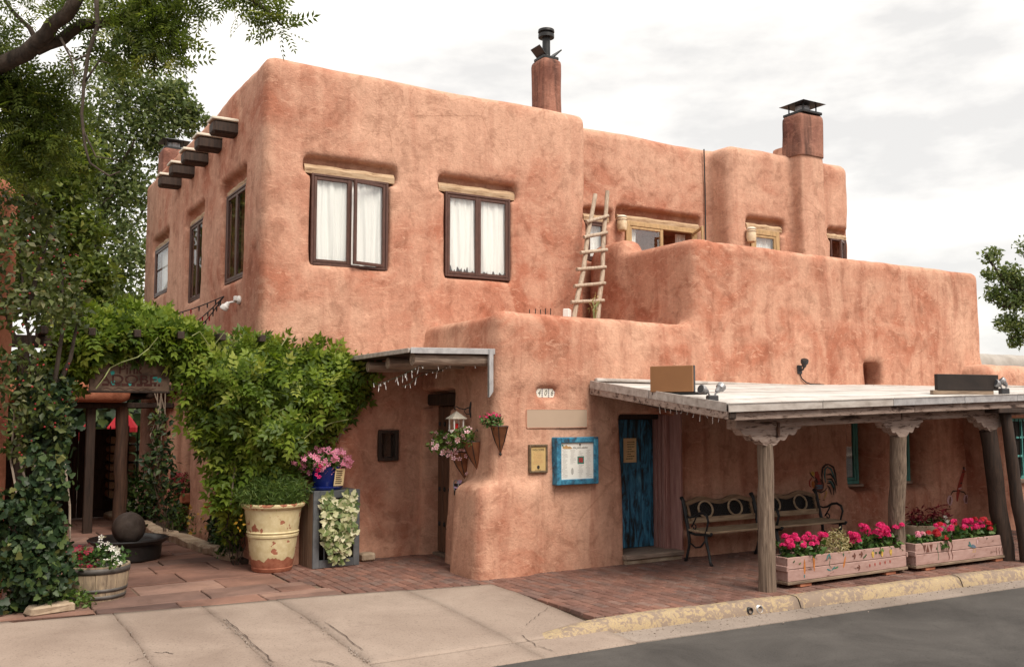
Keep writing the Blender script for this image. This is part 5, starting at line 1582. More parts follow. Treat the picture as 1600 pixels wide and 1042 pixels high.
cone((wall_x('low', 10.2, 1.8, 4.0, 5.8) + 0.05, 10.13, 1.80), 'rusty cone wall planter of red flowers at the corner of the entrance block', (-0.6, -0.8))
cone((wall_x('low', 10.60, 1.60, 4.0, 5.8) + 0.01, 10.60, 1.60), 'cone wall planter under pink petunias, between the other two', (-1, 0), 1.1)
cone((wall_x('low', 10.9, 1.48, 4.0, 5.8) + 0.01, 10.92, 1.46), 'cone wall planter under pink petunias, beside the studded door', (-1, 0), 1.1)
p_ = plant('flowering_plant', 'small red flowers growing in the corner wall planter', 'plant', (5.72, 10.05, 1.80))
leaves('foliage', 'leaf_geranium', p_, blob((5.72, 10.05, 1.86), 0.10, 170, (1.15, 1.15, 0.7)), 0.055, SIMPLE, kind='stuff')
florets('flowers', 'petal_magenta', p_, blob((5.71, 10.02, 1.93), 0.09, 26, (1.3, 1.0, 0.5)), 0.016)
p_ = plant('petunia', 'cloud of pale pink petunias spilling from the wall planters', 'plant', (5.66, 10.75, 1.55))
pts = np.concatenate([blob((5.58, 10.98, 1.58), 0.20, 260, (1, 1, 0.8)), blob((5.62, 10.6, 1.66), 0.16, 160, (1, 1, 0.8))])
leaves('foliage', 'leaf_fern', p_, pts, 0.065, SIMPLE, kind='stuff')
fl = [at(px, py, y=10.72 + 0.18 * random.random()) for px, py in ((723, 671), (733, 683), (708, 692), (725, 688), (740, 690), (693, 706), (700, 712), (712, 706), (722, 702), (728, 712), (718, 717), (733, 708), (745, 700), (750, 692), (757, 690), (741, 681), (748, 672), (709, 716), (735, 718), (727, 706), (698, 703), (747, 713), (729, 740), (768, 688))]
florets('flowers', 'petal_palepink', p_, np.array(fl), 0.036, 0.1, None, 0.5).__setitem__('kind', 'stuff')
fl = np.concatenate([blob((5.52, 10.9, 1.56), 0.19, 16, (1, 1, .7), .9), blob((5.6, 10.5, 1.68), 0.15, 9, (1, 1, .7), .9)])
florets('flowers', 'petal_palepink', p_, fl, 0.034, 0.1, None, 0.5)['kind'] = 'stuff'

# ================================================================== ON THE ROOFS
lad = thing('ladder', 'peeled pole ladder leaning against the upper wall from the entrance roof', 'ladder', tuple(at(915, 495, y=11.72)))
def lp(px, py):
    zz = at(px, py, y=11.9)[2]
    return at(px, py, y=11.68 + (zz - 3.2) / 2.2 * 0.42)
for (b0, t0) in (((896, 505), (930, 304)), ((934, 508), (949, 299))):
    a, b2 = lp(*b0), lp(*t0)
    a = a + (a - b2) * (max(0, a[2] - 3.05) / (b2[2] - a[2]))
    autosmooth(log(tuple(a), tuple(b2), 0.042, 0.034, 10, 8, 0.010).build('rail', 'bleached_wood', lad, world=True), 50)
for (l, r_) in (((915, 348), (946, 338)), ((911, 372), (944, 364)), ((906, 396), (944, 391)), ((900, 422), (942, 418)), ((896, 448), (941, 443)), ((891, 473), (939, 470))):
    a, b2 = lp(*l) - np.array([0.02, 0.05, 0]), lp(*r_) + np.array([0.02, -0.05, 0])
    autosmooth(log(tuple(a), tuple(b2), 0.030, 0.028, 10, 6, 0.006).build('rung', 'bleached_wood', lad, world=True), 50)
p_ = plant('weed', 'small yellow-green weed sprouting at the foot of the ladder', 'plant', tuple(at(928, 495, y=11.55)))
q0 = at(929, 497, y=11.5)
mb = MB()
for k in range(5): mb.tube([q0 + (0, 0, -0.15), q0 + (random.uniform(-.05, .05), 0, 0.12), q0 + (random.uniform(-.1, .1), 0, 0.25)], 0.006, 5)
mb.build('stem', 'tendril', p_, world=True)
leaves('foliage', 'leaf_straw', p_, blob(q0 + np.array((0, 0, 0.2)), 0.11, 46, (0.8, 0.8, 1.3)), 0.07, NARROW)
bx_ = thing('roof_box', 'small white junction box on the roof at the foot of the ladder', 'box', tuple(at(886, 492, y=11.45)))
MB().box((0, 0, 0.02), (0.10, 0.10, 0.13), 0.01, rotm(0, 0.1, 0.6)).build('box', 'white_paint', bx_)
MB().box((0, 0, -0.065), (0.06, 0.06, 0.05), 0.01).build('base', 'lamp_dark', bx_)
MB().tube([(0, 0, -0.06), (0, 0, -0.30)], 0.03, 8).build('stand', 'lamp_dark', bx_)
for k in range(5):
    q = at(828 + k * 8, 487, y=11.3)
    o = MB().tube([q + (0, 0, -0.28), q + (random.uniform(-.01, .01), 0, 0.03 + 0.02 * random.random())], 0.007, 5).build('bird_spike', 'iron', None)
    o.location = (0, 0, 0)
    tag(o, 'thin dark metal spike standing behind the entrance block parapet', 'spike', 'spikes on the entrance roof')
# pottery lamps beside the terrace windows
def jar_lamp(x, y, z, label, s_=1.0):
    r_ = thing('wall_lamp', label, 'lamp', (x, y, z))
    autosmooth(MB().lathe([(0.05, -0.14), (0.075, -0.12), (0.088, -0.04), (0.085, 0.03), (0.078, 0.07), (0.0795, 0.10), (0.07, 0.10), (0.065, 0.05)], 18, (0, -0.09, 0)).build('jar', 'pottery', r_), 40)
    MB().lathe([(0.0, 0.088), (0.082, 0.09), (0.088, 0.105), (0.06, 0.13), (0, 0.135)], 18, (0, -0.09, 0)).build('lid', 'cream_paint', r_, True)
    mb = MB(); mb.tube([(0.084 * math.cos(2 * PI * i / 18), -0.09 + 0.084 * math.sin(2 * PI * i / 18), 0.055) for i in range(18)], 0.008, 6, closed=True); mb.build('rope_band', 'bleached_wood', r_)
    MB().box((0, -0.012, -0.02), (0.07, 0.03, 0.16), 0.006).build('back_plate', 'dark_wood', r_)
    return r_
q = at(968, 350, y=YR)
jar_lamp(q[0], wall_y('rear', q[0], q[2], 8, YR), q[2], 'round pottery wall lamp beside the open pine window')
q = at(1169, 368, y=YF)
jar_lamp(q[0], wall_y('rear', q[0], q[2], 8, YF), q[2], 'cream pottery wall lamp beside the single pine window')
# white floodlight and string-light wires on the side wall
sx_ = wall_x('main', 13.3, 3.52, 1.0, X0)
fl_ = thing('floodlight', 'white security floodlight on the side wall near the corner', 'floodlight', (sx_, 13.3, 3.52))
MB().lathe([(0.0, 0), (0.06, 0.0), (0.065, 0.02), (0.05, 0.045), (0, 0.05)], 16).build('round_plate', 'lamp_white', fl_, True).rotation_euler = (0, -PI / 2, 0)
MB().box((-0.06, 0.0, 0.02), (0.06, 0.06, 0.07), 0.01).build('sensor', 'lamp_white', fl_)
MB().tube([(-0.05, 0.03, -0.02), (-0.12, 0.06, -0.03), (-0.15, 0.07, -0.04)], 0.014, 8).build('arm', 'lamp_white', fl_)
lamp_head(fl_, (-0.14, 0.065, -0.03), (-0.5, 0.25, -0.75), 1.1, 'lamp_white', 'bulb_glass')
for k, (px, py, yy) in enumerate(((222, 497, 15.6), (228, 502, 15.4), (240, 506, 15.2))):
    a = at(350, 463, x=X0 - 0.02); b2 = np.array([2.55 + 0.25 * k, yy - 0.5, 3.02 + 0.02 * k])
    if k == 0: b2 = at(200, 496, y=15.5)
    s1 = thing('string_lights', ['dark festoon light wire from the side wall, uppermost of three', 'dark festoon light wire from the side wall, middle of three', 'dark festoon light wire from the side wall, lowest of three'][k], 'string lights', tuple(a))
    P_ = [a + (b2 - a) * i / 12 - np.array([0, 0, 0.10 * math.sin(PI * i / 12)]) for i in range(13)]
    MB().tube(P_, 0.008, 6).build('wire', 'iron', s1, world=True)
    for i in range(1, 12):
        MB().tube([P_[i], P_[i] - np.array([0, 0, 0.035])], 0.011, 6).tube([P_[i] - np.array([0, 0, 0.035]), P_[i] - np.array([0, 0, 0.07])], [0.012, 0.007], 6).build('bulb', 'petal_red' if i in (4, 9) else 'iron', s1, world=True)

# ================================================================== UNDER THE PORCH
def make_bench(label, loc):
    b = thing('bench', label, 'bench', loc, 0, 'benches under the porch')
    W = 1.27
    for sx in (-1, 1):
        x = sx * W / 2
        mb = MB()
        fl = [(x, -0.30, 0.0), (x, -0.275, 0.05), (x, -0.245, 0.18), (x, -0.205, 0.30), (x, -0.20, 0.39)]
        rl = [(x, 0.20, 0.0), (x, 0.17, 0.06), (x, 0.125, 0.2), (x, 0.12, 0.3), (x, 0.14, 0.42), (x, 0.19, 0.62), (x, 0.235, 0.79), (x, 0.27, 0.83)]
        mb.tube(fl, [0.024, 0.018, 0.018, 0.022, 0.024], 8); mb.tube(rl, [0.024, 0.018, 0.018, 0.022, 0.024, 0.024, 0.024, 0.028], 8)
        mb.build('leg_frame', 'iron', b, True)
        mb = MB()
        mb.tube([(x, -0.31, 0.415), (x, -0.29, 0.385), (x, -0.2, 0.385), (x, 0.0, 0.37), (x, 0.14, 0.39)], 0.019, 8)
        mb.tube([(x, -0.22, 0.34), (x, -0.1, 0.22), (x, 0.0, 0.2), (x, 0.11, 0.25)], 0.012, 8)
        mb.build('seat_bracket', 'iron', b, True)
        mb = MB()
        arm = [(x, 0.19, 0.60), (x, 0.10, 0.58), (x, 0.02, 0.60), (x, -0.06, 0.645), (x, -0.15, 0.66), (x, -0.225, 0.63), (x, -0.25, 0.56), (x, -0.225, 0.48), (x, -0.20, 0.40)]
        mb.tube(arm, [0.012, 0.013, 0.016, 0.018, 0.019, 0.018, 0.015, 0.013, 0.014], 8)
        scr = [(x, 0.02 + 0.05 * math.cos(a) * (1 - a / 9), 0.46 + 0.05 * math.sin(a) * (1 - a / 9)) for a in np.linspace(0, 6.5, 14)]
        mb.tube(scr, 0.009, 6)
        mb.tube([(x, 0.07, 0.46), (x, 0.0, 0.56), (x, -0.04, 0.63)], 0.010, 6)
        mb.build('armrest', 'iron', b, True)
    for k in range(4):
        y0 = -0.285 + k * 0.108
        MB().bb(-W / 2 - 0.01, W / 2 + 0.01, y0, y0 + 0.096, 0.402, 0.432, 0.006).build('seat_slat', 'bench_wood', b)
    # back: arched top rail, stiles, lower rail, lattice and two oval rings
    def bp(u, z):     # the back leans
        return (u, 0.155 + (z - 0.45) * 0.27, z)
    L = 25
    def top(u):
        s_ = u / (W / 2 - 0.02)
        return 0.775 + 0.055 * (0.5 - 0.5 * math.cos(2 * PI * (s_ + 1) )) * 1.0
    V = []; F = []
    for i in range(L):
        u = -W / 2 + 0.02 + (W - 0.04) * i / (L - 1)
        t_ = top(u)
        lo, hi = bp(u, t_ - 0.055), bp(u, t_)
        V += [(lo[0], lo[1] - 0.018, lo[2]), (hi[0], hi[1] - 0.018, hi[2]), (hi[0], hi[1] + 0.018, hi[2]), (lo[0], lo[1] + 0.018, lo[2])]
    for i in range(L - 1):
        for j in range(4): F.append((i * 4 + j, i * 4 + (j + 1) % 4, (i + 1) * 4 + (j + 1) % 4, (i + 1) * 4 + j))
    put('top_rail', V, F, 'bench_wood_dark', b)
    for sx in (-1, 1):
        MB().beam(bp(sx * (W / 2 - 0.06), 0.52), bp(sx * (W / 2 - 0.06), 0.76), 0.036, 0.05, 0.004, (0, 1, 0)).build('back_stile', 'bench_wood_dark', b)
    MB().beam(bp(-W / 2 + 0.02, 0.525), bp(W / 2 - 0.02, 0.525), 0.03, 0.075, 0.006).build('lower_rail', 'bench_wood', b)
    mb = MB()
    for k in range(-9, 26):
        u0 = -W / 2 + 0.06 + k * 0.048
        for sg in (-1, 1):
            a_, b_2 = (u0, u0 + 0.22) if sg > 0 else (u0 + 0.22, u0)
            pa, pb = np.array(bp(a_, 0.555)), np.array(bp(b_2, 0.775))
            lim = W / 2 - 0.07
            d = pb - pa
            t0 = 0.0; t1 = 1.0
            for s2 in (-1, 1):
                if d[0] * s2 > 0: t1 = min(t1, (lim - pa[0] * s2) / (d[0] * s2))
                else: t0 = max(t0, (lim - pa[0] * s2) / (d[0] * s2))
            if t1 - t0 > 0.1: mb.tube([pa + d * t0, pa + d * t1], 0.0055, 5)
    mb.build('lattice', 'iron', b)
    pn = MB()
    v = [bp(-W / 2 + .07, 0.555), bp(W / 2 - .07, 0.555), bp(W / 2 - .07, 0.78), bp(-W / 2 + .07, 0.78)]
    pn.add([(q[0], q[1] + 0.02, q[2]) for q in v], [(0, 1, 2, 3)]).build('dark_sheet', 'black_panel', b)  # solid black sheet standing for the dark seen through the lattice
    for cx_ in (-0.27, 0.27):
        pts_ = []
        for i in range(24):
            a = 2 * PI * i / 24
            q = bp(cx_ + 0.125 * math.cos(a), 0.662 + 0.105 * math.sin(a))
            pts_.append((q[0], q[1] - 0.014, q[2]))
        mb = MB(); mb.tube(pts_, 0.014, 8, closed=True); mb.build('oval_ring', 'bench_wood', b, True)
    return b
b1 = make_bench('iron and slat bench with two oval rings, standing beside the blue door', (9.22, 9.66, 0))
dup(b1, (10.50, 9.66, 0), 0, 'iron and slat bench with two oval rings, standing under the painted rooster')

# ---- wooden flower boxes on the kerb side
def teardrop(cx_, cz_, l, w, an):
    P_ = []
    for i in range(14):
        a = 2 * PI * i / 14
        u, v_ = math.cos(a), math.sin(a)
        x, z = w / 2 * v_ * (1 - 0.55 * (-u * 0.5 + 0.5)), l / 2 * u
        c, s_ = math.cos(an), math.sin(an)
        P_.append((cx_ + x * c - z * s_, cz_ + x * s_ + z * c))
    return P_
def painted(parent, poly, y, mat, name): MB().prism(poly, y - 0.0015, y).build(name, mat, parent)
def planter(label, loc, L, D, rz):
    p = thing('planter_box', label, 'planter', loc, rz, 'pink wooden flower boxes along the kerb')
    z0, h_ = 0.065, 0.27
    for k in range(2):
        for y, nm in ((-D / 2, 'front_board'), (D / 2 - 0.025, 'back_board')):
            MB().bb(-L / 2, L / 2, y + (0.002 if k else 0), y + 0.025, z0 + 0.012 + k * h_ / 2, z0 + 0.010 + (k + 1) * h_ / 2 - 0.003, 0.005).build(nm, 'pink_planter_paint', p)
        for x in (-L / 2 + 0.001, L / 2 - 0.026):
            for j in range(2):
                ya, yb = -D / 2 + 0.026 + j * (D - 0.052) / 2, -D / 2 + 0.026 + (j + 1) * (D - 0.052) / 2
                if k == 0: MB().bb(x, x + 0.025, ya + .001, yb - .002, z0 + 0.012, z0 + 0.008 + h_, 0.004).build('end_board', 'pink_planter_paint', p)
    for sx in (-1, 1):
        MB().bb(sx * (L / 2 + 0.012) - 0.013, sx * (L / 2 + 0.012) + 0.013, -D / 2 - 0.01, D / 2, z0 + 0.125, z0 + 0.185, 0.005).build('end_cleat', 'pink_planter_paint', p)
    MB().bb(-L / 2 - 0.015, L / 2 + 0.015, -D / 2 - 0.012, D / 2 + 0.012, z0 - 0.022, z0 + 0.010, 0.005).build('base_plank', 'planter_base_wood', p)
    for x in (-L * 0.36, L * 0.36):
        MB().box((x, 0, 0.021), (0.2, D * 0.95, 0.042), 0.006, rotm(0, 0, 0.06)).build('foot_block', 'terracotta', p)
    mb = MB(); mb.bb(-L / 2 + 0.03, L / 2 - 0.03, -D / 2 + 0.03, D / 2 - 0.03, z0 + 0.1, z0 + h_ - 0.03, 0); mb.build('soil', 'soil', p)
    return p, -D / 2, z0
P1 = (9.27, 7.90, 0); L1 = 2.08
pa_, yf, z0 = planter('pink flower box painted with carrots, chillies and fruit, full of magenta geraniums', P1, L1, 0.30, R(0.6))
X = lambda s_: -L1 / 2 + s_ * L1
yb_ = yf - 0.0005
for s_, cz_, l, w, an, m1 in ((0.13, 0.165, 0.17, 0.040, 0.05, 'mur_orange'), (0.205, 0.19, 0.19, 0.042, 0.03, 'mur_orange')):
    painted(pa_, teardrop(X(s_), z0 + cz_, l, w, an if s_ > .2 else PI), yb_, m1, 'painted_carrot')
painted(pa_, teardrop(X(0.206), z0 + 0.275 - .01, 0.05, 0.03, 0.3), yb_ - .002, 'mur_green', 'painted_leaf')
painted(pa_, teardrop(X(0.126), z0 + 0.055, 0.04, 0.02, 0.1), yb_ - .002, 'mur_teal', 'painted_leaf')
for dx, cz_, an in ((0.315, 0.235, -0.6), (0.335, 0.245, 0.4), (0.325, 0.09, 1.2), (0.36, 0.10, -1.0), (0.385, 0.105, -1.3)):
    painted(pa_, teardrop(X(dx), z0 + cz_, 0.075, 0.026, an), yb_, 'mur_teal' if dx < .37 else 'mur_green', 'painted_leaf')
MB().tube([(X(0.335), yb_, z0 + 0.2), (X(0.33), yb_, z0 + 0.14), (X(0.345), yb_, z0 + 0.11)], 0.003, 5).build('painted_stem', 'mur_green', pa_)
painted(pa_, teardrop(X(0.455), z0 + 0.16, 0.14, 0.036, 2.8), yb_, 'mur_orange', 'painted_chilli')
painted(pa_, teardrop(X(0.447), z0 + 0.245, 0.04, 0.02, 0.2), yb_ - .002, 'mur_green', 'painted_leaf')
for dx, cz_ in ((0.54, 0.215), (0.60, 0.225), (0.575, 0.075)):
    for an in (0.4, 1.5, 2.6): painted(pa_, teardrop(X(dx) + 0.012 * math.cos(an * 2), z0 + cz_ + 0.012 * math.sin(an * 2), 0.055, 0.024, an), yb_ - 0.0012 * an, 'mur_brown', 'painted_flower')
for dx in (0.70, 0.78, 0.86):
    painted(pa_, teardrop(X(dx), z0 + 0.205, 0.08, 0.062, 0.1), yb_, 'mur_yellow', 'painted_fruit')
    painted(pa_, teardrop(X(dx) + 0.008, z0 + 0.25, 0.03, 0.014, -0.7), yb_ - .002, 'mur_green', 'painted_leaf')
for k in range(5):
    painted(pa_, teardrop(X(0.67 + k * 0.045), z0 + 0.08 + 0.004 * k, 0.04, 0.03, 0.0), yb_, 'mur_red', 'painted_cherry')
P2 = (11.44, 7.86, 0); L2 = 1.98
pb_, yf, z0 = planter('pink flower box painted with a bird and zigzags, full of red and magenta geraniums', P2, L2, 0.30, R(-0.8))
X = lambda s_: -L2 / 2 + s_ * L2
for dx, up in ((0.085, 1), (0.115, -1), (0.15, 1)):
    painted(pb_, [(X(dx) - 0.03, z0 + 0.21 + 0.045 * up), (X(dx) + 0.03, z0 + 0.21 + 0.045 * up), (X(dx), z0 + 0.21 - 0.045 * up)], yb_, 'mur_brown', 'painted_triangle')
for dx in (0.32, 0.355):
    MB().tube([(X(dx) + 0.010 * math.sin(i * 1.1), yb_, z0 + 0.04 + i * 0.023) for i in range(11)], 0.005, 5).build('painted_wave', 'mur_brown', pb_)
for dx, za in ((0.82, 0.03), (0.85, 0.03), (0.88, 0.03), (0.90, 0.19), (0.925, 0.19), (0.95, 0.19)):
    MB().tube([(X(dx) + 0.006 * math.sin(i * 1.4), yb_, z0 + za + i * 0.018) for i in range(6)], 0.004, 5).build('painted_wave', 'mur_brown', pb_)
for dx, cz_, l, w, an, m1 in ((0.58, 0.17, 0.10, 0.06, 1.3, 'mur_blue'), (0.545, 0.20, 0.09, 0.03, 0.6, 'mur_teal'), (0.54, 0.18, 0.09, 0.025, 1.1, 'mur_teal'), (0.62, 0.225, 0.07, 0.03, -0.3, 'mur_pink'), (0.628, 0.262, 0.02, 0.015, 0, 'mur_red')):
    painted(pb_, teardrop(X(dx), z0 + cz_, l, w, an), yb_ - 0.001 * (dx * 3 % 1), m1, 'painted_bird')
for dx in (0.575, 0.595): MB().tube([(X(dx), yb_, z0 + 0.145), (X(dx), yb_, z0 + 0.10), (X(dx) - 0.02, yb_, z0 + 0.095)], 0.003, 5).build('painted_bird_leg', 'mur_yellow', pb_)
for k in range(2):
    MB().tube([(X(0.215 + 0.0 * k) + 0.01 * math.sin(i), yb_, z0 + 0.05 + i * 0.03) for i in range(8)], 0.003, 5).build('painted_stem', 'mur_green', pb_) if k == 0 else None

def geranium(label, c, w, h, n, mat, heads=None, leafn=240, depth=0.12, lmat='leaf_geranium', grp=None):
    p = plant('geranium', label, 'plant', tuple(c), grp)
    c = np.array(c)
    pts_ = c + np.stack([rng.uniform(-w / 2, w / 2, leafn), rng.uniform(-depth, depth, leafn), rng.uniform(-0.02, h * 0.62, leafn)], 1)
    leaves('foliage', lmat, p, pts_, 0.062, IVY, 0.6, kind='stuff')
    for k in range(n):
        hc = c + np.array([rng.uniform(-w / 2, w / 2), rng.uniform(-depth, depth * 0.7), h * rng.uniform(0.55, 1.0)])
        d = rand_dirs(26); d *= 0.85; d[:, 2] = np.abs(d[:, 2]) * 0.9 - 0.15
        nrm = d + np.array([0, -0.15, 0.1])
        fr_ = rot_frames(nrm, rng.random(26) * 6.28)
        tt = np.clip(rng.random(26), 0, 1)
        v, f, t_ = scatter(FLOWER[0], FLOWER[1], hc + d * 0.036, fr_, 0.019 * (0.8 + 0.4 * rng.random(26)), tt)
        put('flower_head', v, f, mat if isinstance(mat, str) else mat[k % len(mat)], p, tint=t_, world=True)
    return p
zt = 0.30
geranium('magenta geranium at the open end of the carrot flower box by the pale log post', (8.62, 7.88, zt), 0.66, 0.27, 34, 'petal_magenta')
geranium('magenta geranium in the carrot flower box between the straw-coloured plant and the last clump', (9.52, 7.88, zt), 0.26, 0.23, 11, 'petal_magenta', leafn=120)
geranium('tall magenta geranium clump at the fruit-painted end of the carrot flower box', (10.0, 7.88, zt), 0.54, 0.30, 32, 'petal_magenta')
p_ = plant('shrub', 'dry straw-coloured bushy plant between the magenta geraniums', 'plant', (9.18, 7.88, zt))
leaves('foliage', 'leaf_straw', p_, blob((9.18, 7.88, zt + 0.10), 0.20, 900, (1.15, 0.75, 0.9), 0.4), 0.05, NARROW, 0.5, kind='stuff')
geranium('pale pink geranium at the zigzag end of the bird-painted flower box', (10.75, 7.86, zt - .02), 0.45, 0.20, 4, 'petal_pink', leafn=260)
geranium('bright red geranium in the bird-painted flower box', (10.98, 7.80, zt - .02), 0.16, 0.17, 7, 'petal_red', leafn=60)
geranium('magenta geranium massed over the painted bird', (11.55, 7.86, zt - .02), 0.76, 0.29, 30, ('petal_magenta', 'petal_magenta', 'petal_magenta', 'petal_red'))
geranium('crimson geranium in the bird-painted box beside the dark leaning posts', (12.18, 7.86, zt - .02), 0.42, 0.27, 10, 'petal_red')
# tub behind the boxes
tb = thing('oval_tub', 'low oval stone-coloured tub of dark red plants behind the flower boxes', 'tub', (12.15, 8.80, 0))
autosmooth(MB().lathe([(0.33, 0.0), (0.37, 0.10), (0.42, 0.33), (0.44, 0.36), (0.44, 0.39), (0.405, 0.39), (0.39, 0.34)], 30, squash=(1.05, 0.7)).build('tub', 'stone_buff', tb), 40)
MB().lathe([(0.395, 0.345), (0.2, 0.36), (0.0, 0.365)], 24, squash=(1.05, 0.7)).build('soil', 'soil', tb)
for k, (dx, lb) in enumerate(((-0.25, 'burgundy spiky plant in the oval tub, beside the log post'), (0.20, 'burgundy spiky plant in the oval tub, beside a white bloom'))):
    p_ = plant('foliage_plant', lb, 'plant', (12.15 + dx, 8.75, 0.36))
    leaves('foliage', 'petal_burgundy', p_, blob((12.15 + dx, 8.75, 0.48), 0.15, 150, (1, 1, 1.0), 0.3), 0.11, NARROW, 1.2)
    leaves('ground_leaves', 'leaf_geranium', p_, blob((12.15 + dx, 8.72, 0.40), 0.22, 160, (1, 0.8, 0.3), 0.3), 0.05, SIMPLE, 0.8, kind='stuff')
florets('white_bloom', 'petal_white', p_, blob((12.34, 8.62, 0.44), 0.05, 9), 0.028)

# ---- painted murals: strokes that follow the plaster
def stroke(parent, pts, w, mat, name='painted_stroke', y0=9.0, key='low', off=0.004):
    pts = [np.array(p, float) for p in pts]
    L = []
    for i in range(len(pts) - 1):
        for s_ in np.linspace(0, 1, 5)[:-1]: L.append(pts[i] * (1 - s_) + pts[i + 1] * s_)
    L.append(pts[-1]); V = []; F = []
    n = len(L)
    for i, p in enumerate(L):
        d = L[min(i + 1, n - 1)] - L[max(i - 1, 0)]; d = d / (np.linalg.norm(d) + 1e-9)
        nrm = np.array([-d[1], d[0]])
        ww = w * (0.35 + 0.65 * math.sin(PI * (i + 0.6) / (n + 0.2)))
        for sg in (-1, 1):
            q = p + nrm * ww / 2 * sg
            V.append((q[0], wall_y(key, q[0], q[1], y0, YL) - off, q[1]))
    for i in range(n - 1): F.append((2 * i, 2 * i + 1, 2 * i + 3, 2 * i + 2))
    return put(name, V, F, mat, parent, world=True)
def area(parent, poly, mat, name, off=0.0025, key='low'):
    c = np.mean(np.array(poly), 0); V = [(c[0], wall_y(key, c[0], c[1], 9.0, YL) - off, c[1])]
    for p in poly: V.append((p[0], wall_y(key, p[0], p[1], 9.0, YL) - off, p[1]))
    n = len(poly)
    return put(name, V, [(0, i + 1, (i + 1) % n + 1) for i in range(n)], mat, parent, world=True)
ro = thing('rooster_mural', 'dark painted rooster with arched tail on the adobe wall above the bench', 'mural', (11.5, YL, 0.9))
rp = lambda px, py: at(1230 + px * 100 / 1042, 700 + py * 100 / 1042, y=YL)[[0, 2]]
E_ = lambda cx_, cy_, rx, ry, n=16: [rp(cx_ + rx * math.cos(2 * PI * i / n), cy_ + ry * math.sin(2 * PI * i / n)) for i in range(n)]
area(ro, E_(490, 600, 90, 115), 'mur_brown', 'painted_body')
area(ro, E_(395, 415, 32, 40), 'mur_yellow', 'painted_head', 0.005)
area(ro, E_(400, 585, 26, 55), 'mur_orange', 'painted_wattle', 0.005)
area(ro, [rp(*q) for q in ((430, 380), (480, 375), (500, 430), (520, 520), (470, 560), (430, 470))], 'mur_red', 'painted_neck', 0.004)
for k, (pts, mt, w_) in enumerate([([(380, 480), (340, 540), (345, 610), (370, 630)], 'mur_red', .03), ([(345, 390), (375, 440), (420, 490)], 'mur_dark', .02), ([(430, 470), (480, 560), (520, 600)], 'mur_dark', .03),
                        ([(425, 600), (450, 690), (520, 720), (580, 690), (620, 640)], 'mur_dark', .02), ([(470, 570), (530, 575)], 'mur_red', .04), ([(440, 610), (550, 605)], 'mur_blue', .03), ([(450, 650), (550, 640)], 'mur_blue', .03),
                        ([(550, 570), (545, 440), (560, 320), (610, 270), (660, 262)], 'mur_dark', .035), ([(600, 560), (590, 450), (600, 340), (650, 290)], 'mur_teal', .03), ([(660, 262), (740, 310), (770, 420), (790, 610)], 'mur_dark', .035),
                        ([(630, 300), (700, 340), (740, 450), (770, 560)], 'mur_teal', .03), ([(620, 430), (690, 420), (750, 500), (775, 600)], 'mur_dark', .03), ([(620, 500), (700, 500), (750, 600), (765, 730)], 'mur_dark', .03),
                        ([(620, 570), (680, 560), (730, 650), (725, 760)], 'mur_dark', .03), ([(620, 600), (660, 640), (690, 750)], 'mur_dark', .025), ([(640, 530), (690, 540), (740, 640)], 'mur_teal', .022),
                        ([(490, 725), (497, 770), (480, 830)], 'mur_yellow', .018), ([(590, 690), (612, 720), (560, 830)], 'mur_yellow', .018), ([(455, 835), (500, 825)], 'mur_dark', .012), ([(535, 838), (580, 835)], 'mur_dark', .012)]):
    stroke(ro, [rp(*q) for q in pts], w_, mt, 'painted_feather' if 6 < k < 16 else 'painted_line', off=0.006 + 0.0004 * k)
gi = thing('ornament_mural', 'slim painted ornament with two hanging pods on the adobe wall', 'mural', (14.85, YL, 0.7))
gp = lambda px, py: at(1400 + px * 200 / 1389, 700 + py * 150 / 1042, y=YL)[[0, 2]]
for k, (pts, mt, w_) in enumerate([([(725, 205), (715, 270), (690, 350), (668, 430), (655, 500), (650, 575)], 'mur_red', .10), ([(712, 205), (735, 230)], 'mur_dark', .05), ([(730, 215), (742, 240)], 'mur_pink', .03), ([(700, 260), (745, 250)], 'mur_brown', .02), ([(680, 380), (700, 375)], 'mur_dark', .03), ([(660, 440), (695, 430)], 'mur_pink', .03),
                        ([(655, 460), (600, 465), (575, 510)], 'mur_dark', .025), ([(670, 465), (720, 475), (740, 505)], 'mur_dark', .025), ([(570, 512), (568, 560), (565, 615)], 'mur_pink', .16), ([(740, 505), (742, 550), (740, 598)], 'mur_pink', .15), ([(571, 525), (566, 605)], 'mur_brown', .05), ([(741, 515), (740, 590)], 'mur_brown', .05), ([(562, 625), (570, 640)], 'mur_dark', .03)]):
    stroke(gi, [gp(*q) for q in pts], w_, mt, 'painted_pod' if k in (8, 9) else 'painted_line', off=0.005 + 0.0005 * k)

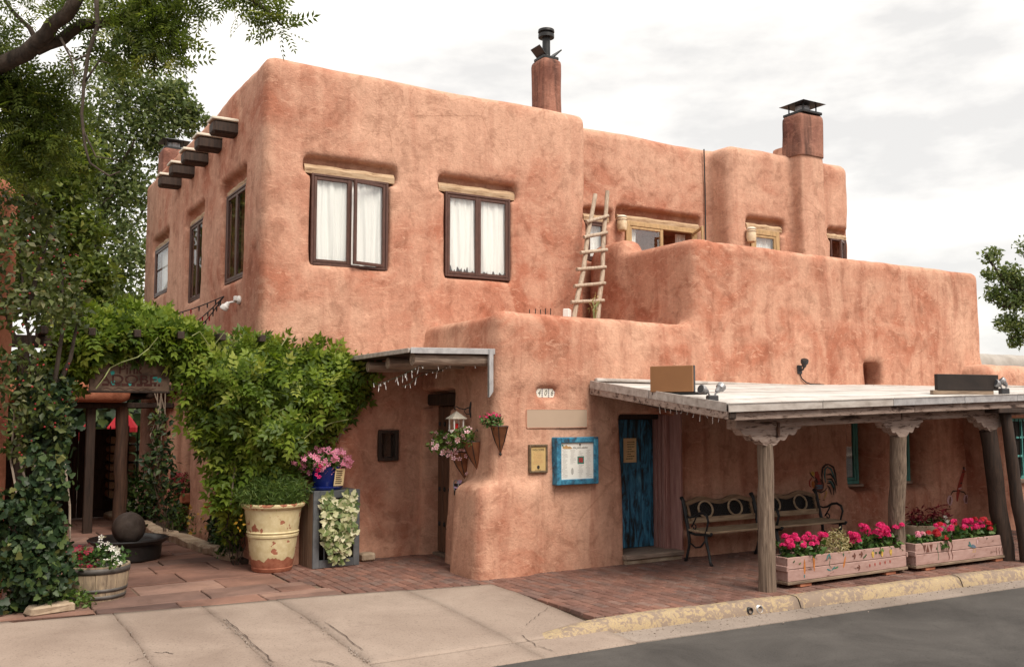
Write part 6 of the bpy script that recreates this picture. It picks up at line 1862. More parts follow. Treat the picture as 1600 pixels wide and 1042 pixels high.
# ================================================================== LEFT SIDE: POTS AND CRATE
ur = thing('garden_urn', 'large cream painted terracotta urn with peeling paint, planted with feathery green', 'urn', (3.66, 11.98, 0))
autosmooth(MB().lathe([(0.235, 0.0), (0.245, 0.012), (0.255, 0.05), (0.248, 0.055), (0.262, 0.10), (0.295, 0.33), (0.305, 0.42), (0.318, 0.43), (0.320, 0.455), (0.310, 0.465), (0.325, 0.485), (0.313, 0.50), (0.345, 0.72), (0.350, 0.765), (0.372, 0.78), (0.392, 0.80), (0.395, 0.825), (0.375, 0.84), (0.345, 0.835), (0.335, 0.79)], 48, wob=0.004).build('urn', 'urn_paint', ur), 35)
MB().lathe([(0.34, 0.80), (0.0, 0.82)], 32).build('soil', 'soil', ur)
uq = np.array([3.66, 11.98])
for k, (dx, zz, an) in enumerate(((-0.085, 0.60, 1.1), (0.10, 0.62, 0.25))):
    # small relief motif of fruit and leaf
    a0 = math.atan2(-uq[1], -uq[0]) + dx * 3.2
    rr = 0.338 - (0.72 - zz) * 0.14
    def on(da, dz):
        return (math.cos(a0 + da) * (rr + 0.004 + dz * .14), math.sin(a0 + da) * (rr + 0.004 + dz * .14), zz + dz)
    lf = [on(0.16 * math.cos(t_) * 0.8, 0.03 * math.sin(t_)) for t_ in np.linspace(0, 2 * PI, 12)[:-1]]
    put('relief_motif', [on(0, 0)] + lf, [(0, i + 1, i % 11 + 1 if i == 10 else i + 2) for i in range(11)] if False else [(0, i + 1, (i + 1) % 11 + 1) for i in range(11)], 'dark_wood', ur)
    lf = [on(0.13 + 0.06 * math.cos(t_), 0.035 + 0.03 * math.sin(t_ + 0.8)) for t_ in np.linspace(0, 2 * PI, 10)[:-1]]
    put('relief_motif', [on(0.13, 0.035)] + lf, [(0, i + 1, (i + 1) % 9 + 1) for i in range(9)], 'rust_cone', ur)
p_ = plant('feathery_plant', 'dome of fine feathery green leaves growing in the cream urn', 'plant', (3.66, 11.98, 0.82))
pts = blob((3.66, 11.96, 0.95), 0.43, 7000, (1.08, 0.9, 0.62), 0.25)
pts = pts[pts[:, 2] > 0.82]
leaves('foliage', 'leaf_fern', p_, pts, 0.085, (SPIKE[0], SPIKE[1]), 0.2, kind='stuff')

cr = thing('plant_crate', 'grey-framed wooden crate stood on end beside the cream urn', 'crate', (4.42, 12.02, 0), R(3))
W_, D_, H_ = 0.64, 0.42, 0.97
for (a, b2, c, d) in ((-W_ / 2, -W_ / 2 + 0.085, 0.0, H_), (W_ / 2 - 0.085, W_ / 2, 0.0, H_), (-W_ / 2 + .086, W_ / 2 - .086, H_ - 0.10, H_ - .001), (-W_ / 2 + .086, W_ / 2 - .086, 0.001, 0.10)):
    MB().bb(a, b2, -D_ / 2 - 0.03, -D_ / 2, c, d, 0.005).build('frame_board', 'slate_frame', cr)
for k in range(3):
    ya, yb = -D_ / 2 + k * D_ / 3, -D_ / 2 + (k + 1) * D_ / 3
    for sx in (-1, 1): MB().bb(sx * (W_ / 2 - 0.013) - 0.012, sx * (W_ / 2 - 0.013) + 0.012, ya + .003, yb - .003, 0.0, H_ - 0.03, 0.004).build('side_board', 'crate_wood', cr)
    MB().bb(-W_ / 2, W_ / 2, ya + .003, yb - .003, H_ - 0.028, H_ - 0.004, 0.004).build('top_board', 'slate_frame', cr)
for k in range(2): MB().bb(-W_ / 2 + 0.15 + k * 0.22, -W_ / 2 + 0.17 + k * 0.22, -D_ / 2 - 0.02, -D_ / 2 - 0.004, 0.1, H_ - 0.1, 0.003).build('inner_bar', 'slate_frame', cr)
MB().bb(-W_ / 2 + 0.03, W_ / 2 - 0.03, 0.02, 0.04, 0.05, H_ - 0.04, 0).build('back_panel', 'black_panel', cr)
p_ = plant('variegated_ivy', 'cream and green variegated ivy spilling from the front of the crate', 'plant', (4.5, 11.75, 0.5))
n = 760
u = rng.uniform(-0.27, 0.27, n); z = 0.06 + 0.86 * rng.random(n) ** 0.75
keep = (np.abs(u) < 0.10 + 0.24 * np.clip((z - 0.0) / 0.6, 0, 1)) & ~((z > 0.84) & (np.abs(np.abs(u) - 0.19) > 0.08))
u, z = u[keep], z[keep]
pts = np.stack([4.42 + u * 0.82, 11.74 - 0.02 - 0.13 * rng.random(len(u)) * np.sin(np.clip(z / 0.95, 0, 1) * PI), z], 1)
leaves('foliage', 'leaf_variegated', p_, pts, 0.068, IVY, 0.25, np.array([-0.35, -0.9, 0.0]), 0.55, kind='stuff')
bp = thing('flower_pot', 'cobalt blue glazed pot on a saucer with a cream card, on the crate', 'pot', (4.36, 12.02, H_))
autosmooth(MB().lathe([(0.20, 0.0), (0.215, 0.01), (0.225, 0.04), (0.21, 0.045), (0.15, 0.03)], 32).build('saucer', 'cobalt_glaze', bp), 40)
autosmooth(MB().lathe([(0.14, 0.02), (0.15, 0.03), (0.195, 0.26), (0.205, 0.29), (0.19, 0.295), (0.18, 0.26)], 32).build('pot', 'cobalt_glaze', bp), 40)
MB().lathe([(0.18, 0.265), (0, 0.27)], 24).build('soil', 'soil', bp)
cd = put('card', [(0.045, -0.1745, 0.05), (0.185, -0.1445, 0.05), (0.20, -0.175, 0.27), (0.06, -0.205, 0.27), (0.045, -0.1705, 0.05), (0.185, -0.1405, 0.05), (0.20, -0.171, 0.27), (0.06, -0.201, 0.27)],
         [(0, 1, 2, 3), (7, 6, 5, 4), (0, 4, 5, 1), (1, 5, 6, 2), (2, 6, 7, 3), (3, 7, 4, 0)], 'paper_cream', bp)
mb = MB()
for k in range(7):
    zz = 0.08 + k * 0.026; s_ = (zz - 0.05) / 0.22
    x0 = 0.045 + 0.015 * s_ + 0.015; ya = -0.1745 - 0.0305 * s_
    wl_ = 0.10 * (0.7 + 0.3 * random.random())
    mb.add([(x0, ya + 0.0032 - .002, zz), (x0 + wl_, ya + 0.0032 + wl_ * .214 - .002, zz), (x0 + wl_, ya + 0.0032 + wl_ * .214 - .004, zz + 0.009), (x0, ya + .0032 - .004, zz + 0.009)], [(0, 1, 2, 3)])
v = np.array(mb.v); v[:, 1] -= 0.0035; put('print', v, mb.f, 'ink', bp, kind='stuff')
p_ = plant('petunia', 'mound of bright pink petunias in the cobalt blue pot', 'plant', (4.42, 12.02, H_ + 0.27))
leaves('foliage', 'leaf_fern', p_, blob((4.34, 12.02, H_ + 0.33), 0.27, 520, (1.15, 1, 0.5), 0.3), 0.07, SIMPLE, kind='stuff')
pts = blob((4.34, 11.99, H_ + 0.36), 0.33, 165, (1.15, 0.9, 0.5), 0.75)
florets('flowers', 'petal_pink', p_, pts, 0.036, 0.4, None, 0.6)['kind'] = 'stuff'
pts = np.array([at(px, py, y=11.78) for px, py in ((497, 735), (494, 741), (500, 728), (499, 745))])
florets('trailing_flowers', 'petal_magenta', p_, pts, 0.03, 0.1)
stn = thing('stone_block', 'single buff stone block on the bricks beside the crate', 'stone', (4.96, 12.06, 0), R(6))
mb = MB(); mb.box((0, 0, 0.055), (0.20, 0.16, 0.105), 0.022); mb.build('block', 'stone_buff', stn)

# half barrel with flowers
br_ = thing('half_barrel', 'half wine barrel planter with iron hoops at the edge of the flagstones', 'barrel', (1.52, 11.20, 0))
def br_r(z): return 0.285 + 0.045 * math.sin(min(1, z / 0.42) * PI * 0.55)
for k in range(18):
    a0, a1 = 2 * PI * k / 18 + 0.006, 2 * PI * (k + 1) / 18 - 0.006
    V = []; F = []; zs = [0.0, 0.1, 0.2, 0.3, 0.36]
    for z in zs:
        for a in (a0, (a0 + a1) / 2, a1):
            V.append((br_r(z) * math.cos(a), br_r(z) * math.sin(a), z))
        for a in (a1, a0): V.append(((br_r(z) - 0.022) * math.cos(a), (br_r(z) - 0.022) * math.sin(a), z))
    for i in range(4):
        for j in range(5): F.append((i * 5 + j, i * 5 + (j + 1) % 5, (i + 1) * 5 + (j + 1) % 5, (i + 1) * 5 + j))
    F.append(tuple(range(20, 25))); F.append(tuple(reversed(range(5))))
    put('stave', V, F, 'barrel_wood', br_)
for z0_, z1_ in ((0.02, 0.06), (0.095, 0.13), (0.285, 0.345)):
    mb = MB(); mb.lathe([(br_r(z0_) - .004, z0_), (br_r(z0_) + 0.005, z0_), (br_r(z1_) + 0.005, z1_), (br_r(z1_) - .004, z1_)], 36); mb.build('hoop', 'barrel_hoop', br_, True)
MB().lathe([(0.29, 0.31), (0.0, 0.33)], 24).build('soil', 'soil', br_)
p_ = plant('petunia', 'mixed white and crimson bedding flowers filling the half barrel', 'plant', (1.52, 11.2, 0.33))
leaves('foliage', 'leaf_geranium', p_, blob((1.52, 11.18, 0.38), 0.31, 620, (1.05, 1, 0.5), 0.3), 0.065, SIMPLE, kind='stuff')
pts = blob((1.50, 11.16, 0.42), 0.32, 95, (1, 1, 0.55), 0.75)
wsel = pts[:, 0] - pts[:, 1] * 0.1 > 1.50 - 1.116 + 0.02
florets('crimson_flowers', 'petal_crimson', p_, pts[~wsel], 0.030, 0.6)['kind'] = 'stuff'
florets('white_flowers', 'petal_white', p_, pts[wsel], 0.030, 0.6)['kind'] = 'stuff'

# stone ball fountain
fo = thing('fountain', 'dark bowl fountain with a stone ball in the middle of the courtyard paving', 'fountain', (2.26, 13.85, 0))
autosmooth(MB().lathe([(0.40, 0.0), (0.42, 0.02), (0.43, 0.20), (0.50, 0.245), (0.52, 0.27), (0.50, 0.285), (0.46, 0.27), (0.42, 0.22), (0.0, 0.20)], 48).build('bowl', 'black_bowl', fo), 35)
n = 24; mb = MB()
mb.lathe([(0.002, -0.215)] + [(0.215 * math.cos(a), 0.215 * math.sin(a)) for a in np.linspace(-1.5, 1.5, 22)] + [(0.002, 0.215)], 36, (0, 0, 0.41))
mb.build('stone_ball', 'stone_ball', fo, True)
# rough border stones along the bed
random.seed(4)
sp = [(160, 806), (178, 812), (196, 815), (213, 821), (228, 828), (241, 834), (252, 838), (266, 842), (284, 848), (300, 853), (318, 860), (333, 866), (352, 872), (366, 876)]
names = ['at the courtyard end', 'second from the courtyard end', 'third from the courtyard end', 'fourth from the courtyard end', 'fifth from the courtyard end', 'sixth from the courtyard end', 'seventh from the courtyard end', 'seventh from the urn', 'sixth from the urn', 'fifth from the urn', 'fourth from the urn', 'third from the urn', 'second from the urn', 'nearest the urn']
for k, (px, py) in enumerate(sp):
    q = at(px, py, z=0.0)
    q2 = at(sp[min(k + 1, len(sp) - 1)][0], sp[min(k + 1, len(sp) - 1)][1], z=0) - at(sp[max(k - 1, 0)][0], sp[max(k - 1, 0)][1], z=0)
    L_ = np.linalg.norm(q2) / 2 * 0.95 if 0 < k < len(sp) - 1 else 0.4
    mb = MB(); mb.box((0, 0, 0), (max(0.18, min(L_, 0.8)), random.uniform(0.16, 0.24), random.uniform(0.11, 0.17)), 0.03)
    v = np.array(mb.v); v += np.stack([vnoise(v + k * 3.1, 0.08, 1), vnoise(v + k * 3.1, 0.08, 2), vnoise(v + k * 3.1, 0.08, 3)], 1) * 0.018
    o = put('border_stone', v, mb.f, 'stone_buff', None, loc=(q[0], q[1] + 0.08, 0.05), rot=(random.uniform(-.08, .08), random.uniform(-.08, .08), math.atan2(q2[1], q2[0])))
    tag(o, 'rough buff border stone of the planting bed, ' + names[k], 'stone', 'border stones of the planting bed')
q = at(75, 957, z=0)
mb = MB(); mb.box((0, 0, 0.04), (0.42, 0.2, 0.10), 0.03); v = np.array(mb.v); v += np.stack([vnoise(v, 0.1, i) for i in range(3)], 1) * 0.02
tag(put('border_stone', v, mb.f, 'stone_buff', None, loc=(1.02, 10.62, 0), rot=(0, 0, 0.25)), 'flat buff stone at the foot of the ivy by the concrete', 'stone', 'border stones of the planting bed')

# ================================================================== NEIGHBOURING BUILDINGS AND THE COURTYARD PASSAGE
nb = thing('neighbour_building', 'adobe wall with rounded corner behind the leafy shrub and ivy', 'building', (0.4, 11.6, 0))
def nb_fn(P):
    return sd_box(P, -9.0, 0.66, 11.55, 16.0, -0.4, 4.58, 0.28)
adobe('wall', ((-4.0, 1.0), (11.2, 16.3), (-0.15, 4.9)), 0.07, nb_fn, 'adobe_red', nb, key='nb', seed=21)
rb = thing('neighbour_building', 'low adobe shop with a turquoise barred window at the end of the porch', 'building', (16, 9.6, 0))
def rb_fn(P):
    D = sd_box(P, 15.05, 27, 9.62, 13, -0.4, 2.76, 0.16)
    D = scut(D, sd_box(P, 15.62, 17.2, 9.2, 10.0, 0.80, 1.86, 0.04), 0.06)
    D = smin(D, sd_box(P, 15.05, 27, 9.58, 10.2, -0.4, 0.55, 0.08), 0.1)
    return D
adobe('wall', ((14.9, 21), (9.4, 12), (-0.15, 3.0)), 0.06, rb_fn, 'adobe', rb, seed=31)
wy = 9.80
wf = MB()
for (a, b2, c, d) in ((15.62, 15.70, 0.80, 1.86), (17.12, 17.20, 0.80, 1.86), (15.70, 17.12, 0.80, 0.86), (15.70, 17.12, 1.80, 1.86)): wf.bb(a, b2, wy, wy + 0.06, c, d, 0.005)
wfo = wf.build('window', 'turquoise_paint', rb, world=True)
for k in range(1, 5): MB().bb(15.64 + k * 0.3, 15.68 + k * 0.3, wy + .005, wy + 0.045, 0.84, 1.82, 0.004).build('mullion', 'turquoise_paint', wfo, world=True)
for zz in (1.18, 1.5): MB().bb(15.70, 17.12, wy + .01, wy + 0.04, zz, zz + 0.035, 0.004).build('glazing_bar', 'turquoise_paint', wfo, world=True)
MB().bb(15.66, 17.16, wy + 0.05, wy + 0.055, 0.82, 1.84, 0).build('pane', 'black_panel', wfo, world=True)
for k in range(14): MB().tube([(15.66 + k * 0.11, wy - 0.10, 0.84), (15.66 + k * 0.11, wy - 0.10, 1.84)], 0.009, 6).build('window_bar', 'iron', wfo, world=True)
for k in range(7):
    mb = MB(); mb.tube([(15.77 + k * 0.22 + 0.055 * math.cos(a), wy - 0.10, 1.0 + 0.05 * math.sin(a)) for a in np.linspace(0, 2 * PI, 12)[:-1]], 0.006, 5, closed=True); mb.build('scroll', 'iron', wfo, world=True)
MB().bb(15.58, 17.25, 9.56, 9.84, 0.755, 0.80, 0.008).build('sill', 'weathered_wood_x', wfo, world=True)
for k, zz in enumerate((2.36,)):
    MB().bb(14.4, 18.5, 9.50, 9.60, zz, zz + 0.05, 0.01).build('roof_edge', 'flashing', rb, world=True)
for k in range(4): MB().bb(13.7 + k * 0.9, 13.8 + k * 0.9, 9.52, 9.60, 2.2, 2.36, 0.01).build('strut', 'terracotta', rb, world=True)
gb = thing('neighbour_building', 'grey stuccoed parapet rising behind the turquoise-windowed shop', 'building', (20, 13, 0))
def gb_fn(P): return sd_box(P, 17.6, 40, 13.1, 16, -0.4, 3.3, 0.3)
adobe('wall', ((17.2, 30), (12.8, 16.4), (-0.15, 3.7)), 0.12, gb_fn, 'gray_stucco', gb, seed=41)
# courtyard passage: header, log posts, gate, red umbrellas beyond
pg = thing('courtyard_portal', 'shadowed log portal with adobe header across the courtyard passage', 'portal', (1.9, 17, 0))
def hd_fn(P): return sd_box(P, 0.2, 2.72, 16.75, 17.25, 2.12, 2.50, 0.13)
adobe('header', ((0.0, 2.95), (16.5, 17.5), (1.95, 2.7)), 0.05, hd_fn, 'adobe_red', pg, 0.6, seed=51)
MB().bb(-0.4, 3.5, 16.9, 21.4, 2.30, 2.42, 0.02).build('roof_deck', 'dark_wood', pg, world=True)  # roof put in to keep the passage below it dark
MB().bb(-0.3, 3.45, 17.02, 17.2, 2.02, 2.12, 0.02).build('beam', 'dark_wood', pg, world=True)
MB().bb(-0.6, 0.5, 16.9, 21.0, -0.1, 2.3, 0.05).build('side_wall', 'adobe_red', pg, world=True)
autosmooth(log((2.64, 17.1, -0.02), (2.63, 17.1, 2.06), 0.11, 0.10).build('post', 'dark_log', pg, world=True), 50)
MB().bb(2.08, 2.22, 17.05, 17.19, -0.02, 2.03, 0.01).build('post', 'dark_wood', pg, world=True)
for k in range(6): MB().tube([(0.3 + k * 0.55, 16.95, 2.24), (0.3 + k * 0.55, 21.2, 2.24)], 0.06, 8).build('rafter', 'dark_wood', pg, True, world=True)
gt = thing('wooden_gate', 'dark panelled wooden gate closing the courtyard passage under the portal', 'gate', (1.5, 19.3, 0))
for k in range(3):
    x0 = 0.52 + k * 0.86
    for (a, b2, c, d) in ((0, 0.09, 0.0, 1.62), (0.76, 0.85, 0.0, 1.62), (0.09, 0.76, 1.52, 1.62), (0.09, 0.76, 0.78, 0.88), (0.09, 0.76, 0.0, 0.14)):
        MB().bb(x0 + a, x0 + b2, 19.3, 19.36, c + 0.02, d + 0.02, 0.006).build('rail', 'dark_wood', gt, world=True)
    for zz in (0.14, 0.88): MB().bb(x0 + 0.08, x0 + 0.77, 19.325, 19.345, zz + 0.02, zz + 0.66, 0.004).build('panel', 'dark_wood', gt, world=True)
wr = thing('wine_rack', 'iron-barred rack of pale logs behind the log post in the passage', 'rack', (2.9, 19.0, 0))
for k in range(4): MB().tube([(2.72 + k * 0.16, 18.95, 0.35), (2.72 + k * 0.16, 18.95, 1.7)], 0.012, 6).build('bar', 'iron', wr, world=True)
for k in range(7):
    for j in range(3): MB().tube([(2.78 + j * 0.17, 19.0, 0.45 + k * 0.165), (2.78 + j * 0.17, 19.4, 0.45 + k * 0.165)], 0.07, 10).build('log', 'lintel_wood', wr, world=True)
for zz in (0.37, 0.7, 1.03, 1.36): MB().bb(2.68, 3.24, 18.98, 19.42, zz - 0.02, zz, 0.003).build('shelf', 'iron', wr, world=True)
def umbrella(loc, r_, label, hs=1.0):
    u = thing('patio_umbrella', label, 'umbrella', loc)
    n = 8; V = [(0, 0, 2.35)]
    for ring, (rr, zz) in enumerate(((r_ * 0.5, 2.16), (r_, 1.88), (r_, 1.76))):
        for j in range(n):
            a = 2 * PI * j / n; V.append((rr * math.cos(a), rr * math.sin(a), zz))
    F = [(0, 1 + j, 1 + (j + 1) % n) for j in range(n)] + [(1 + i * n + j, 1 + (i + 1) * n + j, 1 + (i + 1) * n + (j + 1) % n, 1 + i * n + (j + 1) % n) for i in range(2) for j in range(n)]
    u.scale = (1, 1, hs)
    put('canopy', V, F, 'red_canvas', u)
    MB().tube([(0, 0, 0), (0, 0, 2.4)], 0.025, 8).build('pole', 'dark_wood', u)
    MB().lathe([(0.25, 0.0), (0.25, 0.06), (0.05, 0.10), (0.04, 0.25)], 16).build('base', 'iron', u)
    for j in range(n):
        a = 2 * PI * j / n; MB().tube([(0.03 * math.cos(a), 0.03 * math.sin(a), 2.3), (r_ * .98 * math.cos(a), r_ * .98 * math.sin(a), 1.86)], 0.01, 5).build('rib', 'dark_wood', u)
    return u
uq_ = at(192, 664, y=23.6); umbrella((uq_[0], 23.6, -0.02), 0.34, 'red patio umbrella seen above the gate, beside the log post', uq_[2] / 1.92)
uq_ = at(138, 678, y=23.0); umbrella((uq_[0], 23.0, -0.02), 0.24, 'red patio umbrella deeper in the courtyard, above the gate', uq_[2] / 1.92)
cw = thing('courtyard_wall', 'shaded adobe wall closing the far end of the courtyard', 'wall', (2, 30, 0))
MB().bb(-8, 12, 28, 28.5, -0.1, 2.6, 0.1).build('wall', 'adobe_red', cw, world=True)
P_ = np.stack([rng.uniform(-1.5, 7, 3600), rng.uniform(26.6, 27.9, 3600), 3.4 * rng.random(3600)], 1)
ivy_w = thing('ivy', 'dark ivy hedge added over the far courtyard wall to darken the view behind the umbrellas', 'ivy', (2.5, 27.5, 0))  # invented ivy, placed to darken the courtyard seen past the gate
leaves('foliage', 'leaf_ivy', ivy_w, P_, 0.30, IVY, 0.2, np.array([0, -.7, 0]), 0.6, kind='stuff')
fp = thing('flower_pot', 'planter of dark red flowers on a sill of the side wall in the passage', 'pot', (3.44, 15.9, 0.5))
MB().bb(3.36, 3.62, 15.98, 16.5, 0.5, 0.66, 0.02).build('trough', 'terracotta', fp, world=True)
p_ = plant('flowering_plant', 'dark red flowers in the sill planter of the passage wall', 'plant', (3.4, 16.1, 0.66))
leaves('foliage', 'leaf_geranium', p_, blob((3.42, 16.2, 0.76), 0.22, 160, (0.8, 1.2, 0.7)), 0.07, SIMPLE, kind='stuff')
florets('flowers', 'petal_burgundy', p_, blob((3.38, 16.15, 0.82), 0.22, 70, (0.8, 1.2, 0.8)), 0.045)

# ---- hanging wooden sign of the restaurant
sb = at(140, 562, y=12.3); sc_ = at(264, 612, y=12.3)
W_ = sc_[0] - sb[0]; zc_ = (sb[2] + sc_[2]) / 2; H_s = sb[2] - sc_[2]
sgn = thing('hanging_sign', 'weathered wooden restaurant sign half hidden under the vine arch', 'sign', ((sb[0] + sc_[0]) / 2, 12.3, zc_))
bo = MB().bb(-W_ / 2, W_ / 2, -0.02, 0.02, -H_s / 2, H_s / 2, 0.008).build('board', 'sign_board', sgn)
for (a, b2, c, d) in ((-W_ / 2 - .012, W_ / 2 + .012, -H_s / 2 - 0.018, -H_s / 2 + .004), (-W_ / 2 - .012, W_ / 2 + .012, H_s / 2 - .004, H_s / 2 + 0.018)): MB().bb(a, b2, -0.03, 0.03, c, d, 0.005).build('edge_strip', 'dark_wood', sgn)
lettering('Pink', 0.16, 'lettering', 'sign_letter', bo, (0.0, -0.024, H_s * 0.20), depth=0.003, sx=1.0)
lettering('ADOBE', 0.15, 'lettering', 'sign_letter', bo, (-0.02, -0.024, -0.045), depth=0.003, sx=1.35)
for dx, dz, s_ in ((0.29, -0.03, 0.035), (0.34, -0.045, 0.03), (-0.19, -0.085, 0.03), (-0.2, 0.03, 0.03), (0.0, -0.095, 0.025)):
    MB().prism([(dx + s_ * math.cos(i * 0.9) * (0.7 + 0.3 * (i % 2)), dz + s_ * math.sin(i * 0.9)) for i in range(7)], -0.0225, -0.0205).build('painted_flourish', 'sign_teal', bo)
text_lines(bo, -W_ * 0.36, W_ * 0.42, -H_s * 0.34, -H_s * 0.24, 1, -0.0212, 'sign_letter', 0.1, 0.8)
MB().tube([(-0.3 + 0.6 * i / 30, -0.022, -H_s * 0.42 + 0.010 * math.sin(i * 0.9)) for i in range(31)], 0.003, 5).build('painted_flourish', 'sign_letter', bo)
for dx in (-W_ * 0.35, W_ * 0.35): MB().tube([(dx, 0, H_s / 2), (dx, 0.02, H_s / 2 + 0.25)], 0.008, 6).build('hanger_chain', 'iron', sgn)
# arch carrying the vine
ar = thing('vine_arch', 'timber arch hidden in vines spanning the courtyard entrance', 'arch', (2.0, 12.35, 0))
MB().bb(0.3, 3.8, 12.28, 12.44, 2.72, 2.86, 0.01).build('crossbeam', 'dark_wood', ar, world=True)
MB().bb(0.75, 0.87, 12.28, 12.44, -0.02, 2.72, 0.01).build('post', 'dark_wood', ar, world=True)
MB().bb(3.62, 3.74, 12.30, 12.44, -0.02, 2.72, 0.01).build('post', 'dark_wood', ar, world=True)
for k in range(7): MB().bb(0.45 + k * 0.5, 0.53 + k * 0.5, 12.0, 12.75, 2.86, 2.95, 0.006).build('slat', 'dark_wood', ar, world=True)

# ================================================================== VINES, IVY AND SHRUBS
def vine(name, label, cat, base): return thing(name, label, cat, tuple(base))
# trumpet vine over the arch and down the house corner
v1 = vine('climbing_vine', 'bright green vine covering the arch and the corner of the house', 'vine', (3.3, 12.1, 0))
arch_poly = [(95, 520), (130, 500), (190, 492), (250, 500), (305, 520), (330, 545), (300, 572), (275, 585), (262, 560), (200, 548), (150, 556), (120, 575), (100, 610), (85, 560)]
drop_poly = [(300, 528), (345, 536), (400, 532), (450, 535), (500, 545), (545, 560), (578, 585), (562, 625), (530, 655), (505, 690), (470, 715), (445, 755), (420, 775), (370, 790), (345, 800), (338, 770), (336, 715), (318, 690), (296, 645), (285, 590)]
P_ = np.concatenate([mass(arch_poly, 12.40, 0.5, 2400), mass(drop_poly, 12.34, 0.55, 4300, lump=0.28)])
lowc = (P_[:, 2] < 1.25) & (P_[:, 1] < 12.2); P_[lowc, 1] = 12.2 + 0.12 * rng.random(lowc.sum())
leaves('foliage', 'leaf_vine', v1, P_, 0.185, VINE_LEAF, 0.35, np.array([-0.2, -0.45, 0]), 0.7, tpow=1.2, kind='stuff')
mb = MB()
for (pts) in [[(497, 690), (515, 655), (540, 630), (556, 612)], [(525, 690), (545, 660), (560, 635)], [(360, 790), (370, 700), (390, 600)], [(400, 780), (410, 690), (430, 600)]]:
    mb.tube([at(px, py, y=12.16) for px, py in pts], 0.011, 6)
mb.build('stem', 'pale_bark', v1, world=True)
mb = MB()
for pts in [[(150, 607), (163, 590), (172, 575), (190, 566), (215, 558), (232, 545), (247, 527)], [(395, 600), (418, 608), (428, 625), (425, 640), (410, 652)], [(300, 525), (312, 518), (320, 530), (330, 545)], [(470, 690), (490, 672), (520, 660), (545, 655)], [(410, 655), (440, 640), (470, 625)], [(330, 545), (350, 520), (360, 530)], [(440, 540), (450, 525), (458, 532)]]:
    MB().tube([at(px, py, y=11.76 + 0.15 * rng.random()) for px, py in pts], 0.006, 5).build('tendril', 'tendril', v1, world=True)
# thin vine hanging by the sign down to the bed
v2 = vine('climbing_vine', 'thin bare-stemmed vine climbing the passage pillar behind the sign', 'vine', (2.75, 14.5, 0))
mb = MB()
for k in range(7):
    o_ = random.uniform(-.1, .1)
    mb.tube([at(px + o_ * 60 + random.uniform(-6, 6), py, y=14.6) for px, py in ((248, 612), (250, 650), (242, 680), (252, 715), (246, 750), (258, 790), (262, 830))], 0.008, 5)
mb.build('stem', 'pale_bark', v2, world=True)
P_ = mass([(236, 640), (262, 640), (268, 700), (278, 760), (280, 815), (232, 815), (232, 760), (222, 715), (235, 690)], 14.6, 0.3, 420)
leaves('foliage', 'leaf_ivy', v2, P_, 0.10, SIMPLE, 0.3, np.array([-.2, -.5, 0]), kind='stuff')
# ivy column at the left edge
v3 = vine('ivy', 'dark glossy ivy climbing the post beside the half barrel down to the concrete', 'ivy', (0.9, 10.8, 0))
P_ = np.concatenate([mass([(-30, 790), (40, 760), (45, 690), (95, 690), (100, 760), (92, 800), (105, 870), (118, 930), (100, 955), (60, 972), (20, 978), (-30, 975)], 10.9, 0.55, 3600), mass([(30, 590), (108, 590), (112, 660), (100, 720), (95, 780), (40, 780), (38, 690)], 11.3, 0.3, 1300)])
P_[:, 2] = np.maximum(P_[:, 2], 0.02)
P_ += rng.normal(size=P_.shape) * np.array([0.03, 0.05, 0.03]); P_[:, 2] = np.maximum(P_[:, 2], 0.02)
P_ = P_[vnoise(P_, 0.22, 4) + 0.4 * vnoise(P_, 0.09, 5) > -0.42]
leaves('foliage', 'leaf_ivy', v3, P_, 0.05 + 0.045 * rng.random(len(P_)), IVY, 0.3, np.array([-.1, -.6, 0]), 0.85, tpow=1.3, kind='stuff')
mb = MB()
for k in range(7):
    x_ = 30 + k * 11
    mb.tube([at(x_ + random.uniform(-14, 14), py, y=10.95 if py > 780 else 11.3) for py in (960, 900, 840, 790, 720, 640)], 0.012, 6)
mb.build('stem', 'pale_bark', v3, world=True)
p_ = vine('ground_plant', 'low fresh green plant beside the flat stone under the ivy', 'plant', (1.25, 10.65, 0))
leaves('foliage', 'leaf_fern', p_, blob((1.26, 10.75, 0.08), 0.17, 260, (1.2, 1, 0.7), 0.3), 0.05, SIMPLE, kind='stuff')
# berry shrub above it
v4 = vine('berry_shrub', 'tall crabapple-like shrub with dark red berries before the adobe corner', 'shrub', (0.85, 11.0, 0))
poly_a = [(-40, 300), (10, 280), (60, 310), (105, 360), (130, 430), (135, 500), (110, 560), (118, 620), (90, 700), (60, 680), (35, 720), (-40, 690)]
P_ = mass(poly_a, 11.2, 0.6, 3600, lump=0.25)
keep = vnoise(P_, 0.33, 5) + 0.25 * vnoise(P_, 0.12, 6) > -0.28
leaves('foliage', 'leaf_shrub', v4, P_[keep], 0.085, SIMPLE, 0.35, np.array([-.1, -.4, 0]), 0.8, kind='stuff')
bp_ = mass(poly_a, 10.95, 0.5, 110)
fr_ = rot_frames(rand_dirs(110), rng.random(110))
bs = MB().lathe([(0.0, -1), (0.7, -0.7), (1, 0), (0.7, 0.7), (0, 1)], 7)
bv = np.array(bs.v); bf = []
for q in bs.f:
    if len(q) == 4: bf += [(q[0], q[1], q[2]), (q[0], q[2], q[3])]
v, f, t_ = scatter(bv, np.array(bf), bp_, fr_, 0.011, rng.random(110))
put('berries', v, f, 'berry', v4, True, tint=t_, world=True, kind='stuff')
mb = MB()
for pts in [[(60, 900), (62, 800), (70, 700), (60, 600), (40, 500), (30, 380)], [(66, 700), (85, 600), (100, 500), (95, 400)], [(60, 600), (20, 520), (-10, 430)], [(70, 650), (110, 560), (125, 480)], [(40, 500), (60, 420), (80, 360)]]:
    mb.tube([at(px, py, y=11.25) for px, py in pts], list(np.linspace(0.035, 0.010, len(pts))), 7)
mb.build('branch', 'bark', v4, True, world=True)
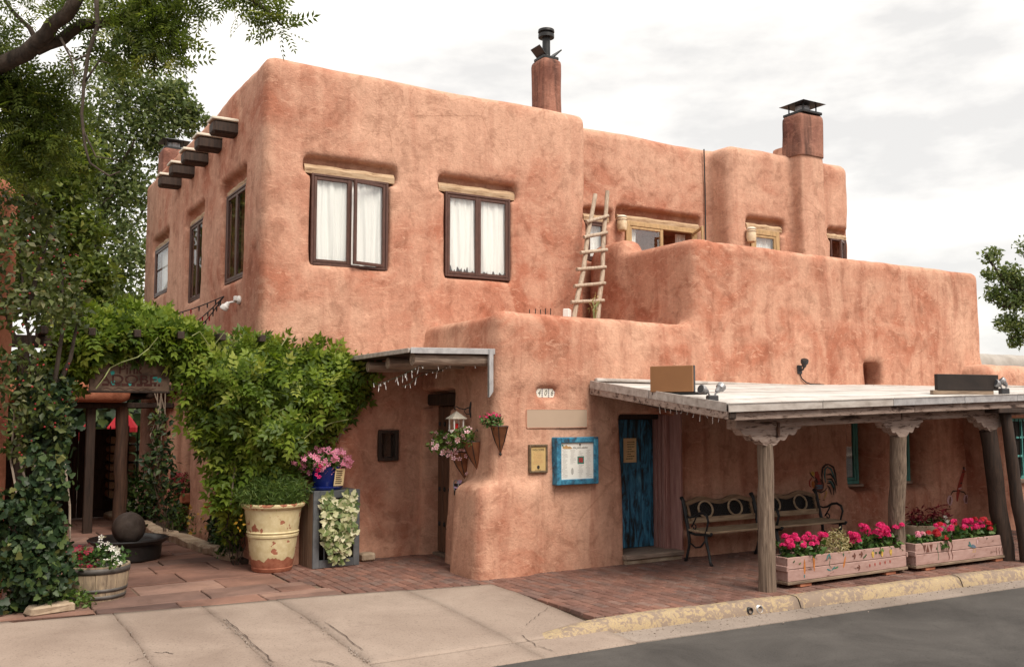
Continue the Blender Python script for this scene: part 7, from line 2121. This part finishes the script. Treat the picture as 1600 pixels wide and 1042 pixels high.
# planting bed along the side wall
bed = thing('planting_bed', 'dark soil bed between the border stones and the side wall', 'flower bed', (3.3, 14, 0))
MB().slab([(2.95, 19.5), (3.15, 16.8), (3.45, 14.9), (3.52, 13.5), (3.45, 12.6), (4.2, 12.4), (4.2, 19.5)], -0.02, 0.06, 0.01).build('soil', 'soil', bed, world=True)
def bush(label, c, r_, n, mat, size, tmpl=SIMPLE, sq=(1, 1, 1), fl=None):
    p = plant('bush', label, 'bush', (c[0], c[1], 0.05))
    leaves('foliage', mat, p, blob(c, r_, n, sq, 0.3), size, tmpl, 0.5, kind='stuff')
    mb = MB()
    for k in range(5): mb.tube(stem_path((c[0] + random.uniform(-.05, .05), c[1] + random.uniform(-.05, .05), 0.0), (c[0] + random.uniform(-.6, .6) * r_, c[1] + random.uniform(-.6, .6) * r_, c[2] + r_ * 0.4)), 0.008, 5)
    mb.build('stem', 'bark', p)
    o = p.children[-1]; o.location = (-c[0], -c[1], -0.05)
    if fl: florets('flowers', fl[0], p, blob(c + np.array((-.05, -.1, r_ * .5)), r_, fl[1], sq, .85), fl[2], 0.4)
    return p
gq = lambda px, py, z: at(px, py, z=z)
bush('mid green bush beside the log post in the passage', np.array((3.15, 18.2, 0.50)), 0.50, 600, 'leaf_geranium', 0.10, SIMPLE, (0.55, 1.1, 1))
bush('low green plants behind the small white border stones', np.array((3.38, 16.3, 0.26)), 0.34, 420, 'leaf_fern', 0.08, SIMPLE, (0.5, 1.5, 0.9))
bush('bushy plant with yellow-orange flowers in the bed', np.array((3.50, 15.1, 0.28)), 0.32, 460, 'leaf_shrub', 0.07, SIMPLE, (0.5, 1.3, 1), ('leaf_yellow', 30, 0.028))
bush('dark leafy bush with a red bloom below the vine', np.array((3.55, 14.0, 0.32)), 0.34, 520, 'leaf_ivy', 0.10, SIMPLE, (0.55, 1.2, 1))
bush('dense leafy undergrowth between the vine and the cream urn', np.array((3.48, 13.05, 0.42)), 0.38, 760, 'leaf_geranium', 0.09, SIMPLE, (0.6, 1, 1.1))
bush('light green undergrowth below the vine beside the urn foliage', np.array((3.36, 12.6, 0.70)), 0.28, 460, 'leaf_vine', 0.10, SIMPLE, (0.9, .8, 1.3))
florets('red_bloom', 'petal_red', [o for o in COL.objects if o.get('label') == 'dark leafy bush with a red bloom below the vine'][0], np.array([at(326, 789, y=13.5), at(329, 788, y=13.5), at(324, 791, y=13.5)]), 0.045)
p_ = plant('leaf_sprig', 'single yellow autumn sprig beside the cream urn', 'plant', tuple(at(376, 812, y=12.0)))
pts = np.array([at(px, py, y=11.95) for px, py in ((375, 808), (379, 812), (372, 815), (378, 819), (371, 822), (376, 826))])
leaves('foliage', 'leaf_yellow', p_, pts, 0.05, SIMPLE, 0.1, np.array([-.5, -.9, 0]), 0.3)

# ================================================================== TREES
def tree_wood(parent, polys, mat='bark'):
    for k, (pts, r0, r1) in enumerate(polys):
        P_ = [at(px, py, w=w_) for px, py, w_ in pts]
        # smooth the polyline a little
        Q = []
        for i in range(len(P_) - 1):
            for s_ in (0, 0.33, 0.66): Q.append(P_[i] * (1 - s_) + P_[i + 1] * s_ + rng.normal(size=3) * r0 * 0.12)
        Q.append(P_[-1])
        MB().tube(Q, list(np.linspace(r0, r1, len(Q))), 10).build('trunk' if k == 0 else 'branch', mat, parent, True, world=True)
def tree_leaves(name, mat, parent, clumps, size, tmpl, up=0.4, jit=0.8, tpow=1.0):
    pts = []
    for cl in clumps:
        if len(cl) == 3:
            pts.append(blob(cl[0], cl[1], cl[2], (1, 1, 0.8), 0.1)); continue
        px, py, w_, rpx, n = cl
        r_ = rpx * w_ / FPX
        pts.append(blob(at(px, py, w=w_), r_, n, (1, 1, 0.8), 0.1))
    pts = np.concatenate(pts)
    pts[:, 2] = np.maximum(pts[:, 2], 0.3)
    return leaves(name, mat, parent, pts, size, tmpl, up, np.array([-0.05, -0.15, 0]), jit, tpow=tpow, kind='stuff')
tA = thing('locust_tree', 'big dark-limbed tree with feathery leaves overhanging the courtyard', 'tree', (-1.6, 9.8, -0.02))
r_trunk = [np.array((-1.6, 9.8, -0.05)), np.array((-1.5, 9.8, 2.0)), np.array((-1.2, 9.9, 4.0)), at(-25, 118, w=9.4)]
MB().tube(r_trunk, [0.30, 0.24, 0.18, 0.12], 14).build('trunk', 'bark', tA, True, world=True)
for pts, r0, r1 in [([(-25, 118, 9.4), (20, 90, 9.3), (62, 72, 9.2), (82, 40, 9.1), (118, 5, 9.0), (140, -60, 9.0)], 0.088, 0.055),
                    ([(55, 78, 9.2), (95, 60, 9.3), (130, 40, 9.3), (180, 34, 9.2), (215, 12, 9.1), (245, -4, 9.0), (330, -25, 8.9)], 0.062, 0.034),
                    ([(330, -25, 8.9), (380, -10, 8.8), (420, 20, 8.8), (440, 40, 8.8)], 0.035, 0.010),
                    ([(150, -10, 8.8), (152, 40, 8.8), (138, 85, 8.8), (132, 130, 8.8), (128, 180, 8.8), (132, 225, 8.8), (140, 255, 8.8), (170, 275, 8.8), (188, 268, 8.8)], 0.022, 0.006),
                    ([(215, 8, 9.1), (240, 30, 9.0), (232, 70, 9.0), (245, 105, 9.0)], 0.025, 0.008), ([(138, 85, 8.8), (118, 95, 8.8), (105, 75, 8.8)], 0.012, 0.004), ([(132, 130, 8.8), (155, 95, 8.8), (172, 100, 8.8)], 0.012, 0.004),
                    ([(62, 70, 9.2), (45, 45, 9.2), (20, 20, 9.2), (0, -10, 9.2)], 0.03, 0.012), ([(128, 200, 8.8), (150, 245, 8.8), (185, 250, 8.8)], 0.010, 0.004), ([(95, 60, 9.1), (110, 90, 9.0), (118, 125, 9.0)], 0.014, 0.005)]:
    P_ = [at(px, py, w=w_) for px, py, w_ in pts]; Q = []
    for i in range(len(P_) - 1):
        for s_ in (0, 0.5): Q.append(P_[i] * (1 - s_) + P_[i + 1] * s_ + (rng.normal(size=3) * r0 * 0.15 if i else 0))
    Q.append(P_[-1])
    MB().tube(Q, list(np.linspace(r0, r1, len(Q))), 10).build('branch', 'bark', tA, True, world=True)
clA = [(15, 15, 9.2, 40, 34), (90, 8, 9.2, 40, 40), (60, -20, 9.2, 60, 60), (185, 15, 9.1, 35, 60), (215, 55, 9.0, 40, 150), (250, 75, 9.0, 30, 100), (268, 40, 9.0, 34, 120), (230, 10, 9.0, 42, 130), (150, 60, 9.4, 22, 40), (190, 90, 9.4, 22, 40), (300, 0, 9.0, 30, 60), (280, 85, 8.9, 15, 24),
       (395, 5, 8.8, 34, 70), (425, 32, 8.8, 20, 34), (440, 45, 8.8, 13, 16), (360, -8, 8.9, 25, 40), (5, 60, 9.4, 30, 50), (0, 140, 9.6, 48, 220), (40, 135, 9.6, 42, 180), (60, 175, 9.7, 44, 190), (20, 210, 9.7, 55, 250), (95, 165, 9.7, 30, 80), (85, 215, 9.7, 40, 140), (50, 260, 9.8, 50, 210), (110, 120, 9.6, 26, 50), (-20, 90, 9.6, 40, 90), (125, 15, 9.2, 25, 36)]
for a_, b_2, n_ in (((-3.2, 10.2, 6.2), 2.3, 230), ((-2.2, 12.6, 7.2), 1.8, 130), ((-4.6, 12.5, 6.0), 2.4, 180), ((-2.6, 8.6, 7.6), 1.9, 140)):  # crown clumps out of view, added to keep sky light off the side wall
    clA.append((a_, b_2, n_))
for q_ in ((-3.2, 10.2, 5.6), (-2.3, 12.4, 6.6), (-4.4, 12.3, 5.6), (-2.6, 8.8, 7.0)):
    MB().tube(stem_path((-1.2, 9.9, 4.0), q_), list(np.linspace(0.12, 0.03, 7)), 8).build('branch', 'bark', tA, True, world=True)
tree_leaves('crown', 'leaf_tree', tA, clA, 0.21, TREE_LEAF, 0.35, 0.8, 1.2)
# tall trees behind the courtyard
tB = thing('elm_tree', 'tall grey-green tree standing behind the house and courtyard', 'tree', (3.4, 31.0, -0.02))
MB().tube([np.array((3.4, 31, -0.05)), np.array((3.3, 31, 3)), np.array((3.4, 30.8, 5)), np.array((3.8, 30.4, 7)), np.array((4.2, 30.0, 8.8))], [0.45, 0.36, 0.28, 0.18, 0.05], 12).build('trunk', 'bark', tB, True, world=True)
for k in range(12):
    z_ = random.uniform(4, 8); a = random.random() * 6.28; L_ = random.uniform(1.6, 3.2)
    MB().tube(stem_path((3.1, 31, z_), (3.1 + L_ * math.cos(a), 31 + L_ * math.sin(a), z_ + random.uniform(0.6, 2.2))), list(np.linspace(0.09, 0.02, 7)), 7).build('branch', 'bark', tB, True, world=True)
clB = [(195, 118, 28, 40, 620), (240, 142, 28, 44, 800), (270, 165, 28, 40, 760), (180, 160, 28, 50, 860), (230, 190, 28, 52, 1050), (290, 195, 28, 28, 460), (150, 210, 28, 50, 860), (200, 240, 28, 54, 1150), (110, 190, 28, 45, 600), (100, 250, 28, 45, 700), (255, 225, 28, 35, 600), (170, 290, 28, 55, 1200), (215, 300, 28, 45, 900), (130, 280, 28, 45, 800), (180, 350, 28, 55, 1100), (210, 400, 28, 45, 900), (160, 420, 28, 55, 1100), (190, 460, 28, 45, 900), (300, 172, 28, 20, 240), (165, 110, 28, 30, 320), (275, 140, 28, 26, 300), (320, 188, 28, 12, 90)]
tree_leaves('crown', 'leaf_far', tB, clB, 0.155, SIMPLE, 0.4, 0.9)
tC = thing('elm_tree', 'dense dark green tree behind the berry shrub and the adobe corner', 'tree', (0.4, 21.5, -0.02))
MB().tube([np.array((0.4, 21.5, -0.05)), np.array((0.5, 21.5, 2.5)), np.array((0.9, 21.4, 4.2)), np.array((1.3, 21.2, 5.6))], [0.32, 0.26, 0.18, 0.05], 12).build('trunk', 'bark', tC, True, world=True)
for k in range(10):
    z_ = random.uniform(2.8, 6.5); a = random.random() * 6.28; L_ = random.uniform(1.0, 2.2)
    MB().tube(stem_path((0.6, 21.5, z_), (0.6 + L_ * math.cos(a), 21.5 + L_ * math.sin(a), z_ + random.uniform(0.3, 1.4))), list(np.linspace(0.06, 0.015, 7)), 7).build('branch', 'pale_bark', tC, True, world=True)
clC = [(90, 300, 19, 55, 700), (40, 330, 19, 60, 700), (120, 360, 19, 50, 650), (70, 400, 19, 60, 800), (140, 430, 19, 45, 600), (100, 470, 19, 55, 800), (30, 450, 19, 60, 700), (150, 490, 19, 45, 600), (195, 485, 19, 28, 300), (120, 520, 19, 50, 500), (60, 240, 19, 50, 500), (130, 250, 19, 40, 380), (0, 270, 19, 50, 500), (10, 390, 19, 50, 500)]
clC = [(a, b, c, d, int(n * 1.5)) for a, b, c, d, n in clC]
tree_leaves('crown', 'leaf_tree', tC, clC, 0.15, SIMPLE, 0.4, 0.9)
tD = thing('elm_tree', 'airy tree rising beyond the end of the street porch', 'tree', (38.5, 23.0, -0.02))
bD = at(1640, 640, w=40); 
tD.location = (bD[0], bD[1], -0.02)
MB().tube([np.array((bD[0], bD[1], -0.05)), np.array((bD[0], bD[1], 3)), at(1632, 520, w=40), at(1630, 480, w=40)], [0.5, 0.4, 0.2, 0.05], 10).build('trunk', 'bark', tD, True, world=True)
for pts in [[(1632, 500), (1600, 470), (1570, 440), (1548, 410), (1540, 395)], [(1634, 520), (1600, 520), (1575, 530)], [(1600, 470), (1592, 450), (1588, 435), (1585, 425)], [(1600, 470), (1570, 480), (1550, 470)]]:
    MB().tube([at(px, py, w=40) for px, py in pts], list(np.linspace(0.14, 0.02, len(pts))), 7).build('branch', 'bark', tD, True, world=True)
clD = [(1550, 400, 40, 17, 240), (1575, 430, 40, 24, 420), (1560, 460, 40, 22, 420), (1590, 470, 40, 28, 600), (1575, 505, 40, 22, 380), (1600, 515, 40, 26, 520), (1600, 440, 40, 26, 460), (1545, 430, 40, 13, 140), (1585, 535, 40, 12, 120), (1610, 385, 40, 22, 260), (1640, 450, 40, 40, 700), (1650, 520, 40, 40, 600)]
tree_leaves('crown', 'leaf_far', tD, clD, 0.19, SIMPLE, 0.4, 0.9)

# ================================================================== ACROSS THE STREET (mirrored in the window panes)
ob = thing('opposite_building', 'two-storey adobe building across the street, mirrored in the upper windows', 'building', (4, -15, 0))
def ob_fn(P):
    D = sd_box(P, -26, 14, -24, -15.0, -0.4, 8.2, 0.3)
    D = smin(D, sd_box(P, 13.5, 34, -23, -14.4, -0.4, 6.6, 0.3), 0.1)
    for k in range(9): D = scut(D, sd_box(P, -24 + k * 6.2, -22.6 + k * 6.2, -15.6, -13.8, 1.0, 2.6, 0.05), 0.1)
    return D
adobe('wall', ((-26.5, 34.5), (-17, -13.9), (-0.15, 8.8)), 0.22, ob_fn, 'adobe_red', ob, seed=61)
ob2 = thing('opposite_building', 'long low adobe building farther along the street, mirrored in the porch windows', 'building', (60, -15, 0))
def ob2_fn(P): return sd_box(P, 35.5, 96, -24, -14.2, -0.4, 7.4, 0.4)
adobe('wall', ((35.0, 97), (-17, -13.7), (-0.15, 8.2)), 0.35, ob2_fn, 'adobe_red', ob2, seed=71)

gs = MB().lathe([(0.0, -0.6), (0.8, -0.3), (1, 0.1), (0.5, 0.6), (0, 0.7)], 6)
gf = []
for q in gs.f:
    if len(q) == 4: gf += [(q[0], q[1], q[2]), (q[0], q[2], q[3])]
v, f, t_ = scatter(np.array(gs.v), np.array(gf), GRIT, rot_frames(rand_dirs(len(GRIT)), rng.random(len(GRIT)) * 6), 0.004 + 0.009 * rng.random(len(GRIT)) ** 3, rng.random(len(GRIT)))
gr = put('gutter_grit', v, f, 'gutter_concrete', None, tint=t_, kind='stuff')
gr['label'] = 'scattered grit and small pebbles along the gutter'; gr['category'] = 'gravel'
